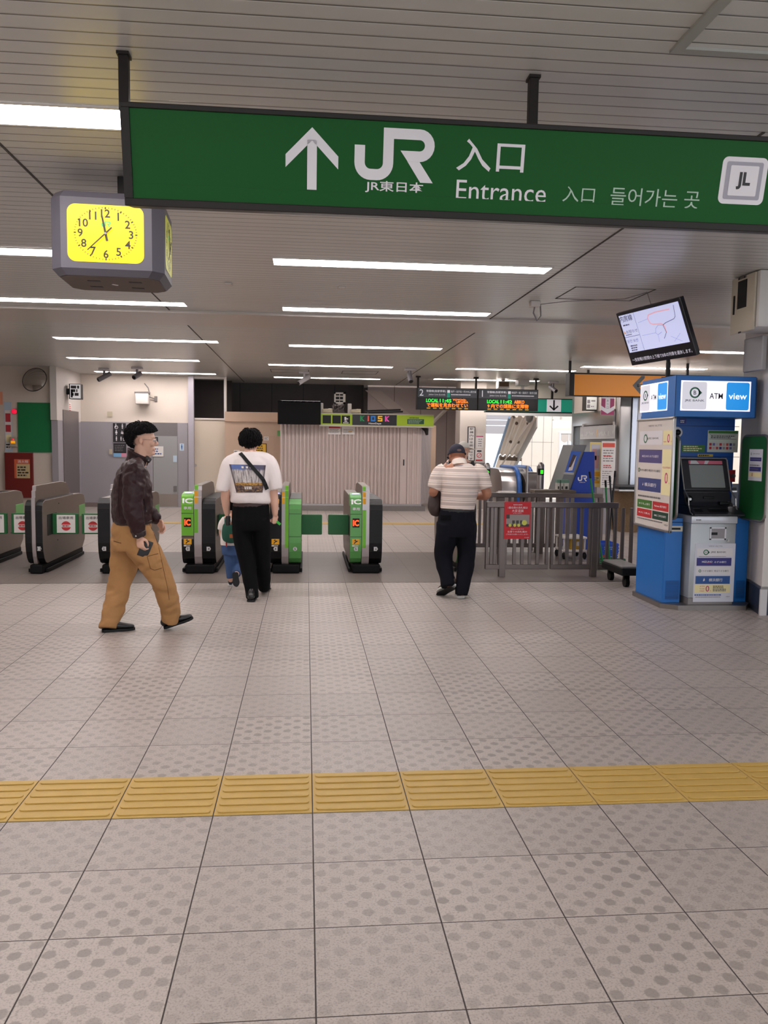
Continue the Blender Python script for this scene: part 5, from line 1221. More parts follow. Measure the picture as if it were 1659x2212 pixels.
# things on top of the fascia
ztop = fz1+.023
def on_fascia(px, w, d, h, name, m, label, cat, bev=.01, yo=.12):
    x = W(px, 893, Y=SYK+yo).x
    t = thing(name, label, cat, (x, SYK+yo, ztop)); MB().box((x-w/2, SYK+yo-d/2, ztop), (x+w/2, SYK+yo+d/2, ztop+h), bev).build('body', m, t); return t, x
for px, lb in ((694, 'slim white speaker box standing beside the black screen'), (755, 'slim white speaker box right of the tangle of wires')):
    on_fascia(px, .085, .08, .22, 'speaker_box', M_WHITE, lb, 'speaker')
for px, lb in ((707, 'pale coiled cable bundle near the black screen'), (768, 'pale coiled cable bundle at the right of the wires')):
    x = W(px, 893, Y=SYK+.05).x; t = thing('cable_bundle', lb, 'cable', (x, SYK+.05, ztop))
    pts = [(x+(.11+.012*math.sin(k*.9))*math.cos(2*PI*k/14), SYK+.05+.045*math.sin(2*PI*k/14), ztop+.012+.0045*k*.4) for k in range(46)]
    MB().tube(pts, .012, 6).build('coil', mat('cable_cream', (206, 196, 172), .6), t)
x = W(731, 893, Y=SYK+.14).x
t = thing('wire_tangle', 'dark tangle of wires and adapters on top of the kiosk sign', 'wires', (x, SYK+.14, ztop))
for j in range(4):
    pts = []
    for k in range(26):
        pts.append((x+rn.uniform(-.14, .14), SYK+.14+rn.uniform(-.06, .06), ztop+.015+rn.uniform(0, .19)))
    MB().tube(pts, .011, 5).build('wire', mat('wire_dark_%d' % (j % 2), ((52, 44, 42), (110, 100, 98))[j % 2], .5), t)
MB().box((x-.11, SYK+.09, ztop), (x+.11, SYK+.19, ztop+.1), .01).build('adapter', mat('adapter_brown', (60, 50, 48), .5), t)
# window fan behind, dark beams
a, c = pbox(722, 848, 746, 872, SYK+.5, -.02, .05)
fn = thing('air_vent', 'square white grille vent above the kiosk in the dark', 'vent', ((a[0]+c[0])/2, SYK+.5, a[2]))
b = MB(); ww = c[0]-a[0]; hh = c[2]-a[2]; T = ww*.13
b.box(a, (a[0]+T, c[1], c[2])).box((c[0]-T*1.6, a[1], a[2]), c).box((a[0], a[1], a[2]), (c[0], c[1], a[2]+T)).box((a[0], a[1], c[2]-T), c)
b.build('frame', M_WHITE, fn)
b = MB().box((a[0]+ww*.45, a[1]+.01, a[2]), (a[0]+ww*.50, c[1]-.01, c[2])); 
for i in (1, 2): b.box((a[0], a[1]+.01, a[2]+hh*i/3-.012), (c[0], c[1]-.01, a[2]+hh*i/3+.012))
b.build('grille', M_WHITE, fn); MB().box((a[0]+T, c[1]-.02, a[2]+T), (c[0]-T, c[1]-.005, c[2]-T)).build('dark_back', M_BLACK, fn)
MB().box((a[0]+ww*.35, a[1]+.03, ztop-.3), (a[0]+ww*.6, c[1]-.005, a[2]-.0005)).build('stand', M_BRUSH, fn)
MB().box((a[0]-.05, a[1]-.0, ztop-.34), (c[0]+.05, c[1]+.6, ztop-.301)).build('shelf', M_BRUSH, fn)
q0, q1 = W(795, 888, Y=SYK+.14), W(865, 884, Y=SYK+.14)
t = thing('dark_boards', 'pair of long dark boards lying on top of the kiosk sign', 'board', ((q0.x+q1.x)/2, SYK+.14, ztop))
for dz_, dx in ((.0, 0), (.045, -.05)):
    MB().box((q0.x+dx, SYK+.05, ztop+dz_), (q1.x+dx+.05, SYK+.2, ztop+dz_+.035), M=Matrix.Translation((q0.x, 0, ztop)) @ Matrix.Rotation(-math.radians(3), 4, 'Y') @ Matrix.Translation((-q0.x, 0, -ztop))).build('board', M_BLACK, t)
for (x0, x1, lb, red) in ((709, 736, 'white notice with a red heading on the kiosk shutter', True), (739, 766, 'rounded white notice with yellow mark on the kiosk shutter', False)):
    t, o, M, w, h = wall_sheet('shutter_notice', x0, 921, x1, 938.5, KY-.04, M_PAPER, lb, 'notice', .004)
    if red: flat([R(-w*.46, h*.26, w*.46, h*.47)], M_REDINK, o, M, 'heading')
    else: flat([R(0, -h*.2, w*.3, -h*.08)], M_YEL, o, M, 'mark')
    flat(lines(-w*.4, -h*.35, w*.4, h*.2, 4, rn, .4), M_INKL, o, M, 'small_print', .0012)
# posters on the beige partition
t, o, M, w, h = wall_sheet('yellow_poster', 550, 958, 576, 992, 19.18, M_BLACK, 'yellow poster in a black frame on the beige board partition', 'poster', .01)
f = flat([R(-w*.44, -h*.46, w*.44, h*.46)], mat('poster_yellow', (222, 176, 60), .6), o, M, 'poster_face'); flat(lines(-w*.38, h*.0, w*.38, h*.4, 3, rn, .5)+lines(-w*.1, -h*.4, w*.3, -h*.15, 2, rn, .5), M_INK, f, M, 'small_print', .0015)
t, o, M, w, h = wall_sheet('small_notice', 570, 943, 580.5, 951.5, 19.185, M_PAPER, 'small white paper above the yellow framed poster', 'notice', .003); flat(lines(-w*.4, -h*.4, w*.4, h*.4, 3, rn), M_INKL, o, M, 'small_print')
t, o, M, w, h = wall_sheet('small_notice', 505, 972, 517.5, 986, 19.2, M_PAPER, 'small pale paper on the beige partition left of the man in white', 'notice', .003); flat(lines(-w*.4, -h*.4, w*.4, h*.4, 3, rn), M_INKL, o, M, 'small_print')
t, o, M, w, h = wall_sheet('green_tab', 599, 930, 605, 942, 19.2, M_GGREEN, 'small green tab at the edge of the beige partition', 'label', .004)
# sloping truss lines on the wall beside the kiosk
q = [W(760, 842, Y=21.2), W(842, 905, Y=21.2)]
struct(MB().prism([(0, 0), (.4, 0), ((q[1]-q[0]).x+.35, (q[1]-q[0]).z), ((q[1]-q[0]).x-.1, (q[1]-q[0]).z)], .05, Matrix.Translation((q[0].x+.35, 21.25, q[0].z)) @ Matrix(((1, 0, 0, 0), (0, 0, -1, 0), (0, 1, 0, 0), (0, 0, 0, 1)))).build('trim_27', mat('truss_pink', (178, 162, 156), .6)))
struct(MB().tube([W(966, 882, Y=20.9), W(917, 930, Y=20.9)], .05, 6).build('trim_28', M_CREAM))
sd_ = W(928, 930, Y=20.6)
t = thing('wall_bell', 'small dark horn bracket under the right end of the kiosk sign', 'bracket', (sd_.x, KY+.2, sd_.z))
a = W(920, 924, Y=KY-.0); c = W(921, 940, Y=KY)
MB().tube([(a.x-.08, KY-.02, a.z+.02), (a.x, KY-.08, a.z-.05), (c.x, KY-.1, c.z)], [.05, .06, .03], 8).build('horn', M_DKFRAME, t)

# ================================================================= DEPARTURE BOARDS AND TEAL SIGN
M_BHEAD = mat('board_grey', (70, 74, 82), .45, emit=.05)
M_BBLK = mat('board_black', (10, 10, 12), .4)
M_LEDG = mat('led_green', (40, 255, 60), .5, emit=1.3)
M_LEDO = mat('led_amber', (255, 120, 20), .5, emit=1.6)
M_BWH = mat('board_white', (216, 216, 222), .4, emit=.4)
M_TEAL = mat('teal_sign', (10, 156, 128), .45, emit=.22)
DY = 18.0
for (p0, p1, num, tm, dest, line2, tolab, lb) in ((900, 1032, '2', '11:45', 'YOYOGI-\nUEHARA', 'で運転を見合わせてい', '松戸・北千住・代々木上原方面', 'hanging departure board for platform 2, left of the pair'), (1031.5, 1163, '1', '11:42', 'ABIKO', '9 内での線路に支障物', '新松戸・柏・我孫子・取手方面', 'hanging departure board for platform 1, right of the pair')):
    # plane corners: slight slope follows the place, so build it level at its own depth
    a, c = pbox(p0+1, 838 if num == '2' else 840, p1-.6, 885 if num == '2' else 887, DY, -.22, 0)
    if num == '2': z0b, z1b = a[2], c[2]
    a = (a[0], a[1], z0b); c = (c[0], c[1], z1b)
    t = thing('departure_board', lb, 'display board', ((a[0]+c[0])/2, DY, z0b), 'hanging departure boards')
    MB().box((a[0], DY, z0b), (c[0], DY+.22, z1b), .006).build('case', M_DKFRAME, t)
    M = frame_M(((a[0]+c[0])/2, DY-.0005, (z0b+z1b)/2), (1, 0, 0), (0, 0, 1)); w = c[0]-a[0]; h = z1b-z0b
    hp = flat([R(-w*.49, h*.06, w*.49, h*.48)], M_BHEAD, t, M, 'header_panel', .002)
    lp = flat([R(-w*.49, -h*.48, w*.49, h*.055)], M_BBLK, t, M, 'led_panel', .002)
    text(num, M_BWH, hp, M @ Matrix.Translation((-w*.43, h*.27, 0)), h=h*.29, bold=.0, dz=.004)
    text('常磐線(各駅停車)', M_BWH, hp, M @ Matrix.Translation((-w*.19, h*.34, 0)), w=w*.32, h=h*.12, bold=.005, dz=.004)
    text('Joban Line (Local)', M_BWH, hp, M @ Matrix.Translation((-w*.175, h*.18, 0)), w=w*.27, h=h*.08, dz=.004)
    text(tolab, M_BWH, hp, M @ Matrix.Translation((w*.265, h*.34, 0)), w=w*.42, h=h*.1, dz=.004)
    flat(lines(w*.06, h*.17, w*.47, h*.22, 1, rn, .7), M_BWH, hp, M, 'small_print', .004)
    flat([R(-w*.005, h*.06, w*.04, h*.27)], M_TEAL, hp, M, 'line_colour', .003); flat([R(-w*.005, h*.28, w*.04, h*.40)], M_BWH, hp, M, 'line_badge', .003)
    text('LOCAL', M_LEDG, lp, M @ Matrix.Translation((-w*.25, -h*.09, 0)), w=w*.2, h=h*.16, bold=.02, dz=.004)
    text(tm, M_LEDG, lp, M @ Matrix.Translation((-w*.03, -h*.09, 0)), w=w*.19, h=h*.16, bold=.02, dz=.004)
    if num == '2':
        text('YOYOGI-', M_LEDO, lp, M @ Matrix.Translation((w*.2, -h*.04, 0)), w=w*.23, h=h*.09, bold=.02, dz=.004)
        text('UEHARA', M_LEDO, lp, M @ Matrix.Translation((w*.245, -h*.14, 0)), w=w*.2, h=h*.09, bold=.02, dz=.004)
    else: text(dest, M_LEDO, lp, M @ Matrix.Translation((w*.185, -h*.09, 0)), w=w*.17, h=h*.16, bold=.02, dz=.004)
    text(line2, M_LEDO, lp, M @ Matrix.Translation((.0, -h*.29, 0)), w=w*.68, h=h*.19, bold=.012, dz=.004)
    flat([R(-w*.34+i*w*.104, -h*.47, -w*.28+i*w*.104, -h*.41) for i in range(7)], mat('led_dim', (190, 140, 30), .5, emit=.3), lp, M, 'led_dashes', .004)
    for xx in ((a[0]+.03, c[0]-.02) if num == '2' else (c[0]-.03,)):
        MB().box((xx-.022, DY+.08, z1b+.0005), (xx+.022, DY+.124, CZ), .003).box((xx-.05, DY+.06, CZ-.03), (xx+.05, DY+.144, CZ-.001)).build('hanger', M_DKFRAME, t)
TY_ = 18.8
a, c = pbox(1050, 862, 1239.5, 889.5, TY_, -.16, 0)
ts = thing('platform_sign', 'teal hanging sign with a black down arrow on white', 'sign', ((a[0]+c[0])/2, TY_, a[2]))
MB().box((a[0], TY_, a[2]), (c[0], TY_+.16, c[2]), .004).build('panel', M_TEAL, ts)
MB().box((a[0]-.01, TY_-.01, a[2]-.025), (c[0]+.005, TY_+.17, a[2]-.0005)).box((a[0]-.01, TY_-.01, c[2]+.0005), (c[0]+.005, TY_+.17, c[2]+.02)).build('frame', M_DKFRAME, ts)
M, w, h = plane_M(1181, 862, 1212, 889.5, TY_)
f = flat([R(-w/2, -h/2, w/2, h/2)], mat('sign_white_lit', (232, 230, 236), .4, emit=.25), ts, M, 'arrow_panel', .002)
flat([R(-w*.06, -h*.36, w*.06, h*.42), [(0, -h*.42), (w*.33, -h*.08), (w*.25, h*.0), (0, -h*.27)], [(0, -h*.42), (0, -h*.27), (-w*.25, h*.0), (-w*.33, -h*.08)]], M_INK, f, M, 'down_arrow', .004)
xx = W(1195, 850, Y=TY_).x; MB().box((xx-.025, TY_+.06, c[2]+.021), (xx+.025, TY_+.1, CZ), .003).build('hanger', M_DKFRAME, ts)
# notices on the pillar
t, o, M, w, h = wall_sheet('vertical_sign', 1009.5, 921.5, 1025.5, 996, 19.3, M_DKFRAME, 'tall narrow white sign with vertical lettering on the pillar', 'sign', .03)
f = flat([R(-w*.40, -h*.48, w*.40, h*.48)], M_PAPER, o, M, 'sign_face')
for i, chs in enumerate('駅構内は全面禁煙です'):
    text(chs, M_INK, f, M @ Matrix.Translation((0, h*.43-i*h*.0955, 0)), h=h*.06, w=w*.52, bold=.01, dz=.002)
t, o, M, w, h = wall_sheet('pillar_notice', 1028, 941, 1044, 968, 19.3, M_PAPER, 'white notice with a magenta heading on the pillar', 'notice', .004); flat([R(-w*.48, h*.40, w*.48, h*.48)], M_PINK, o, M, 'heading'); flat(lines(-w*.2, -h*.4, w*.4, h*.3, 4, rn, .3), M_INKL, o, M, 'small_print', .0012)
t, o, M, w, h = wall_sheet('pillar_notice', 1027, 970, 1043, 997, 19.3, M_PAPER, 'white no smoking notice with red foot on the pillar', 'notice', .004); flat([R(-w*.3, h*.28, w*.3, h*.4)], M_INK, o, M, 'heading'); flat(ring(0, 0, w*.26, w*.34, 20)+[[(-w*.2, -w*.16), (-w*.16, -w*.2), (w*.2, w*.16), (w*.16, w*.2)]], M_REDINK, o, M, 'no_smoking_mark'); flat([R(-w*.46, -h*.46, w*.46, -h*.34)], M_REDINK, o, M, 'foot', .0012)
a, c = pbox(1020, 999, 1046, 1016, 19.3, .0004, .12)
t = thing('wall_box', 'grey metal box low on the pillar behind the man in the cap', 'box', ((a[0]+c[0])/2, 19.3, a[2])); MB().box(a, c, .008).build('body', M_BRUSH, t); MB().box(((a[0]+c[0])/2-.01, a[1]-.012, a[2]+.05), ((a[0]+c[0])/2+.02, a[1]-.0002, c[2]-.05)).build('slot', M_BLACK, t)

# ================================================================= CEILING CAMERAS AND FITTINGS
def cam_fix(px, py, aim, white, label, L=.24):
    p = W(px, py, Z=CZ)
    t = thing('ceiling_camera', label, 'camera', (p.x, p.y, CZ), 'security cameras on the ceiling')
    mm = mat('camera_white', (196, 192, 194), .4) if white else mat('camera_grey', (112, 108, 112), .4)
    MB().box((p.x-.11, p.y-.07, CZ-.045), (p.x+.11, p.y+.07, CZ-.0005), .01).build('mount', mat('camera_white', (196, 192, 194), .4), t)
    MB().cyl((p.x, p.y, CZ-.0455), (p.x, p.y, CZ-.13), .025, 10).build('stem', mm, t)
    d = Vector(aim).normalized(); c0 = Vector((p.x, p.y, CZ-.17))
    b = MB().tube([c0-d*L*.5, c0+d*L*.5], .05, 14); b.build('barrel', mm, t, smooth=40)
    MB().tube([c0+d*(L*.5+.0005), c0+d*(L*.5+.01)], .036, 14).build('lens', M_BLACK, t)
    return t
cam_fix(225, 796, (-.8, -.5, -.55), False, 'grey camera under the ceiling nearest the convex mirror', .3)
cam_fix(296, 793, (-.35, -.8, -.4), False, 'dark camera under the ceiling right of the grey one near the back wall')
cam_fix(657, 803, (-.75, -.4, -.5), True, 'white camera on the ceiling above the kiosk screen', .3)
cam_fix(886, 796, (.1, -.6, -.75), False, 'camera pointing down left of the departure boards')
cam_fix(1195, 824, (.35, -.7, -.45), False, 'dark camera above the teal arrow sign')
def dome(px, py, Z, label):
    p = W(px, py, Z=Z); t = thing('dome_camera', label, 'camera', (p.x, p.y, Z))
    return t, p
t, p = dome(1144, 893, zo-.07, 'silver dome camera under the frame of the bright opening')
a = W(1144, 894, Y=19.4); MB().lathe([(.10, 0), (.10, -.05), (.085, -.11), (.04, -.16), (.002, -.17)], (a.x, 19.4, zo-.061)).build('dome', M_BRUSH, t, smooth=40)
# cable with plug hanging from the ceiling by the panel outline
p = W(1155, 651, Z=CZ); t = thing('ceiling_socket', 'white ceiling socket with a looped cable near the tilted screen', 'socket', (p.x, p.y, CZ))
MB().box((p.x-.05, p.y-.05, CZ-.06), (p.x+.05, p.y+.05, CZ-.0005), .008).build('box', M_WHITE, t)
MB().tube([(p.x, p.y, CZ-.06), (p.x-.01, p.y, CZ-.12), (p.x+.03, p.y, CZ-.2), (p.x+.07, p.y, CZ-.15), (p.x+.06, p.y, CZ-.03)], .008, 6).build('cable', M_INKL, t)
pa, pb_ = W(1175, 677, Z=CZ), W(1335, 664, Z=CZ)
MB().tube([(p.x+.06, p.y, CZ-.03), (p.x+.3, p.y-.15, CZ-.015), (p.x+.8, p.y-.45, CZ-.03), (3.3, 7.85, CZ-.012), (3.36, 7.8, 2.8)], .0035, 6).build('lead', M_INKL, t)
for (px, py, lb) in ((494, 612, 'small white square sensor left of the two on the ceiling'), (738, 620, 'small white square sensor right of the two on the ceiling')):
    p = W(px, py, Z=CZ); t = thing('ceiling_sensor', lb, 'sensor', (p.x, p.y, CZ), 'small ceiling sensors'); MB().box((p.x-.035, p.y-.05, CZ-.018), (p.x+.035, p.y+.05, CZ-.0005), .005).build('plate', M_WHITE, t)
# speakers hanging above the boards
p = W(1087, 826, Y=18.6)
t = thing('ceiling_speaker', 'boxed ceiling speaker with a brown front behind the departure boards', 'speaker', (p.x, 18.6, CZ))
MB().box((p.x-.13, 18.5, p.z-.14), (p.x+.13, 18.75, p.z+.02), .01).build('body', M_WHITE, t); MB().box((p.x-.11, 18.495, p.z-.1), (p.x+.11, 18.4995, p.z+.0)).build('front', mat('speaker_brown', (110, 84, 62), .6), t); MB().cyl((p.x, 18.62, p.z+.02), (p.x, 18.62, CZ), .05, 12).build('stem', M_BRUSH, t)
p = W(1130, 822, Y=18.2)
t = thing('ceiling_projector', 'pale box hanging from the ceiling above the right departure board', 'box', (p.x, 18.2, CZ))
MB().box((p.x-.13, 18.12, p.z-.12), (p.x+.13, 18.4, p.z+.08), .01).build('body', mat('box_cream', (196, 190, 184), .5), t); MB().box((p.x-.12, 18.2, p.z+.0805), (p.x+.12, 18.32, CZ-.0005)).build('bracket', M_BRUSH, t); MB().box((p.x-.03, 18.2, p.z-.2), (p.x+.03, 18.3, p.z-.1205)).build('foot', M_BRUSH, t)
# orange sign
OY = 14.17
ox0 = W(1231, 830, Y=OY).x; oz0, oz1 = W(1300, 856, Y=OY).z, W(1300, 806, Y=OY).z
og = thing('orange_sign', 'long orange hanging sign with a grey arrow, partly behind the blue booth', 'sign', (ox0+1.2, OY, oz0))
MB().box((ox0, OY+.02, oz0), (ox0+2.6, OY+.25, oz1), .006).build('case', M_DKFRAME, og)
MB().box((ox0, OY-.01, oz0), (ox0+.08, OY+.0195, oz1), .01).build('end_cap', M_DKFRAME, og)
MO = frame_M((ox0+1.3, OY+.0195, (oz0+oz1)/2), (1, 0, 0), (0, 0, 1))
f = flat([R(-1.215, -(oz1-oz0)/2+.012, 1.28, (oz1-oz0)/2-.025)], mat('sign_orange', (206, 126, 8), .4, emit=.18), og, MO, 'panel', .003)
q = W(1367, 832, Y=OY).x-(ox0+1.3)
flat([[(q, 0), (q+.16, .17), (q+.22, .17), (q+.22, .13), (q+.1, 0)], [(q, 0), (q+.1, 0), (q+.22, -.13), (q+.22, -.17), (q+.16, -.17)], R(q+.09, -.025, q+.3, .025)], mat('arrow_grey', (90, 90, 92), .5), f, MO, 'arrow', .005)
for xx in (W(1236, 790, Y=OY).x, ox0+2.2): MB().box((xx-.02, OY+.1, oz1+.0005), (xx+.02, OY+.14, CZ), .003).build('hanger', M_DKFRAME, og)
# ================================================================= STATION OFFICE BAY (right background)
OX, OYA, OYB = 5.72, 14.62, 17.35
oz_top = W(1345, 880, X=OX).z
M_STL = mat('office_steel', (158, 154, 152), .3, .8, var=.05, vscale=3)
of = thing('ticket_office', 'stainless steel ticket office with glass windows behind the railings', 'ticket office', (OX+1.2, (OYA+OYB)/2, 0))
# corner columns, top band, counter, glass, dark interior
ycol = W(1372, 960, X=OX)
b = MB().box((OX, OYA, 0), (OX+.22, OYA+.22, 2.62), .02); b.build('corner_column', M_STL, of, smooth=40)
MB().box((OX+.25, OYA+.04, 0), (OX+.36, OYA+.16, 2.62), .01).build('column', mat('office_steel_bright', (196, 196, 206), .25, .8), of)
MB().box((OX, OYB-.12, 0), (OX+.15, OYB, 2.62)).build('column', M_STL, of)
z_b0, z_b1 = W(1290, 918, X=OX).z, W(1290, 888, X=OX).z
MB().box((OX-.03, OYA+.225, z_b0), (OX+.1, OYB-.125, z_b1), .012).build('steel_band', M_STL, of, smooth=40)
MB().box((OX, OYA+.225, z_b1+.001), (OX+.1, OYB-.125, 2.62)).build('upper_wall', M_CREAM, of)
MB().box((OX-.12, OYA+.225, 0), (OX+.1, OYB-.125, 1.0)).build('counter_wall', M_GREYP, of)
MB().box((OX-.3, OYA+.1, 1.0005), (OX+.3, OYB-.125, 1.04), .006).build('counter_top', M_STL, of)
MB().box((OX+.04, OYA+.225, 1.0405), (OX+.05, OYB-.125, z_b0-.001)).build('window_glass', M_GLASS, of)
MB().box((OX+2.0, OYA+.3, 0), (OX+2.1, OYB, 2.6)).build('inner_wall', mat('office_inner', (150, 146, 144), .6), of)
MB().box((OX+.1, OYA+.225, 2.5), (OX+3.2, OYB, 2.62)).build('office_roof', M_WHITE, of)
MB().box((OX+.101, OYB-.11, 0), (OX+3.2, OYB, 2.499)).build('rear_wall', M_CREAM, of)
MB().box((OX+.37, OYA+.08, 2.15), (OX+3.2, OYA+.16, 2.62)).build('front_header', M_WHITE, of)
wf = MB().box((OX+.37, OYA+.06, .86), (OX+.43, OYA+.16, 2.149)).box((OX+.43, OYA+.06, 2.09), (OX+1.6, OYA+.16, 2.149)).box((OX+1.6, OYA+.06, .86), (OX+1.68, OYA+.16, 2.149)).build('front_window_frame', mat('frame_lilac', (190, 188, 200), .35, .5), of)
MB().box((OX+.43, OYA+.1, .86), (OX+1.6, OYA+.11, 2.09)).build('front_glass', mat('dark_window_glass', (70, 78, 88), .08, alpha=.8, spec=.7), wf)
MB().box((OX+.37, OYA+.06, 0), (OX+3.2, OYA+.16, .859)).build('front_wall', mat('office_front_dark', (70, 76, 86), .5), of)
MB().box((OX-.25, OYA-.75, .78), (OX+1.9, OYA+.03, .83), .008).build('front_counter', M_BLACK, of)
MB().box((OX-.27, OYA-.77, .745), (OX+1.9, OYA+.03, .779), .006).build('counter_edge', M_ALU, of)
MB().box((OX-.1, OYA-.5, 0.0), (OX+1.9, OYA+.03, .744)).build('counter_base', mat('woven_board', (116, 92, 64), .8, var=.35, vscale=40, bump=.5, bscale=40), of)
# sheets behind the front window
M, w, h = plane_M(1372, 975, 1390, 1010, OYA+.095); flat([R(-w*.4, -h/2, w*.45, h/2)], M_PAPER, wf, M, 'window_notice', .002); flat(lines(-w*.3, -h*.4, w*.35, h*.4, 5, rn)+[R(-w*.25, h*.1, w*.3, h*.25)], M_YEL, wf, M, 'window_print', .004)
# sign box and pink ladder-shaped hanging sign
p = W(1278, 860, X=OX-.05)
sb = thing('office_sign_box', 'white lightbox sign under the orange sign at its left end', 'sign', (OX-.2, 15.9, p.z))
a, c = pbox(1266, 850, 1290, 887, 15.75, -.18, 0); MB().box((a[0], 15.75, a[2]), (c[0], 15.98, 2.55), .006).build('case', M_DKFRAME, sb)
M = frame_M(((a[0]+c[0])/2, 15.7495, (a[2]+2.55)/2), (1, 0, 0), (0, 0, 1)); f = flat([R(-.105, -(2.55-a[2])/2+.02, .105, (2.55-a[2])/2-.02)], mat('sign_face_grey', (196, 200, 196), .4, emit=.1), sb, M, 'face', .002)
flat([RR(-.09, -.11, -.03, -.04, .01), RR(-.09, -.02, -.03, .05, .01)]+lines(-.01, .0, .09, .06, 1, rn, .5)+lines(-.01, -.1, .06, -.06, 1, rn, .5), M_INKL, f, M, 'small_print', .004)
MB().box((a[0]+.05, 15.86, 2.5505), (a[0]+.09, 15.9, CZ)).build('hanger', M_DKFRAME, sb)
a, c = pbox(1298, 858, 1326, 896, 14.25, 0, .015)
es = thing('exit_arrow_sign', 'white and magenta hanging sign with a downward arrow shape', 'sign', ((a[0]+c[0])/2, 14.25, a[2]))
o = MB().box(a, c).build('panel', M_SWHITE, es); w, h = c[0]-a[0], c[2]-a[2]; M = frame_M(((a[0]+c[0])/2, 14.235, (a[2]+c[2])/2), (1, 0, 0), (0, 0, 1))
M_MAG = mat('sign_magenta', (160, 44, 96), .45)
flat([[(-w*.5, h*.42), (-w*.5, h*.02), (-w*.18, -h*.14), (-w*.18, h*.42)][::-1], [(w*.5, h*.42), (w*.18, h*.42), (w*.18, -h*.14), (w*.5, h*.02)][::-1], [(-w*.5, -h*.5), (w*.5, -h*.5), (w*.5, -h*.22), (0, -h*.44), (-w*.5, -h*.22)]], M_MAG, o, M, 'arrow_blocks')
for i, chs in enumerate('おり口'): text(chs, M_INK, o, M @ Matrix.Translation((0, h*.3-i*h*.2, 0)), h=h*.12, dz=.002)
MB().box(((a[0]+c[0])/2-.01, 14.236, c[2]+.0005), ((a[0]+c[0])/2+.01, 14.249, oz0-.0005)).build('hanger', M_DKFRAME, es)
# fare table on a clear sheet hung in the office window
ya, yb = W(1329, 930, X=OX-.06).y, W(1254, 930, X=OX-.06).y
za, zb = W(1290, 948, X=OX-.06).z, W(1290, 920, X=OX-.06).z
ft = thing('fare_table_sheet', 'long clear fare table sheet hung in the ticket office window', 'notice', (OX-.06, (ya+yb)/2, za))
o = MB().box((OX-.066, ya, za), (OX-.06, yb, zb)).build('sheet', mat('clear_sheet', (206, 204, 202), .25, alpha=.75), ft)
M = frame_M((OX-.066, (ya+yb)/2, (za+zb)/2), (0, -1, 0), (0, 0, 1)); w, h = abs(yb-ya), zb-za
pl = []
for i in range(26):
    x = -w*.47+i*w*.0365; pl += [R(x, h*.1-rn.uniform(0, .1), x+.018, h*.4), R(x+.02, -h*.4, x+.035, h*.0-rn.uniform(0, .08))]
flat(pl, M_INKL, o, M, 'fare_columns', .002); flat([R(-w*.48, h*.43, w*.48, h*.46)], M_INKL, o, M, 'rule', .002); flat([R(0, -h*.35, .04, h*.25)], M_YEL, o, M, 'highlight', .003)
for yy in (ya+.1, yb-.1): MB().box((OX-.064, yy-.02, zb+.0005), (OX-.035, yy+.02, zb+.06)).build('clip', M_WHITE, ft)
# standing posters on the counter
def stand_poster(px0, py0, px1, py1, Y, m, label, tilt=0):
    a, c = pbox(px0, py0, px1, py1, Y, 0, .012)
    t = thing('counter_poster', label, 'poster', ((a[0]+c[0])/2, Y, a[2])); o = MB().box(a, c).build('sheet', m, t)
    # easel strut down to the counter
    return t, o, frame_M(((a[0]+c[0])/2, Y-.012, (a[2]+c[2])/2), (1, 0, 0), (0, 0, 1)), c[0]-a[0], c[2]-a[2]
t, o, M, w, h = stand_poster(1298, 953, 1328, 1054, 13.9, M_PAPER, 'tall white poster with a red heading standing by the ticket office')
MB().box((o.bound_box[0][0]+.05, 13.9005, 0.0), (o.bound_box[4][0]-.05, 13.93, 1.5)).build('stand', M_GREYP, t)
flat([R(-w*.44, h*.37, w*.44, h*.46)], mat('heading_red', (214, 82, 64), .5), o, M, 'heading'); flat(lines(-w*.38, h*.05, w*.38, h*.33, 5, rn, .35)+lines(-w*.4, -h*.45, w*.4, -h*.12, 7, rn, .3), M_INKL, o, M, 'small_print', .0012); flat(lines(-w*.34, -h*.08, w*.34, .0, 2, rn, .5)+lines(-w*.34, h*.16, w*.34, h*.2, 1, rn, .6), M_REDINK, o, M, 'red_print', .0014)
t, o, M, w, h = stand_poster(1273, 955, 1297, 1052, 14.05, mat('poster_lemon', (226, 206, 130), .5), 'tall yellow edged poster left of the white one by the ticket office')
MB().box((o.bound_box[0][0]+.05, 14.0505, 0.0), (o.bound_box[4][0]-.05, 14.08, 1.5)).build('stand', M_GREYP, t)
flat([R(-w*.4, h*.0-h*.12, w*.4, h*.45)], mat('poster_bluegrey', (190, 190, 200), .5), o, M, 'picture'); flat([R(-w*.3, h*.1, w*.1, h*.35), R(-w*.05, -h*.08, w*.3, h*.2)], mat('poster_rose', (206, 160, 160), .5), o, M, 'picture_detail', .002); flat([R(-w*.45, -h*.26, w*.45, -h*.16), R(-w*.45, -h*.42, w*.45, -h*.36)], M_YEL, o, M, 'band', .0015); flat(lines(-w*.4, -h*.36, w*.4, -h*.28, 2, rn, .4), M_INK, o, M, 'small_print', .002)
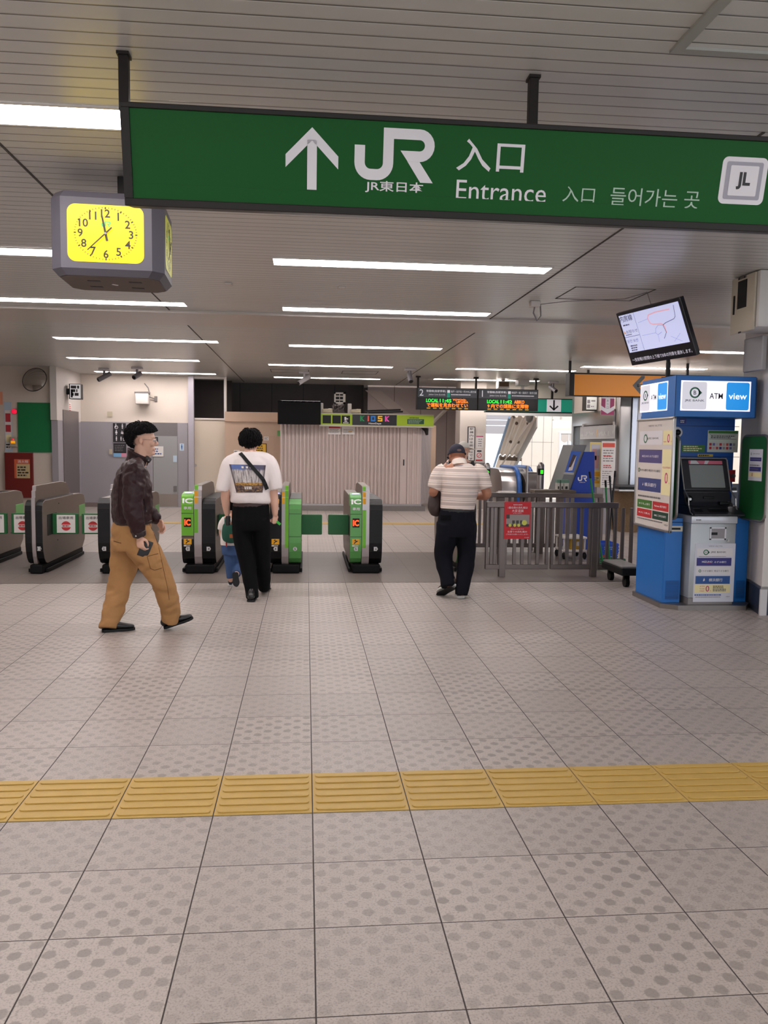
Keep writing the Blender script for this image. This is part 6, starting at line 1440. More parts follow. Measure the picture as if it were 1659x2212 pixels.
# blue board table behind the railing
# ================================================================= BLUE TICKET MACHINE
MYB = 11.68
a, c = pbox(1214, 962, 1284, 1064, MYB, 0, 0)
zf = 0.0
M_JRB = mat('machine_blue', (14, 58, 160), .4)
xl = W(1250, 1063, Y=MYB).x; xr_ = W(1284, 1063, Y=MYB).x
zt_ = W(1284, 976, Y=MYB).z
tm_ = thing('guide_kiosk', 'blue sided ticket guide machine with a sloping grey screen panel', 'ticket machine', ((xl+xr_)/2, MYB+.2, 0))
cs = lambda px, py: (W(px, py, Y=MYB).x, W(px, py, Y=MYB).z)
side = [cs(1231, 1064), cs(1284, 1064), cs(1284.5, 976), cs(1262, 976)]
MY_ = Matrix.Translation((0, MYB, 0)) @ Matrix(((1, 0, 0, 0), (0, 0, -1, 0), (0, 1, 0, 0), (0, 0, 0, 1)))
bo = MB().prism(side, .02, MY_).build('side_panel', M_JRB, tm_)
lower = [(side[0][0]+.06, 0), (side[1][0], 0), side[1], (side[0][0]+.06, side[0][1])]
MB().prism([(lower[0][0], .0), (lower[1][0], .0), (lower[1][0], side[1][1]-.001), (lower[0][0], side[1][1]-.001)], .55, MY_ @ Matrix.Translation((0, 0, -.02))).build('base', M_JRB, tm_)
fr = [cs(1211, 1064), cs(1231, 1064), cs(1262, 976), cs(1268.5, 961), cs(1241, 961)]
body = [cs(1206, 1064), cs(1231, 1064), cs(1269, 961), cs(1240, 961)]
MB().prism(body, .5, MY_ @ Matrix.Translation((0, 0, -.021)), bev=.008).build('sloping_panel', mat('kiosk_grey', (120, 120, 122), .45, .2), tm_)
MB().prism([(side[0][0], side[0][1]), side[1], side[2], side[3]], .48, MY_ @ Matrix.Translation((0, 0, -.522))).build('far_side_panel', M_JRB, tm_)
Mf = frame_M((0, MYB+.02, 0), (1, 0, 0), (0, 0, 1))
fs = flat([[cs(1220.5, 1023), cs(1238.5, 1021), cs(1257, 975), cs(1235, 974)]], mat('kiosk_picture_blue', (52, 84, 160), .35, emit=.2), tm_, Mf, 'screen', .003)
flat([[cs(1228, 1017), cs(1237, 1016), cs(1246, 985), cs(1238, 986)]], mat('kiosk_picture_pale', (190, 176, 170), .4, emit=.2), fs, Mf, 'picture_figure', .005); flat([[cs(1228, 1010), cs(1234, 1009), cs(1246, 984), cs(1239, 982)]], mat('kiosk_picture_brown', (80, 60, 60), .4), fs, Mf, 'picture_figure', .006)
flat([[cs(1217.5, 1024.5), cs(1240, 1026), cs(1241, 1021), cs(1219, 1019.5)]], mat('ledge_pale', (176, 174, 174), .4), tm_, Mf, 'ledge', .006)
p = W(1258, 1033, Y=MYB); jr_mark(M_SWHITE, bo, frame_M((p.x, MYB-.0005, p.z), (1, 0, 0), (0, 0, 1)), .14)
p = W(1258, 1042, Y=MYB); text('JR東日本', M_SWHITE, bo, frame_M((p.x, MYB-.0005, p.z), (1, 0, 0), (0, 0, 1)), w=.09, h=.015)

# ================================================================= RAILINGS
M_RAIL = mat('rail_bronze', (116, 106, 102), .35, .75, var=.05, vscale=20)
def rail_run(name, x0, x1, y, z0, z1, posts, panels, label, feet):
    t = thing(name, label, 'railing', ((x0+x1)/2, y, 0))
    s = .032
    MB().box((x0, y-s, z1-.062), (x1, y+s, z1), .006).build('top_rail', M_RAIL, t)
    for (p0, p1, n) in panels:
        MB().box((p0, y-.028, z0), (p1, y+.028, z0+.056), .004).build('bottom_rail', M_RAIL, t)
        for px in (p0, p1):
            MB().box((px-.03 if px == p1 else px, y-.028, z0+.0562), (px if px == p1 else px+.03, y+.028, z1-.0625), .004).build('panel_stile', M_RAIL, t)
        for i in range(n):
            x = p0+.03+(p1-p0-.06)*(i+1)/(n+1); MB().box((x-.019, y-.014, z0+.0562), (x+.019, y+.014, z1-.0625), .003).build('baluster', M_RAIL, t)
    for x in feet: MB().box((x-.036, y-.0315, 0), (x+.036, y+.0315, z1-.0625), .004).build('post', M_RAIL, t)
    return t
FY1 = 9.2
zt1 = W(1200, 1085, Y=FY1).z; zb1 = W(1200, 1229, Y=FY1).z
fx = lambda px, py=1160: W(px, py, Y=FY1).x
rail_run('railing', fx(1049), 3.62, FY1, zb1, zt1, None, [(fx(1049), fx(1082), 2), (fx(1089), fx(1184), 4), (fx(1190), fx(1276), 4), (fx(1290), fx(1366), 3)], 'front metal railing with a red notice, between the polo shirt man and the blue booth', (fx(1085), fx(1283)))
FY2 = 11.2
fx2 = lambda px, py=1120: W(px, py, Y=FY2).x
zt2_ = W(1150, 1065, Y=FY2).z; zb2 = W(1100, 1182, Y=FY2).z
rail_run('railing', fx2(1020), fx2(1300), FY2, zb2, zt2_, None, [(fx2(1020), fx2(1076), 3), (fx2(1084), fx2(1165), 5), (fx2(1172), fx2(1205), 1)], 'rear metal railing behind the front one, with a white paper on its top rail', (fx2(1080), fx2(1168), fx2(1210), fx2(1296)))
# notice tied to the front railing
a, c = pbox(1089, 1084, 1146, 1164, FY1-.034, 0, .006)
rs = thing('red_notice', 'red notice with a station photo and white lettering tied to the front railing', 'notice', ((a[0]+c[0])/2, FY1-.035, a[2]))
o = MB().box(a, c).build('sheet', mat('notice_red', (196, 30, 40), .5), rs); w, h = c[0]-a[0], c[2]-a[2]; M = frame_M(((a[0]+c[0])/2, FY1-.04, (a[2]+c[2])/2), (1, 0, 0), (0, 0, 1))
text('電車到着時', M_SWHITE, o, M @ Matrix.Translation((.0, h*.42, 0)), w=w*.34, h=h*.035); text('1番右側の改札機は', M_SWHITE, o, M @ Matrix.Translation((0, h*.345, 0)), w=w*.74, h=h*.06, bold=.0)
text('大変混雑', M_SWHITE, o, M @ Matrix.Translation((0, h*.26, 0)), w=w*.44, h=h*.075, bold=.0); text('いたします。', M_SWHITE, o, M @ Matrix.Translation((0.0, h*.195, 0)), w=w*.34, h=h*.032)
f = flat([R(-w*.43, -h*.17, w*.45, h*.155)], mat('photo_grey', (150, 142, 138), .5), o, M, 'photo')
flat([R(-w*.43, -h*.17, w*.45, -h*.1), R(-w*.2, -h*.09, -w*.1, .0), R(-w*.05, -h*.09, w*.05, .0), R(w*.1, -h*.09, w*.18, .0), R(-w*.43, h*.05, -w*.3, h*.155)], mat('photo_dark', (60, 62, 58), .5), f, M, 'photo_detail', .002)
flat([disc(-w*.28, -h*.13, w*.06, 10), disc(-w*.1, -h*.13, w*.06, 10), disc(w*.05, -h*.13, w*.06, 10), disc(w*.26, -h*.06, w*.1, 10)], mat('photo_lime', (206, 206, 90), .5), f, M, 'photo_marks', .003)
text('恐れ入りますが', M_SWHITE, o, M @ Matrix.Translation((0, -h*.235, 0)), w=w*.5, h=h*.035); text('左寄りの改札機の', M_SWHITE, o, M @ Matrix.Translation((0, -h*.305, 0)), w=w*.74, h=h*.055, bold=.0); text('ご利用をお願いいたします。', M_SWHITE, o, M @ Matrix.Translation((0, -h*.375, 0)), w=w*.84, h=h*.035)
text('北小金駅', M_SWHITE, o, M @ Matrix.Translation((w*.36, -h*.46, 0)), w=w*.18, h=h*.02)
for (zz_) in (a[2]+.06, c[2]-.02): pass
p = W(1093, 1060, Y=FY2)
t = thing('paper_stack', 'loose white papers lying on the rear railing', 'papers', (p.x, FY2, zt2_))
b = MB(); b.box((p.x-.12, FY2-.09, zt2_+.0005), (p.x+.12, FY2+.08, zt2_+.012)).box((p.x-.09, FY2-.07, zt2_+.0125), (p.x+.13, FY2+.09, zt2_+.022), M=None); b.build('sheets', M_PAPER, t)
# bollard posts with green arrows and the square rail
def bollard(px, py, Y, label, arrow):
    p = W(px, py, Y=Y); t = thing('indicator_post', label, 'post', (p.x, Y, 0), 'gate indicator posts')
    MB().lathe([(.048, 0), (.048, p.z-.06), (.044, p.z-.03), (.028, p.z-.006), (.004, p.z)], (p.x, Y, 0), 20).build('post', M_STEEL, t, smooth=40)
    z = p.z-.15
    d = MB().tube([(p.x, Y, z-.05), (p.x, Y, z+.05)], .0492, 20).build('display', M_BLACK, t, smooth=40)
    M = frame_M((p.x, Y-.05, z), (1, 0, 0), (0, 0, 1)); flat([R(-.01, -.035, .01, .0), [(-.03, 0), (.03, 0), (0, .035)]] if arrow else [R(-.022, -.03, .022, .03)], mat('led_green_arrow', (60, 230, 40), .5, emit=.9), d, M, 'arrow', .002)
bollard(1052.5, 999, 12.3, 'silver indicator post with a green arrow beside the pillar', True)
bollard(1169, 998, 12.3, 'silver indicator post with a green light right of the square rail', False)
q = [W(1139, 1006, Y=13.2), W(1162, 1006, Y=13.2), W(1162, 1022, Y=13.2), W(1139, 1022, Y=13.2)]
t = thing('guard_rail', 'square topped stainless guard rail behind the rear railing', 'guard rail', ((q[0].x+q[1].x)/2, 13.2, 0))
MB().tube([(q[0].x, 13.2, 0), (q[0].x, 13.2, q[0].z), (q[1].x, 13.2, q[0].z), (q[1].x, 13.2, 0)], .018, 8).build('frame', M_STEEL, t); MB().tube([(q[0].x, 13.2, q[2].z), (q[1].x, 13.2, q[2].z)], .014, 8).build('cross_bar', M_STEEL, t)
# small table with three lidded boxes
TYB = 11.43
px_ = W(1212, 1058, Y=TYB); zt_ = px_.z
tb = thing('side_table', 'low dark counter table behind the rear railing', 'table', (px_.x, TYB, 0))
MB().box((px_.x-.42, TYB-.13, zt_-.04), (px_.x+.18, TYB+.16, zt_-.0005), .004).build('table_top', mat('table_brown', (92, 80, 70), .5), tb)
for dx in (-.38, .14):
    for dy in (-.1, .13): MB().box((px_.x+dx-.02, TYB+dy-.02, 0), (px_.x+dx+.02, TYB+dy+.02, zt_-.0402)).build('leg', M_BRUSH, tb)
for i, (px, lb) in enumerate(((1204, 'small white box with a green lid, left of three'), (1212, 'small white box with a green lid, middle of three'), (1221, 'small white box with a green lid, right of three and widest'))):
    p = W(px, 1058, Y=TYB+.05); wd = .019 if i < 2 else .036
    t = thing('lidded_box', lb, 'box', (p.x, TYB+.05, zt_), 'lidded boxes by the ticket machine')
    MB().box((p.x-wd, TYB-.0, zt_), (p.x+wd, TYB+.1, zt_+.10), .004).build('body', mat('box_offwhite', (180, 176, 168), .5), t); MB().box((p.x-wd-.003, TYB-.003, zt_+.1005), (p.x+wd+.003, TYB+.103, zt_+.145), .005).build('lid', mat('lid_green', (92, 126, 108), .5), t)
    MB().box((p.x-wd*.5, TYB-.0012, zt_+.01), (p.x+wd*.5, TYB-.0002, zt_+.05)).build('slot', M_DKFRAME, t)
# white handcart, crates, brooms, flat trolley
def crate(px0, py0, px1, py1, Y, d, label):
    a, c = pbox(px0, py0, px1, py1, Y, -d, 0); z0 = max(a[2], 0)
    t = thing('plastic_crate', label, 'crate', ((a[0]+c[0])/2, Y+d/2, z0), 'blue plastic crates behind the railing')
    x0, x1, z1 = a[0], c[0], c[2]; th = .012
    b = MB().box((x0, Y, z0), (x1, Y+th, z1)).box((x0, Y+d-th, z0), (x1, Y+d, z1)).box((x0, Y+th, z0), (x0+th, Y+d-th, z1)).box((x1-th, Y+th, z0), (x1, Y+d-th, z1)).box((x0+th, Y+th, z0), (x1-th, Y+d-th, z0+th))
    for k in range(4): b.box((x0-.006, Y-.008, z0+(z1-z0)*(k+.6)/4.2), (x1+.006, Y-.0005, z0+(z1-z0)*(k+.6)/4.2+.012))
    b.build('body', mat('crate_blue', (44, 84, 190), .45), t)
    M = frame_M(((x0+x1)/2, Y-.0085, (z0+z1)/2), (1, 0, 0), (0, 0, 1)); q = (x1-x0)
    flat([disc(-q*.15, .01, .035, 14)], mat('crate_red', (196, 60, 70), .5), t, M, 'crate_badge', .002); flat(lines(-q*.05, -.02, q*.4, .03, 2, rn, .5), mat('crate_pale', (150, 180, 230), .5), t, M, 'crate_print', .002)
    return z1
yq = 10.35
z1 = crate(1290, 1196, 1333, 1217.5, yq, .35, 'lower blue plastic crate behind the front railing')
t_ = bpy.data.objects['plastic_crate']
a, c = pbox(1289, 1174, 1336, 1195, yq, -.35, 0)
def crate2(z0):
    global yq
    h = .16
    x0, x1 = fx(1288)*yq/FY1, fx(1336)*yq/FY1
    x0 = W(1289, 1185, Y=yq).x; x1 = W(1336, 1185, Y=yq).x
    p0, p1 = W(1300, 1195, Y=yq).z, W(1300, 1174, Y=yq).z
    t = thing('plastic_crate', 'upper blue plastic crate resting on the lower one behind the railing', 'crate', ((x0+x1)/2, yq+.17, z0), 'blue plastic crates behind the railing')
    z1 = z0+max(.1, p1-z0); th = .012; d = .35; Y = yq; b = MB().box((x0, Y, z0), (x1, Y+th, z1)).box((x0, Y+d-th, z0), (x1, Y+d, z1)).box((x0, Y+th, z0), (x0+th, Y+d-th, z1)).box((x1-th, Y+th, z0), (x1, Y+d-th, z1)).box((x0+th, Y+th, z0), (x1-th, Y+d-th, z0+th))
    for k in range(3): b.box((x0-.006, Y-.008, z0+(z1-z0)*(k+.6)/3.2), (x1+.006, Y-.0005, z0+(z1-z0)*(k+.6)/3.2+.012))
    b.build('body', mat('crate_blue', (44, 84, 190), .45), t)
    M = frame_M(((x0+x1)/2, Y-.0085, (z0+z1)/2), (1, 0, 0), (0, 0, 1)); flat(lines(-.05, -.02, .1, .03, 2, rn, .5), mat('crate_pale', (150, 180, 230), .5), t, M, 'crate_print', .002)
crate2(z1+.0005)
# white trolley with a yellow bag
ty = 10.6
a, c = pbox(1217, 1160, 1268, 1200, ty, -.35, 0)
z0 = .0
t = thing('utility_cart', 'white utility cart holding a yellow box behind the railing', 'cart', ((a[0]+c[0])/2, ty+.2, 0))
MB().box((a[0], ty, c[2]-.03), (c[0], ty+.38, c[2]), .008).build('tray', M_WHITE, t); MB().box((a[0], ty, .1), (c[0], ty+.38, .13), .008).build('lower_tray', M_WHITE, t)
for x in (a[0]+.02, c[0]-.02):
    for y in (ty+.03, ty+.35): MB().tube([(x, y, .1301), (x, y, c[2]-.0301)], .014, 8).build('upright', M_WHITE, t); MB().sphere((x, y, .05), .05, scale=(.5, 1, 1)).build('wheel', M_BLACK, t)
p0 = W(1250, 1188, Y=ty); yb2 = thing('storage_box', 'yellow box standing on the white utility cart', 'box', (p0.x, ty+.19, .1305))
MB().box((p0.x-.1, ty+.06, .1305), (p0.x+.09, ty+.3, .3), .008).build('body', mat('box_mustard', (190, 150, 50), .5), yb2); MB().box((p0.x-.01, ty+.0585, .18), (p0.x+.05, ty+.0598, .24)).build('label', M_PAPER, yb2)
p = W(1094+90, 1140, Y=11.9)
def broom(p0, p1, col, label, head=True, r=.012):
    t = thing('broom', label, 'broom', (p0.x, p0.y, 0), 'brooms leaning behind the railing')
    MB().tube([p0, p1], r, 8).build('handle', mat(*col), t)
    d = (p1-p0).normalized(); MB().tube([p1-d*.08, p1], r*1.15, 8).build('grip', M_BLACK, t)
    if head: MB().box((p0.x-.12, p0.y-.03, 0.0), (p0.x+.12, p0.y+.03, .09), .01).build('bristles', mat('bristle_green', (40, 90, 60), .8), t)
GR = ('broom_green', (20, 130, 60), .4); BK = ('broom_black', (30, 30, 34), .4)
b0 = W(1299, 1176, Y=9.75); b0 = Vector((b0.x+.03, 9.75, .05))
broom(b0, W(1273.5, 1019, Y=9.62), GR, 'long green handled broom leaning left behind the front railing')
broom(Vector((W(1318, 1180, Y=9.95).x, 9.95, .05)), W(1308, 1038, Y=9.85), GR, 'short green handled broom right of the long one')
broom(Vector((W(1316, 1180, Y=10.02).x+.12, 10.08, .05)), W(1317, 1028, Y=10.0), BK, 'black handled broom standing upright beside the office counter')
broom(Vector((W(1312, 1180, Y=10.2).x, 10.2, .05)), W(1329, 1017, Y=10.12), BK, 'black handled broom leaning right beside the office counter')
# flat trolley by the booth
qa, qb = W(1320, 1222, Y=8.72), W(1369, 1222, Y=8.72)
t = thing('flat_trolley', 'low black platform trolley parked beside the blue booth', 'trolley', (qa.x+.3, 8.75, 0))
zt_ = W(1330, 1222, Y=8.5).z
MB().box((qa.x, 8.42, zt_-.10), (BX+.25, 9.02, zt_-.021), .012).build('deck', M_BLACK, t)
MB().box((qa.x+.012, 8.435, zt_-.0205), (BX+.24, 9.0, zt_), .006).build('deck_mat', mat('deck_grey', (120, 118, 116), .5), t)
for y in (8.5, 8.95):
    for x in (qa.x+.09, BX+.1): MB().tube([(x-.02, y, .055), (x+.02, y, .055)], .055, 16).build('wheel', M_BLACK, t); MB().box((x-.03, y-.02, .08), (x+.03, y+.02, zt_-.1005)).build('caster', M_BLACK, t)

# ================================================================= ESCALATOR, ITS ROOF AND THE HALL LAMP
EY = 17.6
ex0, ex1 = W(1092, 1060, Y=EY).x, W(1150, 1060, Y=EY).x
ez = W(1120, 1013, Y=EY).z
es_ = thing('escalator', 'stainless escalator end with blue banded handrails beyond the railings', 'escalator', ((ex0+ex1)/2, EY+1, 0))
def bal(x, y0, L, ang, w_, nm, mm):
    M = Matrix.Translation((x, y0, 0)) @ Matrix.Rotation(math.radians(ang), 4, 'Z')
    pr_ = []
    r = ez/2*.92
    for k in range(13):
        a_ = PI*1.5-PI*k/12; pr_.append((r+r*math.cos(a_), ez/2+ez/2*math.sin(a_)))
    pr_ += [(L, ez), (L, 0)]
    MB().prism(pr_, w_, M @ MYZ, bev=.01).build(nm, mm, es_, smooth=40)
    pts = [M @ Vector((-w_/2, p[0]-.012 if p[0] < r else p[0], p[1]+.02*math.sin((p[1]/ez-.5)*PI))) for p in pr_[:14]]
    return M, pts, w_
M1, pts, w_ = bal(W(1118, 1060, Y=EY-.4).x, EY-.4, 1.7, 0, .34, 'balustrade', M_STEEL)
pts = [p_+Vector((.215, 0, 0)) for p_ in pts]
MB().tube(pts, .05, 10).build('handrail', mat('handrail_blue', (26, 84, 160), .4), es_, smooth=True)
M1, pts, w_ = bal(W(1147, 1060, Y=EY+.1).x, EY+.1, 1.5, 0, .10, 'balustrade', M_STEEL)
pts = [p_+Vector((.09, 0, 0)) for p_ in pts]
MB().tube(pts, .045, 10).build('handrail', mat('handrail_blue', (26, 84, 160), .4), es_, smooth=True)
MB().tube([(ex0+.25, EY, ez*.55), (ex1, EY+.1, ez*.55)], ez*.40, 24).build('drum', M_STEEL, es_, smooth=40)
# corrugated roof over the descending flight
ca, cb_ = W(1103, 902, Y=20.6), W(1160, 902, Y=20.6)
cc_, cd_ = W(1086, 1046, Y=27.0), W(1058, 1042, Y=27.0)
rf = thing('escalator_canopy', 'sloping pale corrugated canopy seen through the bright opening', 'canopy', ((ca.x+cb_.x)/2, 23, 0))
M_CAN = mat('canopy_cream', (236, 222, 208), .55, var=.06, vscale=2)
def canopy(t0, t1, dz, nm):
    bm = bmesh.new(); rows = []
    for i in (0, 1):
        t = t0 if i == 0 else t1
        A = ca.lerp(cd_, t); B = cb_.lerp(cc_, t); row = []
        for k in range(17):
            p_ = A.lerp(B, k/16); hgt = .07*(1-t*.4)*(0, .9, 1, .1)[k % 4]
            row.append(bm.verts.new((p_.x, p_.y, p_.z+dz+hgt)))
        rows.append(row)
    for k in range(16): bm.faces.new((rows[0][k], rows[0][k+1], rows[1][k+1], rows[1][k]))
    r = bmesh.ops.extrude_face_region(bm, geom=bm.faces[:])
    for v in [g for g in r['geom'] if isinstance(g, bmesh.types.BMVert)]: v.co.z += .03
    bmesh.ops.recalc_face_normals(bm, faces=bm.faces)
    me = bpy.data.meshes.new(nm); bm.to_mesh(me); bm.free(); obj(nm, me, M_CAN, rf)
canopy(0, .52, 0, 'roof_sheet'); canopy(.5, 1.0, -.09, 'roof_sheet')
A, B = ca.lerp(cd_, .535), cb_.lerp(cc_, .535)
MB().tube([A+Vector((0.0, -.2, -.05)), B+Vector((.1, -.2, -.05))], .07, 4).build('cross_beam', mat('beam_brown', (120, 104, 90), .6), rf)
MB().tube([ca+Vector((-.03, 0, .0)), cd_+Vector((-.03, 0, 0))], .035, 8).build('gutter', mat('gutter_blue', (110, 140, 176), .5), rf)
for (t0, s) in ((.06, .3), (.06, .75), (.3, .35), (.3, .7), (.65, .4), (.9, .35), (.9, .7)):
    p_ = ca.lerp(cd_, t0).lerp(cb_.lerp(cc_, t0), s); MB().sphere((p_.x, p_.y, p_.z-.02), .045, u=8, v=6).build('bolt', mat('bolt_brown', (110, 92, 80), .6), rf)
MB().prism([(0, 0), ((cc_-cb_).y, (cc_-cb_).z), ((cc_-cb_).y, (cc_-cb_).z+.5), (0, .55)], .03, Matrix.Translation((cb_.x+.02, cb_.y, cb_.z-.25)) @ Matrix.Rotation(-math.atan2((cc_-cb_).x, (cc_-cb_).y), 4, 'Z') @ MYZ).build('side_fascia', mat('fascia_grey', (176, 170, 166), .6), rf)
MB().tube([W(1150, 905, Y=20.4), W(1056, 1046, Y=22.0)], .02, 6).build('stay_rod', mat('rod_cream', (206, 196, 186), .5), rf)
for p_ in (ca+Vector((.1, .05, 0)), cb_+Vector((-.1, .05, 0))): MB().tube([p_, (p_.x, p_.y+.9, CZ+.01)], .03, 6).build('hanger_rod', M_BRUSH, rf)
for p_ in (cd_, cc_): MB().tube([(p_.x, p_.y-.1, 0), (p_.x, p_.y-.1, p_.z+.05)], .03, 6).build('strut', M_BRUSH, rf)
# lit ceiling lamp in the hall
p = W(1213, 917, Y=21.0)
hl = thing('hall_lamp', 'bright square lamp hanging in the hall beyond the opening', 'ceiling light', (p.x, 21, CZ))
a, c = pbox(1197, 909, 1229.5, 924, 21.0, 0, 0); MB().box((a[0], 20.9, a[2]), (c[0], 21.15, c[2]), .01).build('diffuser', mat('hall_lamp_lit', (255, 250, 244), .4, emit=4), hl)
MB().box((a[0]-.01, 21.0, c[2]+.0005), (c[0]+.01, 21.15, c[2]+.03)).build('housing', M_WHITE, hl); MB().box(((a[0]+c[0])/2-.02, 21.05, c[2]+.0305), ((a[0]+c[0])/2+.02, 21.1, CZ)).build('stem', M_WHITE, hl)
# ================================================================= PEOPLE
from mathutils.bvhtree import BVHTree
V = Vector
def catmull(pts, sub=5):
    """pts: list of (Vector, (rx, ry)) -> denser list"""
    o = []
    n = len(pts)
    for i in range(n-1):
        p0, p1, p2, p3 = [pts[max(0, min(n-1, k))] for k in (i-1, i, i+1, i+2)]
        for k in range(sub):
            t = k/sub
            def cr(a, b, c, d): return 0.5*((2*b)+(-a+c)*t+(2*a-5*b+4*c-d)*t*t+(-a+3*b-3*c+d)*t*t*t)
            p = cr(p0[0], p1[0], p2[0], p3[0])
            r = tuple(max(.002, cr(p0[1][j], p1[1][j], p2[1][j], p3[1][j])) for j in (0, 1))
            o.append((p, r))
    o.append(pts[-1]); return o
class Flesh:
    """overlapping lofted volumes, welded into one continuous skin by a voxel remesh"""
    def __init__(s): s.bm = bmesh.new()
    def limb(s, pts, ref=(0, 1, 0), n=16, sub=5, round_ends=True):
        """pts: (point, r | (r_across_ref, r_other)) ; ref gives the direction of the first radius"""
        q = [(V(p), (r, r) if not isinstance(r, (tuple, list)) else tuple(r)) for p, r in pts]
        q = catmull(q, sub) if len(q) > 2 else q
        if round_ends:
            def cap(a, b):
                d = (a[0]-b[0]); d = d.normalized() if d.length > 1e-6 else V((0, 0, 1)); r = min(a[1])
                return [(a[0]+d*r*math.sin(t), tuple(x*math.cos(t) for x in a[1])) for t in (.5, 1.0, 1.35)]
            q = list(reversed(cap(q[0], q[1])))+q+cap(q[-1], q[-2])
        ref = V(ref).normalized(); rings = []; pu = None
        for i, (p, r) in enumerate(q):
            d = q[min(i+1, len(q)-1)][0]-q[max(i-1, 0)][0]
            d = d.normalized() if d.length > 1e-7 else V((0, 0, 1))
            u = ref-d*ref.dot(d)
            if u.length < 0.15 and pu is not None: u = pu-d*pu.dot(d)
            u = u.normalized(); pu = u; w = d.cross(u)
            rings.append([s.bm.verts.new(p+u*math.cos(2*PI*k/n)*r[0]+w*math.sin(2*PI*k/n)*r[1]) for k in range(n)])
        for a, b in zip(rings, rings[1:]):
            for k in range(n): s.bm.faces.new((a[k], a[(k+1) % n], b[(k+1) % n], b[k]))
        s.bm.faces.new(list(reversed(rings[0]))); s.bm.faces.new(rings[-1]); return s
    def ell(s, c, r, f=(0, 1, 0), u=(0, 0, 1)):
        """ellipsoid radii (side, forward, up)"""
        f = V(f).normalized(); u = V(u).normalized(); sd = f.cross(u).normalized(); u = sd.cross(f)
        M = Matrix((sd*r[0], f*r[1], u*r[2])).transposed().to_4x4(); M.translation = V(c)
        bmesh.ops.create_uvsphere(s.bm, u_segments=20, v_segments=12, radius=1.0, matrix=M); return s
    def build(s, name, m, parent, voxel=.008, smooth=6, disp=None, holes=None):
        bmesh.ops.recalc_face_normals(s.bm, faces=s.bm.faces)
        me = bpy.data.meshes.new(name); s.bm.to_mesh(me); s.bm.free()
        o = bpy.data.objects.new('tmp', me); COL.objects.link(o)
        md = o.modifiers.new('r', 'REMESH'); md.mode = 'VOXEL'; md.voxel_size = voxel; md.adaptivity = 0
        if smooth:
            sm = o.modifiers.new('s', 'SMOOTH'); sm.factor = .5; sm.iterations = smooth
        dg = bpy.context.evaluated_depsgraph_get()
        m2 = bpy.data.meshes.new_from_object(o.evaluated_get(dg)); m2.name = name
        bpy.data.objects.remove(o); bpy.data.meshes.remove(me)
        if disp:
            nn = len(m2.vertices); co = np.empty(nn*3); no = np.empty(nn*3)
            m2.vertices.foreach_get('co', co); m2.vertices.foreach_get('normal', no)
            co = co.reshape(-1, 3); no = no.reshape(-1, 3)
            d = np.array([disp(V(c), V(k)) for c, k in zip(co, no)]); co += no*d[:, None]
            m2.vertices.foreach_set('co', co.ravel()); m2.update()
        r = obj(name, m2, m, parent, smooth=True); return r
def folds(scale=(9, 9, 5), amp=.006, seed=0):
    def f(p, n):
        q = V((p.x*scale[0]+seed, p.y*scale[1], p.z*scale[2]))
        a = noise.noise(q)+.5*noise.noise(q*2.1+V((3, 1, 2)))
        return amp*(a if a > 0 else a*.6)
    return f
def bvh(o):
    me = o.data; return BVHTree.FromPolygons([v.co.copy() for v in me.vertices], [tuple(p.vertices) for p in me.polygons])
def cast(tree, px, py, off=.002):
    d = (C_F+C_R*((px-IW/2)/F_PX)-C_U*((py-IH/2)/F_PX)).normalized()
    h = tree.ray_cast(C_O, d)
    if h[0] is None: return None
    n = h[1] if h[1].dot(d) < 0 else -h[1]
    return h[0]+n*off
def seam(tree, pix, m, parent, name='seam', r=.0016):
    pts = []
    for (a, b) in zip(pix, pix[1:]):
        for k in range(8):
            t = k/8; p = cast(tree, a[0]+(b[0]-a[0])*t, a[1]+(b[1]-a[1])*t, .0008)
            if p is not None: pts.append(p)
    if len(pts) > 2: return MB().tube(pts, r, 6).build(name, m, parent)
def patch(tree, quad, m, parent, name, nx=14, ny=14, off=.0022):
    """cloth print lying on a garment: corners TL,TR,BR,BL given as photo pixels"""
    bm = bmesh.new(); g = {}
    for j in range(ny+1):
        for i in range(nx+1):
            u, v = i/nx, j/ny
            x = (quad[0][0]*(1-u)+quad[1][0]*u)*(1-v)+(quad[3][0]*(1-u)+quad[2][0]*u)*v
            y = (quad[0][1]*(1-u)+quad[1][1]*u)*(1-v)+(quad[3][1]*(1-u)+quad[2][1]*u)*v
            p = cast(tree, x, y, off)
            if p is not None: g[i, j] = bm.verts.new(p)
    for j in range(ny):
        for i in range(nx):
            k = [(i, j), (i, j+1), (i+1, j+1), (i+1, j)]
            if all(c in g for c in k): bm.faces.new([g[c] for c in k])
    uvl = bm.loops.layers.uv.new('UVMap'); inv = {vv: k_ for k_, vv in g.items()}
    for f_ in bm.faces:
        for lp_ in f_.loops: i_, j_ = inv[lp_.vert]; lp_[uvl].uv = (i_/nx, j_/ny)
    me = bpy.data.meshes.new(name); bm.to_mesh(me); bm.free(); return obj(name, me, m, parent, smooth=True)
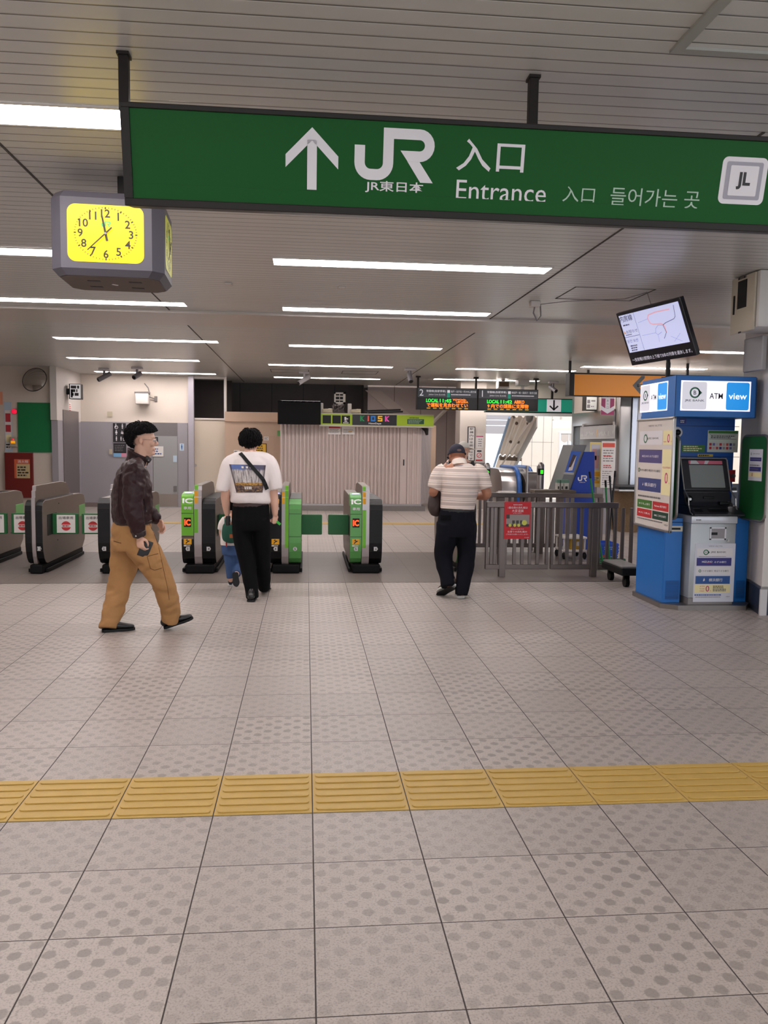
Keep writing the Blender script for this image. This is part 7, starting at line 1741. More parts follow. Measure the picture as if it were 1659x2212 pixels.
def hand(F, wrist, d, n, thumb, s=1.0, curl=(.35, .45, .4), spread=.0, tc=.5):
    """five fingers and a palm; d towards the fingertips, n palm normal, thumb = +1/-1 lateral side"""
    d = V(d).normalized(); n = V(n); n = (n-d*n.dot(d)).normalized(); l = d.cross(n)*thumb
    w = V(wrist)
    F.limb([(w-d*.02*s, (.026*s, .019*s)), (w+d*.02*s, (.031*s, .016*s)), (w+d*.06*s, (.040*s, .015*s)), (w+d*.088*s, (.038*s, .012*s))], ref=l, n=14)
    for k, (off, ln) in enumerate(((.029, .070), (.010, .080), (-.010, .074), (-.028, .058))):
        b = w+d*(.084-.004*abs(k-1))*s+l*off*s; p = b-d*.02*s; pts = [(p, .0098*s), (b, .0095*s)]; ang = 0; dirv = d.copy(); q = b.copy()
        for j, f_ in enumerate((.45, .32, .25)):
            ang += curl[j]*(1+.12*k); dirv = d*math.cos(ang)+n*math.sin(ang); dirv = dirv+l*spread*(1.5-k)*.1
            q = q+dirv.normalized()*ln*f_*s; pts.append((q.copy(), (.0088, .0078, .0068)[j]*s))
        F.limb(pts, ref=l, n=10, sub=3)
    b = w+d*.022*s+l*.026*s; p1 = b+(d*.5+l*.7+n*.35).normalized()*.036*s; p2 = p1+(d*.8+l*(.35-tc*.5)+n*.5).normalized()*.032*s; p3 = p2+(d*.8-l*tc*.6+n*.5).normalized()*.026*s
    F.limb([(w+d*.01*s+l*.012*s, .013*s), (b, .0135*s), (p1, .0105*s), (p2, .0095*s), (p3, .008*s)], ref=n, n=10, sub=3)
def head(F, c, f, u, h):
    """c: base of the chin-to-crown axis (under the ear line); f forward, u up, h head height"""
    f = V(f).normalized(); u = V(u).normalized(); s = f.cross(u).normalized(); u = s.cross(f)
    def P(a, b, z): return V(c)+s*a*h+f*b*h+u*z*h
    F.ell(P(0, -.05, .66), (.335*h, .42*h, .35*h), f, u)
    F.ell(P(0, .12, .62), (.29*h, .28*h, .30*h), f, u)
    F.limb([(P(0, .08, .66), (.29*h, .30*h)), (P(0, .11, .46), (.285*h, .285*h)), (P(0, .13, .26), (.245*h, .25*h)), (P(0, .17, .11), (.17*h, .19*h)), (P(0, .2, .03), (.10*h, .13*h))], ref=s, n=18)
    F.limb([(P(0, .37, .60), .03*h), (P(0, .44, .48), .042*h), (P(0, .48, .40), .055*h), (P(0, .42, .35), .04*h)], ref=s, n=10)
    for k in (-1, 1):
        F.ell(P(k*.055, .42, .385), (.035*h, .04*h, .03*h), f, u)
        F.limb([(P(k*.05, .405, .605), .02*h), (P(k*.15, .385, .625), .024*h), (P(k*.24, .30, .60), .02*h)], ref=u, n=8)
        F.ell(P(k*.335, -.06, .47), (.03*h, .065*h, .115*h), f+s*k*.3, u)
        F.ell(P(k*.35, -.085, .49), (.035*h, .05*h, .09*h), f+s*k*.5, u)
        F.ell(P(k*.2, .3, .40), (.09*h, .09*h, .10*h), f, u)
    F.limb([(P(-.10, .375, .235), .018*h), (P(0, .415, .245), .03*h), (P(.10, .375, .235), .018*h)], ref=u, n=8)
    F.limb([(P(-.085, .37, .19), .018*h), (P(0, .405, .19), .03*h), (P(.085, .37, .19), .018*h)], ref=u, n=8)
    F.ell(P(0, .36, .07), (.08*h, .07*h, .07*h), f, u)
    return P
def eyes(P, parent, f):
    for k in (-1, 1):
        e = MB().sphere(P(k*.145, .372, .51), .0105).build('eye', mat('eye_white', (205, 198, 192), .25), parent, smooth=True)
        MB().sphere(P(k*.145, .386, .51), .0068).build('iris', mat('eye_dark', (26, 20, 18), .15), e, smooth=True)
def hair(P, h, m, parent, n=420, back=112, side=86, front=50, length=.055, seed=1, lift=.012, r=.010, name='hair', whorl=(0, -.2)):
    rg = random.Random(seed); b = MB()
    R_ = (.37, .455, .385); c0 = (0, -.045, .665)
    def surf(th, ph, o=0):
        return P(c0[0]+(R_[0]+o/h)*math.sin(th)*math.sin(ph), c0[1]+(R_[1]+o/h)*math.sin(th)*math.cos(ph), c0[2]+(R_[2]+o/h)*math.cos(th))
    def lim(ph):
        a = abs((ph+PI) % (2*PI)-PI)           # 0 in front, pi behind
        if a < PI/2: q = (1-math.cos(2*a))/2; return math.radians(front+(side-front)*q**.8)
        q = (1+math.cos(2*a))/2; return math.radians(side+(back-side)*q)
    # cap under the locks
    nv, nu = 14, 36; rows = []
    for j in range(nv+1):
        row = []
        for i in range(nu):
            ph = 2*PI*i/nu; row.append(b.bm.verts.new(surf(lim(ph)*j/nv+1e-3, ph, .004)))
        rows.append(row)
    for j in range(nv):
        for i in range(nu): b.bm.faces.new((rows[j][i], rows[j][(i+1) % nu], rows[j+1][(i+1) % nu], rows[j+1][i]))
    for k in range(n):
        ph = rg.uniform(0, 2*PI); L = lim(ph); th = L*math.sqrt(rg.uniform(0, 1)); ln = length*rg.uniform(.7, 1.25)
        dth = ln/(h*.38); tw = rg.uniform(-.28, .28)+.25*noise.noise(V((math.sin(ph)*3, math.cos(ph)*3, th*3))); pts = []; lf = lift*rg.uniform(.3, 1.4)
        for j in range(5):
            t = j/4; pts.append(surf(min(th+dth*t, L+.25), ph+tw*t, .003+lf*math.sin(PI*min(1, t*.85+.1))*(1 if j < 4 else .8)))
        b.tube(pts, [r*.8, r*1.1, r, r*.7, r*.15], 4)
    return b.build(name, m, parent, smooth=True)
def shoe(toe, heel, m_up, m_sole, parent, w=.046, up=(0, 0, 1), hgt=.075, sole=.02, name='shoe', tread=None):
    """toe, heel: floor-side points of the sole"""
    toe, heel = V(toe), V(heel); d = toe-heel; L = d.length; d.normalize(); up = V(up); up = (up-d*up.dot(d)).normalized(); s = d.cross(up)
    out = [(-.0, .55), (.06, .82), (.25, .86), (.45, .84), (.66, 1.0), (.82, .92), (.94, .62), (1.0, .2)]
    left = [(x*L, y*w) for x, y in out]; poly = left+[(x, -y) for x, y in reversed(left)]
    M = Matrix((d, s, d.cross(s))).transposed().to_4x4(); M.translation = heel
    if d.cross(s).dot(up) < 0: pass
    zsgn = 1 if d.cross(s).dot(up) > 0 else -1
    so = MB().prism([(x, y) for x, y in poly], sole, M @ Matrix.Translation((0, 0, sole if zsgn > 0 else 0)), bev=.003).build('sole', m_sole, None)
    if tread:
        MB().prism([(x*.97+.004, y*.93) for x, y in poly], .006, M @ Matrix.Translation((0, 0, 0 if zsgn > 0 else sole+.006))).build('tread', tread, so)
    F = Flesh()
    def Q(x, z): return heel+d*x*L+up*z
    F.limb([(Q(.08, sole+.03), (w*.72, .036)), (Q(.3, sole+.033), (w*.78, .038)), (Q(.55, sole+.022), (w*.86, .028)), (Q(.78, sole+.014), (w*.86, .021)), (Q(.92, sole+.010), (w*.6, .016))], ref=s, n=16)
    F.limb([(Q(.17, sole+.03), (w*.70, .05)), (Q(.2, hgt), (w*.66, .048)), (Q(.2, hgt+.02), (w*.62, .045))], ref=s, n=16)
    o = F.build(name, m_up, parent, .006, 3)
    so.parent = o
    return o
M_SKIN = mat('skin_light', (218, 172, 150), .5, var=.03, vscale=20)
M_SKIN2 = mat('skin_tan', (172, 118, 92), .5, var=.05, vscale=20)
M_HAIR = mat('black_hair', (15, 13, 14), .7, spec=.15)

# ---- man in a brown leather jacket walking to the right
m1 = thing('person', 'person in dark brown leather jacket and tan trousers walking right with a phone', 'person', (W(300, 1360, Z=0).x, 6.6, 0))
def A(px, py, dy=0.0): return W(px, py, Y=6.6+dy)
F = Flesh()
fd = V((.97, .22, -.03)); ud = V((.05, .02, 1)); HH = .232
hc = A(307, 983, .02)
P1 = head(F, hc, fd, ud, HH)
F.limb([(P1(0, -.02, .25), .058), (A(304, 982, .02), .057), (A(300, 996, .02), .064), (A(291, 1012, .02), .085)], ref=(0, 1, 0))
ls, rs = A(292, 1012, .17), A(287, 1012, -.15)
F.limb([(A(291, 1010, .02), (.14, .085)), (A(288, 1040, .02), (.16, .11)), (A(287, 1085, .02), (.145, .105)), (A(285, 1125, .01), (.15, .105)), (A(283, 1158, .01), (.155, .11))], ref=(0, 1, 0), n=20)
rw, lw = A(301, 1157, -.21), A(338, 1122, .26)
F.limb([(rs, .055), (A(287, 1060, -.2), .048), (A(288, 1100, -.22), .042), (A(295, 1130, -.22), .036), (rw, .027)])
F.limb([(ls, .055), (A(296, 1055, .22), .048), (A(308, 1095, .24), .042), (A(324, 1110, .25), .035), (lw, .027)])
hand(F, rw, (.10, -.02, -1), (.5, .75, .1), 1, .98, (.55, .75, .5), tc=.9)
hand(F, lw, (.55, .05, -.75), (-.5, -.8, -.3), -1, .95, (.5, .6, .4), tc=.6)
# legs under the cloth
rk, ra = A(349, 1250, -.06), A(368, 1340, .03); lk, la = A(260, 1258, .10), A(232, 1345, -.02)
F.limb([(A(290, 1155, -.08), .085), (A(322, 1200, -.08), .075), (rk, .055), (A(362, 1300, -.01), .05), (ra, .035)])
F.limb([(A(278, 1155, .09), .085), (A(268, 1205, .1), .075), (lk, .055), (A(246, 1305, .03), .05), (la, .035)])
b1 = F.build('body', M_SKIN, m1, .0055, 3)
eyes(P1, m1, fd)
# jacket
M_LEA = mat('brown_leather', (46, 23, 27), .46, spec=.28, var=.25, vscale=14, bump=.5, bscale=30)
M_LEAD = mat('brown_leather_trim', (40, 24, 26), .4, var=.2, vscale=14, bump=.3, bscale=40)
J = Flesh()
J.limb([(A(298, 997, .02), (.10, .062)), (A(292, 1010, .02), (.185, .095)), (A(288, 1028, .02), (.205, .128)), (A(286, 1055, .02), (.21, .152)), (A(285.5, 1085, .02), (.205, .158)), (A(286, 1110, .02), (.20, .155)), (A(286.5, 1127, .02), (.185, .146))], ref=(0, 1, 0), n=24, round_ends=False)
J.limb([(A(296, 1004, -.1), .06), (A(291, 1016, -.17), .085), (A(289, 1050, -.215), .083), (A(286, 1085, -.235), .08), (A(289, 1110, -.24), .073), (A(296, 1136, -.225), .062), (A(300, 1150, -.215), .052)], ref=(0, 1, 0))
J.limb([(A(298, 1004, .13), .06), (A(294, 1016, .2), .085), (A(299, 1055, .24), .08), (A(311, 1094, .255), .073), (A(328, 1112, .262), .062), (A(335, 1119, .262), .052)], ref=(0, 1, 0))
def wr1(p, n):
    q = V((p.x*11, p.y*9, p.z*16)); a = noise.noise(q)+.6*noise.noise(V((p.x*24, p.y*20, p.z*34)))
    return .010*a
jk = J.build('jacket', M_LEA, m1, .008, 5, wr1)
tj = bvh(jk)
# waistband, cuffs, collar
K = Flesh(); K.limb([(A(286.5, 1123, .02), (.188, .15)), (A(286.5, 1131, .02), (.180, .145))], ref=(0, 1, 0), n=28, round_ends=False); K.build('waistband', M_LEAD, jk, .008, 2, folds((16, 16, 3), .003))
for c0, c1 in ((A(299, 1147, -.216), A(301.5, 1159, -.211)), (A(333.5, 1117.5, .262), A(339.5, 1123, .262))):
    K = Flesh(); K.limb([(c0, .055), (c1, .05)], n=18, round_ends=False); K.build('cuff', M_LEAD, jk, .006, 2)
p = cast(tj, 294, 1157, .004) or A(294, 1157, -.26)
MB().sphere(A(293.5, 1158, -.262), .006).build('cuff_button', mat('button_pearl', (210, 206, 200), .3), jk)
bm = bmesh.new(); rows = []
col_c = [(A(293, 1003, .02), .088, .090, 0), (A(298, 985, .02), .080, .078, 0), (A(299, 968, .02), .082, .084, 0)]
for j in range(7):
    t = j/6; i0 = min(1, int(t*2)); q = t*2-i0; a_, b_ = col_c[i0], col_c[i0+1]
    c_ = a_[0].lerp(b_[0], q); rx = a_[1]+(b_[1]-a_[1])*q; ry = a_[2]+(b_[2]-a_[2])*q; row = []
    for k in range(33):
        an = math.radians(28)+(2*PI-math.radians(56))*k/32       # open at the front
        fr_ = math.cos(an); drop = .5*(fr_+1)
        row.append(bm.verts.new(c_+fd*fr_*rx*(1.05 if fr_ > 0 else 1)+V((0, 1, 0))*math.sin(an)*ry-V((0, 0, 1))*(.065*drop*t+.01*drop)))
    rows.append(row)
for a_, b_ in zip(rows, rows[1:]):
    for k in range(32): bm.faces.new((a_[k], a_[k+1], b_[k+1], b_[k]))
me = bpy.data.meshes.new('collar'); bm.to_mesh(me); bm.free(); co_ = obj('collar', me, M_LEA, jk, smooth=True); sm = co_.modifiers.new('t', 'SOLIDIFY'); sm.thickness = .012
fl = A(320, 993, -.02); MB().box((-.03, -.004, -.022), (.02, .03, .02), .006, M=Matrix.Translation(fl) @ Matrix.Rotation(math.radians(35), 4, 'Y')).build('collar_tab', M_LEAD, co_, smooth=35)
MB().sphere(fl+V((.004, -.008, -.006)), .006).build('snap', M_STEEL, co_)
seam(tj, [(276, 985), (283, 1003), (290, 1000), (296, 993)], M_LEAD, jk, 'shoulder_seam', .003); seam(tj, [(311, 1078), (315, 1105)], M_BLACK, jk, 'pocket_seam', .003)
p = cast(tj, 315.5, 1104, .004)
if p: MB().sphere(p, .006, scale=(.6, .6, 1.6)).build('zip_pull', M_BRUSH, jk)
seam(tj, [(262, 1010), (256, 1050), (256, 1100), (259, 1120)], M_LEAD, jk, 'side_seam', .0025)
# trousers
M_TAN = mat('tan_canvas', (166, 122, 76), .85, var=.12, vscale=9, bump=.6, bscale=12)
T = Flesh()
T.limb([(A(286, 1121, .02), (.165, .138)), (A(285, 1140, .02), (.178, .148)), (A(282, 1165, .02), (.185, .15)), (A(284, 1185, .02), (.165, .14))], ref=(0, 1, 0), n=24, round_ends=False)
T.limb([(A(291, 1150, -.07), (.105, .135)), (A(306, 1180, -.08), (.108, .132)), (A(327, 1213, -.085), (.104, .112)), (A(346, 1246, -.065), (.098, .094)), (A(358, 1276, -.035), (.092, .088)), (A(366, 1304, -.01), (.088, .084)), (A(369.5, 1327, .015), (.085, .076)), (A(369, 1343, .028), (.082, .068))], ref=(0, 1, 0), n=20, round_ends=False)
T.limb([(A(277, 1150, .1), (.105, .132)), (A(272, 1185, .11), (.105, .125)), (A(267, 1222, .11), (.102, .114)), (A(259.5, 1258, .1), (.096, .098)), (A(252, 1290, .065), (.092, .092)), (A(244, 1322, .02), (.088, .088)), (A(235, 1347, -.015), (.085, .078)), (A(233, 1358, -.03), (.08, .07))], ref=(0, 1, 0), n=20, round_ends=False)
def wr2(p, n):
    a = noise.noise(V((p.x*8+p.z*5, p.y*6, p.z*9)))+.5*noise.noise(V((p.x*15-p.z*10, p.y*12, p.z*18+4)))
    e = max(0, .35-p.z)*.012
    return .014*(a-.45*abs(a))+e*noise.noise(V((p.x*6, p.y*6, p.z*30)))*.8
tr = T.build('trousers', M_TAN, m1, .008, 5, wr2); tt_ = bvh(tr)
M_SEAMB = mat('tan_seam', (96, 62, 30), .9)
seam(tt_, [(322, 1130), (340, 1170), (352, 1225), (362, 1270), (366, 1300)], M_SEAMB, tr, 'seam'); seam(tt_, [(318, 1202), (345, 1195)], M_SEAMB, tr, 'pocket_edge', .0025); seam(tt_, [(318, 1202), (325, 1228), (334, 1232), (352, 1226)], M_SEAMB, tr, 'pocket_edge', .002); seam(tt_, [(246, 1169), (264, 1174)], M_SEAMB, tr, 'back_pocket_edge', .003)
seam(tt_, [(292, 1134), (296, 1150)], M_SEAMB, tr, 'seam')
M_SHB = mat('black_shoe_leather', (20, 19, 21), .3, spec=.6)
shoe(A(418, 1336, .08), A(354, 1358, .03), M_SHB, M_BLACK, m1, .045, up=(.3, 0, 1))
hl_, tl_ = W(220, 1365, Z=0), W(292, 1360, Z=0); shoe((tl_.x, tl_.y, 0.001), (hl_.x, hl_.y, 0.001), M_SHB, M_BLACK, m1, .045)
hair(P1, HH, M_HAIR, m1, 2400, 142, 66, 54, .05, 3, .020, .0036)
# glasses
gl = MB()
for k in (-1, 1):
    c_ = P1(k*.145, .455, .49); s_ = fd.cross(ud).normalized()
    ringp = [c_+s_*.025*math.cos(2*PI*j/20)+ud*.021*math.sin(2*PI*j/20)+fd*(-.006*abs(math.cos(2*PI*j/20)) if True else 0) for j in range(21)]
    gl.tube(ringp, .0014, 6); gl.tube([P1(k*.25, .43, .51), P1(k*.335, .2, .52), P1(k*.345, -.08, .53)], .0015, 6)
gl.tube([P1(-.04, .47, .50), P1(.04, .47, .50)], .0014, 6)
g_ = gl.build('glasses', mat('glasses_metal', (190, 190, 196), .25, .9), m1)
# phone in the near hand
phc = A(312, 1189, -.188)
ph = thing('mobile_phone', "black mobile phone held low in the leather jacketed man's hand", 'phone', phc)
Mp = frame_M(phc, V((1, .1, -.42)), V((.42, .05, 1)))
o = MB().box((-.04, -.052, -.0045), (.04, .082, .0045), .004, 3).build('case', mat('phone_black', (22, 22, 26), .4), ph, smooth=35); o.data.transform(Mp)
o2 = MB().box((.012, .045, .0046), (.028, .062, .0062), .001).build('camera_island', M_DKFRAME, ph); o2.data.transform(Mp)

# ---- man in a white T-shirt seen from behind
Y2 = 7.97
m2 = thing('person', 'person in white printed T-shirt and black trousers walking away through the gates', 'person', (W(545, 1290, Z=0).x, Y2, 0))
def B(px, py, dy=0.0): return W(px, py, Y=Y2+dy)
F = Flesh()
f2, u2_ = V((.06, 1, -.06)), V((0, .08, 1)); H2 = .225
P2 = head(F, B(541, 982, .04), f2, u2_, H2)
F.limb([(P2(0, -.05, .3), (.056, .06)), (B(541, 974, .02), (.057, .06)), (B(541, 984, .0), (.064, .066)), (B(541, 995, 0), (.085, .075))], ref=(1, 0, 0))
F.limb([(B(540, 997, 0), (.165, .085)), (B(540, 1020, 0), (.175, .10)), (B(541, 1060, 0), (.15, .10)), (B(542, 1095, 0), (.15, .10)), (B(543, 1120, 0), (.155, .105))], ref=(1, 0, 0), n=20)
lw2, rw2 = B(490.5, 1109, .03), B(594, 1111, .0)
F.limb([(B(504, 1003, 0), .055), (B(494, 1030, 0), .049), (B(487, 1066, -.01), .043), (B(488, 1088, .01), .040), (lw2, .028)])
F.limb([(B(578, 1003, 0), .055), (B(586, 1030, 0), .049), (B(591, 1068, -.01), .043), (B(593, 1090, -.01), .040), (rw2, .028)])
hand(F, lw2, (.0, .10, -1), (.9, .3, .1), -1, .95, (.6, .7, .5), tc=.8)
hand(F, rw2, (-.02, .10, -1), (-.75, .65, .1), 1, .95, (1.15, 1.2, .7), tc=1.1)
F.limb([(B(522, 1120, 0), .085), (B(527, 1165, .0), .075), (B(536, 1215, -.02), .055), (B(544, 1282, -.11), .038)])
F.limb([(B(564, 1120, 0), .085), (B(566, 1165, .03), .075), (B(568, 1215, .06), .055), (B(571, 1262, .17), .038)])
b2 = F.build('body', M_SKIN, m2, .0055, 3); eyes(P2, m2, f2)
M_TEE = mat('white_cotton', (226, 216, 214), .85, var=.02, bump=.1, bscale=300)
T = Flesh()
T.limb([(B(541, 979.5, .005), (.074, .078)), (B(541, 984, -.0), (.105, .09)), (B(540.5, 990, 0), (.158, .105)), (B(540, 998, 0), (.205, .12)), (B(540, 1015, 0), (.212, .135)), (B(541, 1040, 0), (.205, .145)), (B(541, 1065, 0), (.195, .145)), (B(541.5, 1079, 0), (.2, .15)), (B(541.5, 1086, 0), (.192, .142))], ref=(1, 0, 0), n=28, round_ends=False)
T.limb([(B(512, 996, 0), .075), (B(499, 1005, 0), .088), (B(490, 1026, 0), (.082, .09)), (B(483, 1048, -.005), (.07, .09)), (B(481, 1060, -.005), (.064, .088))], ref=(1, 0, 0), round_ends=False)
T.limb([(B(570, 996, 0), .075), (B(581, 1005, 0), .088), (B(588, 1024, 0), (.082, .09)), (B(593, 1045, -.005), (.07, .09)), (B(595, 1057, -.005), (.064, .088))], ref=(1, 0, 0), round_ends=False)
T.limb([(B(527, 988, 0), .062), (B(512, 993, 0), .075), (B(503, 1000, 0), .085)], ref=(0, 1, 0)); T.limb([(B(555, 988, 0), .062), (B(569, 993, 0), .075), (B(579, 1000, 0), .085)], ref=(0, 1, 0))
def wr3(p, n):
    a = noise.noise(V((p.x*9+p.z*4, p.y*6, p.z*5)))+.5*noise.noise(V((p.x*18-p.z*9, p.y*10, p.z*10+7)))
    return .0055*a+(.010*noise.noise(V((p.x*11, p.y*5, p.z*9+3))) if p.z < 1.02 else 0)
te = T.build('t_shirt', M_TEE, m2, .008, 5, wr3); t2 = bvh(te)
def print_material():
    m = bpy.data.materials.new('shirt_print'); m.use_nodes = True; t = NT(m)
    uv = t.n('ShaderNodeUVMap').outputs[0]; sp = t.n('ShaderNodeSeparateXYZ'); t.link(uv, sp.inputs[0]); u, v = sp.outputs[0], sp.outputs[1]
    def nz(sx, sy, d=4):
        mp_ = t.n('ShaderNodeMapping'); mp_.inputs['Scale'].default_value = (sx, sy, 1); t.link(uv, mp_.inputs[0]); return t.noise(mp_.outputs[0], 1.0, d, .6)
    streak = t.step(nz(26, 2.2), .36, .62); blot = t.step(nz(9, 12), .42, .6)
    mist = t.mix(streak, lin((120, 112, 114)), lin((208, 202, 200)))
    dark = t.mix(blot, lin((66, 54, 58)), lin((126, 100, 80)))
    gold = t.mix(t.step(nz(14, 30), .4, .6), lin((120, 84, 44)), lin((196, 152, 78)))
    sky = t.mix(t.step(u, .3, .5), lin((92, 112, 168)), lin((84, 82, 104)))
    wob = t.math('MULTIPLY', t.math('SUBTRACT', nz(7, 3), .5), .16); w = t.math('ADD', v, wob)
    c = t.mix(t.step(w, .14, .22), sky, mist)
    c = t.mix(t.step(w, .62, .67), c, gold); c = t.mix(t.step(w, .71, .76), c, dark)
    glow = t.math('MULTIPLY', t.step(w, .78, .8), t.step(nz(6, 16), .58, .66)); c = t.mix(glow, c, gold)
    edge = t.step(t.math('ABSOLUTE', t.math('SUBTRACT', u, .5)), .43, .47); c = t.mix(t.math('MULTIPLY', edge, .8), c, lin((70, 60, 68)))
    sg = t.math('MULTIPLY', t.step(nz(12, 5), .62, .66), t.math('MULTIPLY', t.step(v, .28, .3), t.math('SUBTRACT', 1.0, t.step(v, .52, .56)))); c = t.mix(sg, c, lin((84, 72, 78)))
    t.link(c, t.b.inputs['Base Color']); t.b.inputs['Roughness'].default_value = .85; return m
M_PRINT = print_material()
def lerp_q(u0, v0, u1, v1):
    Q = [(495, 1003), (574, 1005), (567, 1064), (511, 1064)]
    def at(u, v): return ((Q[0][0]*(1-u)+Q[1][0]*u)*(1-v)+(Q[3][0]*(1-u)+Q[2][0]*u)*v, (Q[0][1]*(1-u)+Q[1][1]*u)*(1-v)+(Q[3][1]*(1-u)+Q[2][1]*u)*v)
    return [at(u0, v0), at(u1, v0), at(u1, v1), at(u0, v1)]
pr0 = patch(t2, lerp_q(0, 0, 1, 1), M_PRINT, te, 'print', 26, 22)
for u in (.34, .41, .48, .54): patch(t2, lerp_q(u, .78, u+.045, .88), M_PAPER, pr0, 'print_letter', 2, 3, .0045)
for u in (.33, .45, .56): patch(t2, lerp_q(u, .06, u+.06, .13), M_PAPER, pr0, 'print_letter', 2, 3, .0045)
K = Flesh(); K.limb([(B(541.5, 1085, 0), (.172, .124)), (B(541.8, 1094, 0), (.172, .124))], ref=(1, 0, 0), n=26, round_ends=False); K.build('belt', mat('belt_brown', (70, 48, 46), .5), m2, .008, 1)
M_BTR = mat('black_twill', (9, 9, 11), .85, spec=.15, bump=.15, bscale=200)
T = Flesh()
T.limb([(B(541.8, 1090, 0), (.172, .122)), (B(542, 1106, 0), (.182, .132)), (B(542, 1126, 0), (.186, .14)), (B(542, 1145, 0), (.172, .135))], ref=(1, 0, 0), n=24, round_ends=False)
T.limb([(B(523, 1120, 0), (.095, .125)), (B(524, 1152, 0), (.097, .118)), (B(529, 1185, -.01), (.09, .105)), (B(535, 1218, -.025), (.080, .092)), (B(541, 1254, -.07), (.070, .082)), (B(544, 1280, -.1), (.063, .075)), (B(545, 1292, -.11), (.060, .072))], ref=(1, 0, 0), n=20, round_ends=False)
T.limb([(B(562, 1120, 0), (.095, .125)), (B(565, 1152, .01), (.092, .115)), (B(566, 1185, .03), (.085, .1)), (B(568, 1218, .06), (.078, .088)), (B(570, 1248, .12), (.068, .08)), (B(570.5, 1264, .16), (.062, .075)), (B(571, 1271, .18), (.060, .07))], ref=(1, 0, 0), n=20, round_ends=False)
T.build('trousers', M_BTR, m2, .008, 5, folds((9, 7, 7), .007, 4))
qq = W(542, 1301, Z=0); shoe((qq.x+.0, qq.y+.27, .001), (qq.x, qq.y, .001), M_SHB, M_BLACK, m2, .047)
qq = B(566, 1287, .2); shoe((qq.x+.05, qq.y+.24, .004), (qq.x-.0, qq.y, .04), M_SHB, M_BLACK, m2, .046, up=(0, .15, 1))
hair(P2, H2, M_HAIR, m2, 2400, 132, 106, 64, .05, 9, .022, .0036)
# sling bag: strap over the back, small pouch in front
sb_ = thing('sling_bag', 'black sling bag strap running diagonally across the white T-shirt back', 'bag', (B(560, 1050).x, Y2, B(560, 1050).z))
bm = bmesh.new(); prev = None
path_ = [(519, 980), (525, 986), (535, 998), (548, 1013), (558, 1024), (567, 1035), (572, 1046), (576, 1057)]
for (x, y) in path_:
    a_, b_ = cast(t2, x-3.6, y+1.8, .006), cast(t2, x+3.6, y-1.8, .006)
    if a_ is None or b_ is None: continue
    cur = (bm.verts.new(a_), bm.verts.new(b_))
    if prev: bm.faces.new((prev[0], prev[1], cur[1], cur[0]))
    prev = cur
me = bpy.data.meshes.new('strap'); bm.to_mesh(me); bm.free(); o = obj('strap', me, M_BLACK, sb_); o.modifiers.new('t', 'SOLIDIFY').thickness = .004
MB().tube([B(519, 980, -.03), B(516, 984, .08), B(530, 1010, .17), B(560, 1060, .17), B(581, 1064, .08), B(578, 1060, -.06)], .012, 6).build('front_strap', M_BLACK, sb_)
MB().box((B(545, 1060).x-.1, Y2+.16, 1.02), (B(545, 1060).x+.12, Y2+.22, 1.17), .02, 3).build('pouch', mat('pouch_black', (26, 26, 28), .7), sb_, smooth=40)
wl_ = thing('wallet', "dark wallet held in the left hand of the man in the white T-shirt", 'wallet', B(491, 1124, .03))
o = MB().box((-.02, -.045, -.05), (.02, .05, .045), .012, 3).build('body', mat('wallet_black', (24, 22, 24), .5), wl_, smooth=40); o.data.transform(Matrix.Translation(B(492.5, 1124, .035)))
tk_ = thing('ticket', "small green ticket poking out of the man's right fist", 'ticket', B(602, 1129, .0))
o = MB().box((-.025, -.001, -.012), (.022, .001, .012)).build('paper', mat('ticket_green', (60, 180, 60), .5), tk_); o.data.transform(Matrix.Translation(B(602, 1130, .0)) @ Matrix.Rotation(math.radians(40), 4, 'Y'))

# ---- child in front of him
YK = 8.55
kd = thing('person', 'child in white T-shirt and jeans with a green backpack, half hidden by the man', 'person', (W(502, 1262, Z=0).x, YK, 0))
def Cc(px, py, dy=0.0): return W(px, py, Y=YK+dy)
F = Flesh(); HK = .185; fk = V((.1, 1, -.1))
PK = head(F, Cc(502, 1113, .02), fk, (0, .05, 1), HK)
F.limb([(PK(0, -.05, .3), .04), (Cc(502, 1112, .01), .038), (Cc(502, 1122, 0), .06)], ref=(1, 0, 0))
F.limb([(Cc(502, 1120, 0), (.09, .055)), (Cc(502, 1145, 0), (.095, .065)), (Cc(502, 1175, 0), (.09, .065)), (Cc(502, 1190, 0), (.09, .065))], ref=(1, 0, 0))
kw = Cc(481, 1163, .08)
F.limb([(Cc(487, 1121, 0), .03), (Cc(479, 1140, 0), .027), (Cc(478, 1153, .02), .024), (kw, .019)])
kw2 = Cc(524, 1165, .06); F.limb([(Cc(517, 1121, 0), .03), (Cc(523, 1140, 0), .027), (Cc(525, 1153, .0), .024), (kw2, .019)])
hand(F, kw, (.2, .7, -.6), (.9, 0, 0), -1, .62, (.4, .5, .4)); hand(F, kw2, (-.1, .6, -.8), (-.9, 0, 0), 1, .62, (.4, .5, .4))
F.limb([(Cc(496, 1186, 0), .05), (Cc(497, 1215, 0), .042), (Cc(498, 1252, 0), .028)]); F.limb([(Cc(508, 1186, 0), .05), (Cc(511, 1217, .04), .042), (Cc(511, 1240, -.1), .028)])
F.build('body', M_SKIN, kd, .0055, 3); eyes(PK, kd, fk)
hair(PK, HK, M_HAIR, kd, 900, 132, 104, 64, .045, 12, .012, .0036)
T = Flesh(); T.limb([(Cc(502, 1117, 0), (.06, .05)), (Cc(502, 1124, 0), (.11, .075)), (Cc(502, 1145, 0), (.12, .09)), (Cc(501, 1168, 0), (.118, .09)), (Cc(501, 1177, 0), (.118, .09))], ref=(1, 0, 0), round_ends=False)
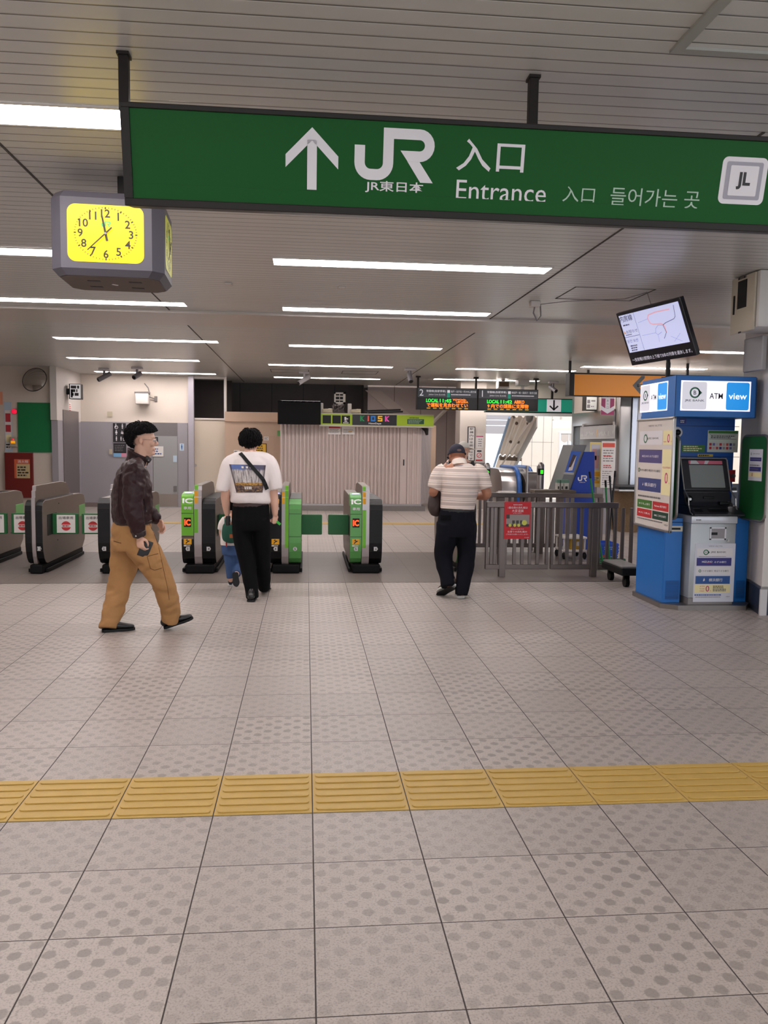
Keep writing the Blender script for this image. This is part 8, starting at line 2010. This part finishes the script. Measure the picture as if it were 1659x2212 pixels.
T.limb([(Cc(489, 1121, 0), .045), (Cc(482, 1131, 0), .048), (Cc(479, 1145, 0), .045)], round_ends=False); T.limb([(Cc(515, 1121, 0), .045), (Cc(521, 1131, 0), .048), (Cc(524, 1145, 0), .045)], round_ends=False)
ks_ = T.build('t_shirt', M_TEE, kd, .007, 4, folds((14, 12, 8), .004))
MB().box((Cc(491, 1172).x-.006, YK-.11, Cc(491, 1178).z), (Cc(491, 1172).x+.006, YK-.085, Cc(491, 1167).z)).build('red_tab', M_REDINK, ks_)
M_JEAN = mat('blue_denim', (58, 84, 128), .85, var=.2, vscale=18, bump=.2, bscale=200)
T = Flesh(); T.limb([(Cc(501, 1172, 0), (.105, .08)), (Cc(501, 1190, 0), (.11, .085)), (Cc(501, 1198, 0), (.1, .08))], ref=(1, 0, 0), round_ends=False)
T.limb([(Cc(495, 1186, 0), .062), (Cc(496, 1212, 0), .055), (Cc(498, 1235, 0), .048), (Cc(499, 1249, 0), .045)], round_ends=False)
T.limb([(Cc(509, 1186, 0), .062), (Cc(512, 1208, .03), .056), (Cc(513, 1222, .02), .05), (Cc(512, 1236, -.06), .046), (Cc(511, 1240, -.09), .044)], round_ends=False)
T.build('jeans', M_JEAN, kd, .007, 4, folds((14, 12, 14), .005, 3))
M_SNK = mat('dark_sneaker', (34, 36, 50), .6); M_SOLEW = mat('sole_white', (200, 198, 194), .6)
qq = W(498, 1267, Z=0); shoe((qq.x-.01, qq.y+.16, .001), (qq.x, qq.y, .001), M_SNK, M_SOLEW, kd, .034, hgt=.055, sole=.016)
hq, tq = Cc(508, 1236, -.13), Cc(510.5, 1267, -.16); shoe(tq, hq, M_SNK, mat('sole_black', (26, 26, 30), .7), kd, .036, up=(0, 1, .1), hgt=.055, sole=.016)
bp_ = thing('backpack', "child's green backpack with an orange patch", 'backpack', Cc(497, 1150, -.12))
F = Flesh(); F.limb([(Cc(499, 1136, -.12), (.085, .045)), (Cc(499, 1150, -.125), (.095, .055)), (Cc(499, 1163, -.12), (.09, .05))], ref=(1, 0, 0), n=20); bo_ = F.build('bag', mat('backpack_green', (22, 82, 66), .7, bump=.1, bscale=150), bp_, .006, 4)
tb_ = bvh(bo_); patch(tb_, [(496, 1154), (508, 1154), (508, 1162), (496, 1162)], mat('patch_orange', (176, 96, 50), .7), bo_, 'badge', 6, 5, .003)
for dx in (-.055, .055): MB().tube([Cc(499, 1133, -.12)+V((dx, 0, 0)), Cc(499, 1120, -.06)+V((dx, 0, .0)), Cc(499, 1124, .08)+V((dx, 0, 0)), Cc(499, 1150, .1)+V((dx, 0, 0))], .012, 6).build('strap', mat('backpack_green', (22, 82, 66)), bp_)

# ---- man in a cap and striped polo shirt
Y3 = 7.98
m3 = thing('person', 'person in navy cap, striped polo shirt and dark trousers walking towards the railing', 'person', (W(990, 1290, Z=0).x, Y3, 0))
def D(px, py, dy=0.0): return W(px, py, Y=Y3+dy)
F = Flesh(); f3, u3 = V((-.02, 1, -.22)), V((0, .22, 1)); H3 = .222
P3 = head(F, D(987, 1009, .07), f3, u3, H3)
F.limb([(P3(0, -.05, .3), (.062, .065)), (D(990, 998, .03), (.062, .064)), (D(991, 1003, .0), (.07, .07)), (D(993, 1012, -.01), (.11, .09))], ref=(1, 0, 0))
F.limb([(D(993, 1016, -.01), (.16, .09)), (D(993, 1045, -.02), (.175, .11)), (D(992, 1080, -.0), (.165, .12)), (D(988, 1110, .0), (.16, .12)), (D(986, 1135, 0), (.165, .12))], ref=(1, 0, 0), n=20)
lw3, rw3 = D(945, 1058, .25), D(1024, 1072, .17)
F.limb([(D(954, 1020, 0), .055), (D(943, 1042, -.01), .05), (D(936, 1063, -.01), .045), (D(938, 1062, .1), .038), (lw3, .028)])
F.limb([(D(1033, 1020, 0), .055), (D(1044, 1045, -.01), .05), (D(1052, 1068, -.02), .045), (D(1040, 1072, .08), .040), (rw3, .029)])
hand(F, lw3, (.1, 1, .0), (.3, 0, -1), -1, .98, (.7, .8, .5), tc=.8)
hand(F, rw3, (-.7, .6, .05), (0, .2, -1), 1, .98, (.6, .7, .5), tc=.7)
F.limb([(D(966, 1135, 0), .085), (D(963, 1165, .02), .075), (D(958, 1201, .03), .055), (D(964, 1238, -.03), .045), (D(970, 1262, -.08), .036)])
F.limb([(D(1006, 1135, 0), .085), (D(1007, 1165, 0), .075), (D(1007, 1207, 0), .055), (D(1003, 1243, -.05), .045), (D(997, 1280, -.08), .036)])
F.build('body', M_SKIN2, m3, .0055, 3); eyes(P3, m3, f3)
def polo_material():
    m = bpy.data.materials.new('striped_polo'); m.use_nodes = True; t = NT(m)
    sp = t.n('ShaderNodeSeparateXYZ'); t.link(t.n('ShaderNodeTexCoord').outputs['Object'], sp.inputs[0])
    z = t.math('ADD', sp.outputs[2], t.math('MULTIPLY', sp.outputs[0], .02)); u = t.math('FRACT', t.math('DIVIDE', z, .0825))
    def band(lo, hi): return t.math('MULTIPLY', t.step(u, lo-.02, lo+.02), t.math('SUBTRACT', 1.0, t.step(u, hi-.02, hi+.02)))
    c = t.mix(band(.5, .86), lin((222, 206, 196)), lin((188, 172, 164)))
    c = t.mix(band(.08, .12), c, lin((112, 98, 98))); c = t.mix(band(.27, .29), c, lin((140, 124, 122))); c = t.mix(band(.16, .24), c, lin((234, 224, 216)))
    t.link(c, t.b.inputs['Base Color']); t.b.inputs['Roughness'].default_value = .85; return m
M_POLO = polo_material()
T = Flesh()
T.limb([(D(992, 1003, -.01), (.085, .085)), (D(993, 1010, -.01), (.145, .105)), (D(993, 1018, -.015), (.19, .125)), (D(993, 1035, -.025), (.198, .145)), (D(992, 1060, -.015), (.185, .15)), (D(989, 1085, 0), (.175, .15)), (D(988, 1100, 0), (.172, .148))], ref=(1, 0, 0), n=26, round_ends=False)
T.limb([(D(962, 1014, -.01), .07), (D(951, 1022, -.01), .08), (D(943, 1040, -.01), .076), (D(937, 1056, -.01), .070)], round_ends=False)
T.limb([(D(1023, 1014, -.01), .07), (D(1036, 1022, -.01), .08), (D(1043, 1040, -.015), .076), (D(1048, 1056, -.02), .070)], round_ends=False)
pl_ = T.build('polo_shirt', M_POLO, m3, .008, 5, folds((10, 8, 6), .006, 8))
K = Flesh(); K.limb([(D(991, 994, .01), (.068, .07)), (D(991.5, 999, .0), (.076, .078)), (D(992, 1006, -.01), (.088, .088))], ref=(1, 0, 0), n=24, round_ends=False); K.build('collar', mat('collar_cream', (220, 206, 196), .85), pl_, .006, 2)
K = Flesh(); K.limb([(D(992, 1004.2, -.012), (.090, .09)), (D(992, 1005.6, -.012), (.094, .094))], ref=(1, 0, 0), n=24, round_ends=False); K.build('collar_stripe', mat('collar_dark', (70, 62, 66), .85), pl_, .005, 0)
M_NTR = mat('navy_twill', (15, 15, 23), .85, spec=.15, bump=.15, bscale=200)
K = Flesh(); K.limb([(D(988, 1098, 0), (.168, .142)), (D(988, 1106, 0), (.17, .143))], ref=(1, 0, 0), n=26, round_ends=False); K.build('belt', mat('belt_black', (24, 23, 26), .5), m3, .008, 1)
T = Flesh()
T.limb([(D(988, 1102, 0), (.168, .14)), (D(987, 1118, 0), (.185, .15)), (D(987, 1138, 0), (.2, .155)), (D(987, 1158, 0), (.19, .145))], ref=(1, 0, 0), n=24, round_ends=False)
T.limb([(D(966, 1130, 0), (.105, .135)), (D(963, 1165, .01), (.106, .125)), (D(958.5, 1195, .03), (.096, .105)), (D(960, 1220, .01), (.084, .092)), (D(965, 1245, -.04), (.073, .08)), (D(968.5, 1268, -.09), (.070, .075))], ref=(1, 0, 0), n=20, round_ends=False)
T.limb([(D(1006, 1130, 0), (.105, .135)), (D(1007, 1165, 0), (.1, .125)), (D(1007, 1200, 0), (.09, .105)), (D(1004.5, 1232, -.03), (.082, .09)), (D(1000, 1262, -.07), (.072, .082)), (D(996.5, 1285, -.09), (.062, .075))], ref=(1, 0, 0), n=20, round_ends=False)
tn = T.build('trousers', M_NTR, m3, .008, 5, folds((9, 7, 8), .008, 6)); t3 = bvh(tn)
patch(t3, [(952, 1113), (974, 1113), (974, 1124), (952, 1124)], mat('pocket_black', (8, 8, 12), .9, spec=.1), tn, 'back_pocket', 6, 4, .004)
M_SHT = mat('brown_black_shoe', (58, 42, 34), .5)
qq = W(995, 1293, Z=0); shoe((qq.x+.03, qq.y+.26, .001), (qq.x, qq.y, .001), M_SHT, M_SOLEW, m3, .048, sole=.026)
qt = W(946, 1285, Z=0); qh = D(980, 1264, -.13); shoe((qt.x, qt.y+.02, .01), qh, M_SHT, M_SOLEW, m3, .046, up=(.15, .5, .6), sole=.022, tread=M_BLACK)
# cap
M_CAP = mat('navy_cap', (30, 28, 46), .8, bump=.1, bscale=200)
b = MB(); rows = []
for j in range(11):
    th = math.radians(4+89*j/10); row = []
    for i in range(32):
        ph = 2*PI*i/32; row.append(b.bm.verts.new(P3(.385*math.sin(th)*math.sin(ph), -.04+.475*math.sin(th)*math.cos(ph), .60+.455*math.cos(th))))
    rows.append(row)
for a_, c_ in zip(rows, rows[1:]):
    for i in range(32): b.bm.faces.new((a_[i], a_[(i+1) % 32], c_[(i+1) % 32], c_[i]))
b.bm.faces.new(rows[0])
cp = o = b.build('cap', M_CAP, m3, smooth=True); o.modifiers.new('t', 'SOLIDIFY').thickness = .003
pts = [P3(.392*math.sin(2*PI*i/32), -.04+.482*math.cos(2*PI*i/32), .575) for i in range(33)]; MB().tube(pts, .006, 8).build('sweatband', M_CAP, cp, smooth=True)
bm = bmesh.new(); rows = []
for j in range(5):
    rows.append([bm.verts.new(P3((.30+.02*j)*math.sin(math.radians(a_)), .34+.1*0+(.08+.085*j)*math.cos(math.radians(a_)), .57-.02*j*(1-.6*abs(math.sin(math.radians(a_)))))) for a_ in range(-80, 81, 10)])
for a_, c_ in zip(rows, rows[1:]):
    for i in range(len(a_)-1): bm.faces.new((a_[i], a_[i+1], c_[i+1], c_[i]))
me = bpy.data.meshes.new('brim'); bm.to_mesh(me); bm.free(); o = obj('brim', me, M_CAP, cp, smooth=True); o.modifiers.new('t', 'SOLIDIFY').thickness = .005
flat([disc(0, 0, .022, 16, .012)], mat('cap_opening', (96, 78, 72), .7), cp, frame_M(P3(0, -.545, .66), (1, 0, 0), (0, .12, 1)), 'strap_opening', .004)

# brown bag held in front of his left side
bgt = thing('shoulder_bag', "dark brown bag hanging at the left side of the man in the striped polo", 'bag', D(939, 1085, .12))
F = Flesh(); F.limb([(D(943, 1058, .14), (.045, .07)), (D(941, 1075, .14), (.066, .11)), (D(939, 1093, .14), (.07, .13)), (D(940, 1103, .14), (.06, .12))], ref=(1, 0, 0), n=20); F.build('bag', mat('bag_brown', (58, 44, 42), .6, var=.1), bgt, .008, 5, folds((12, 10, 9), .008, 2))
MB().tube([D(943, 1060, .09), D(945, 1046, .16), D(943, 1060, .2)], .010, 8).build('handle', mat('bag_brown', (58, 44, 42)), bgt)

# ---- person beyond him in a white cap
Y4 = 12.0
m4 = thing('person', 'person in white cap and dark jacket, mostly hidden behind the striped polo man', 'person', (W(996, 1220, Y=Y4).x, Y4, 0))
def E4(px, py, dy=0.0): return W(px, py, Y=Y4+dy)
F = Flesh(); f4 = V((.8, .6, -.05)); H4 = .215
P4 = head(F, E4(1001, 986, 0), f4, (0, 0, 1), H4)
F.limb([(P4(0, -.05, .3), .055), (E4(1001, 985, 0), .055), (E4(996, 998, 0), .08)], ref=(1, 0, 0))
F.limb([(E4(994, 1000, 0), (.15, .08)), (E4(994, 1030, 0), (.16, .1)), (E4(994, 1070, 0), (.14, .1)), (E4(994, 1100, 0), (.15, .1))], ref=(1, 0, 0))
hw4 = E4(964, 1003, -.02)
F.limb([(E4(975, 1004, 0), .05), (E4(958, 1012, -.06), .044), (E4(952, 1018, -.1), .04), (E4(958, 1010, -.13), .034), (hw4, .027)])
hand(F, hw4, (.5, .3, .7), (.8, .4, -.2), 1, .9, (.6, .7, .5), tc=.7)
rw4 = E4(1014, 1080, .1); F.limb([(E4(1014, 1004, 0), .05), (E4(1020, 1030, 0), .045), (E4(1019, 1055, .02), .04), (rw4, .027)]); hand(F, rw4, (0, .2, -1), (-1, 0, 0), 1, .9)
F.limb([(E4(986, 1098, 0), .08), (E4(987, 1150, 0), .055), (E4(988, 1210, 0), .038)]); F.limb([(E4(1003, 1098, 0), .08), (E4(1004, 1150, 0), .055), (E4(1004, 1210, 0), .038)])
F.build('body', M_SKIN, m4, .0065, 3); eyes(P4, m4, f4); 
T = Flesh(); T.limb([(E4(995, 996, 0), (.08, .08)), (E4(995, 1003, 0), (.17, .11)), (E4(995, 1030, 0), (.19, .13)), (E4(995, 1090, 0), (.18, .13))], ref=(1, 0, 0), round_ends=False)
T.limb([(E4(1013, 1000, 0), .075), (E4(1020, 1020, 0), .07), (E4(1021, 1045, .01), .06), (E4(1017, 1068, .06), .05)], round_ends=False); T.limb([(E4(977, 1002, 0), .065), (E4(966, 1008, -.03), .06)], round_ends=False)
T.build('jacket', mat('charcoal_jacket', (36, 34, 37), .7), m4, .009, 4, folds((10, 8, 8), .006))
T = Flesh(); T.limb([(E4(995, 1086, 0), (.16, .12)), (E4(995, 1105, 0), (.17, .125))], ref=(1, 0, 0), round_ends=False); T.limb([(E4(986, 1098, 0), .095), (E4(987, 1150, 0), .08), (E4(988, 1212, 0), .065)], round_ends=False); T.limb([(E4(1003, 1098, 0), .095), (E4(1004, 1150, 0), .08), (E4(1004, 1212, 0), .065)], round_ends=False)
T.build('trousers', M_NTR, m4, .009, 4)
for px in (988, 1004): xx = E4(px, 1215).x; shoe((xx+.02, Y4+.15, .001), (xx, Y4-.1, .001), M_SHB, M_SOLEW, m4)
b = MB(); rows = []
for j in range(9):
    th = math.radians(4+86*j/8); rows.append([b.bm.verts.new(P4(.39*math.sin(th)*math.sin(2*PI*i/28), -.03+.47*math.sin(th)*math.cos(2*PI*i/28), .60+.45*math.cos(th))) for i in range(28)])
for a_, c_ in zip(rows, rows[1:]):
    for i in range(28): b.bm.faces.new((a_[i], a_[(i+1) % 28], c_[(i+1) % 28], c_[i]))
b.bm.faces.new(rows[0])
M_WCAP = mat('white_cap', (222, 218, 210), .8)
cp4 = o = b.build('cap', M_WCAP, m4, smooth=True); o.modifiers.new('t', 'SOLIDIFY').thickness = .003
MB().box((-.07, 0, -.004), (.07, .095, .004), .003, M=frame_M(P4(0, .38, .62), f4.cross(V((0, 0, 1))), f4+V((0, 0, -.2)))).build('brim', M_WCAP, cp4)
ph4 = thing('mobile_phone', 'silver phone held up by the person in the white cap', 'phone', E4(968, 1001, -.06))
o = MB().box((-.035, -.004, -.06), (.035, .004, .06), .003).build('case', M_ALU, ph4); o.data.transform(Matrix.Translation(E4(969, 1002, -.05)) @ Matrix.Rotation(math.radians(60), 4, 'Z') @ Matrix.Rotation(math.radians(20), 4, 'Y'))

for _o in bpy.data.objects:
    if '_w' in _o: del _o['_w']
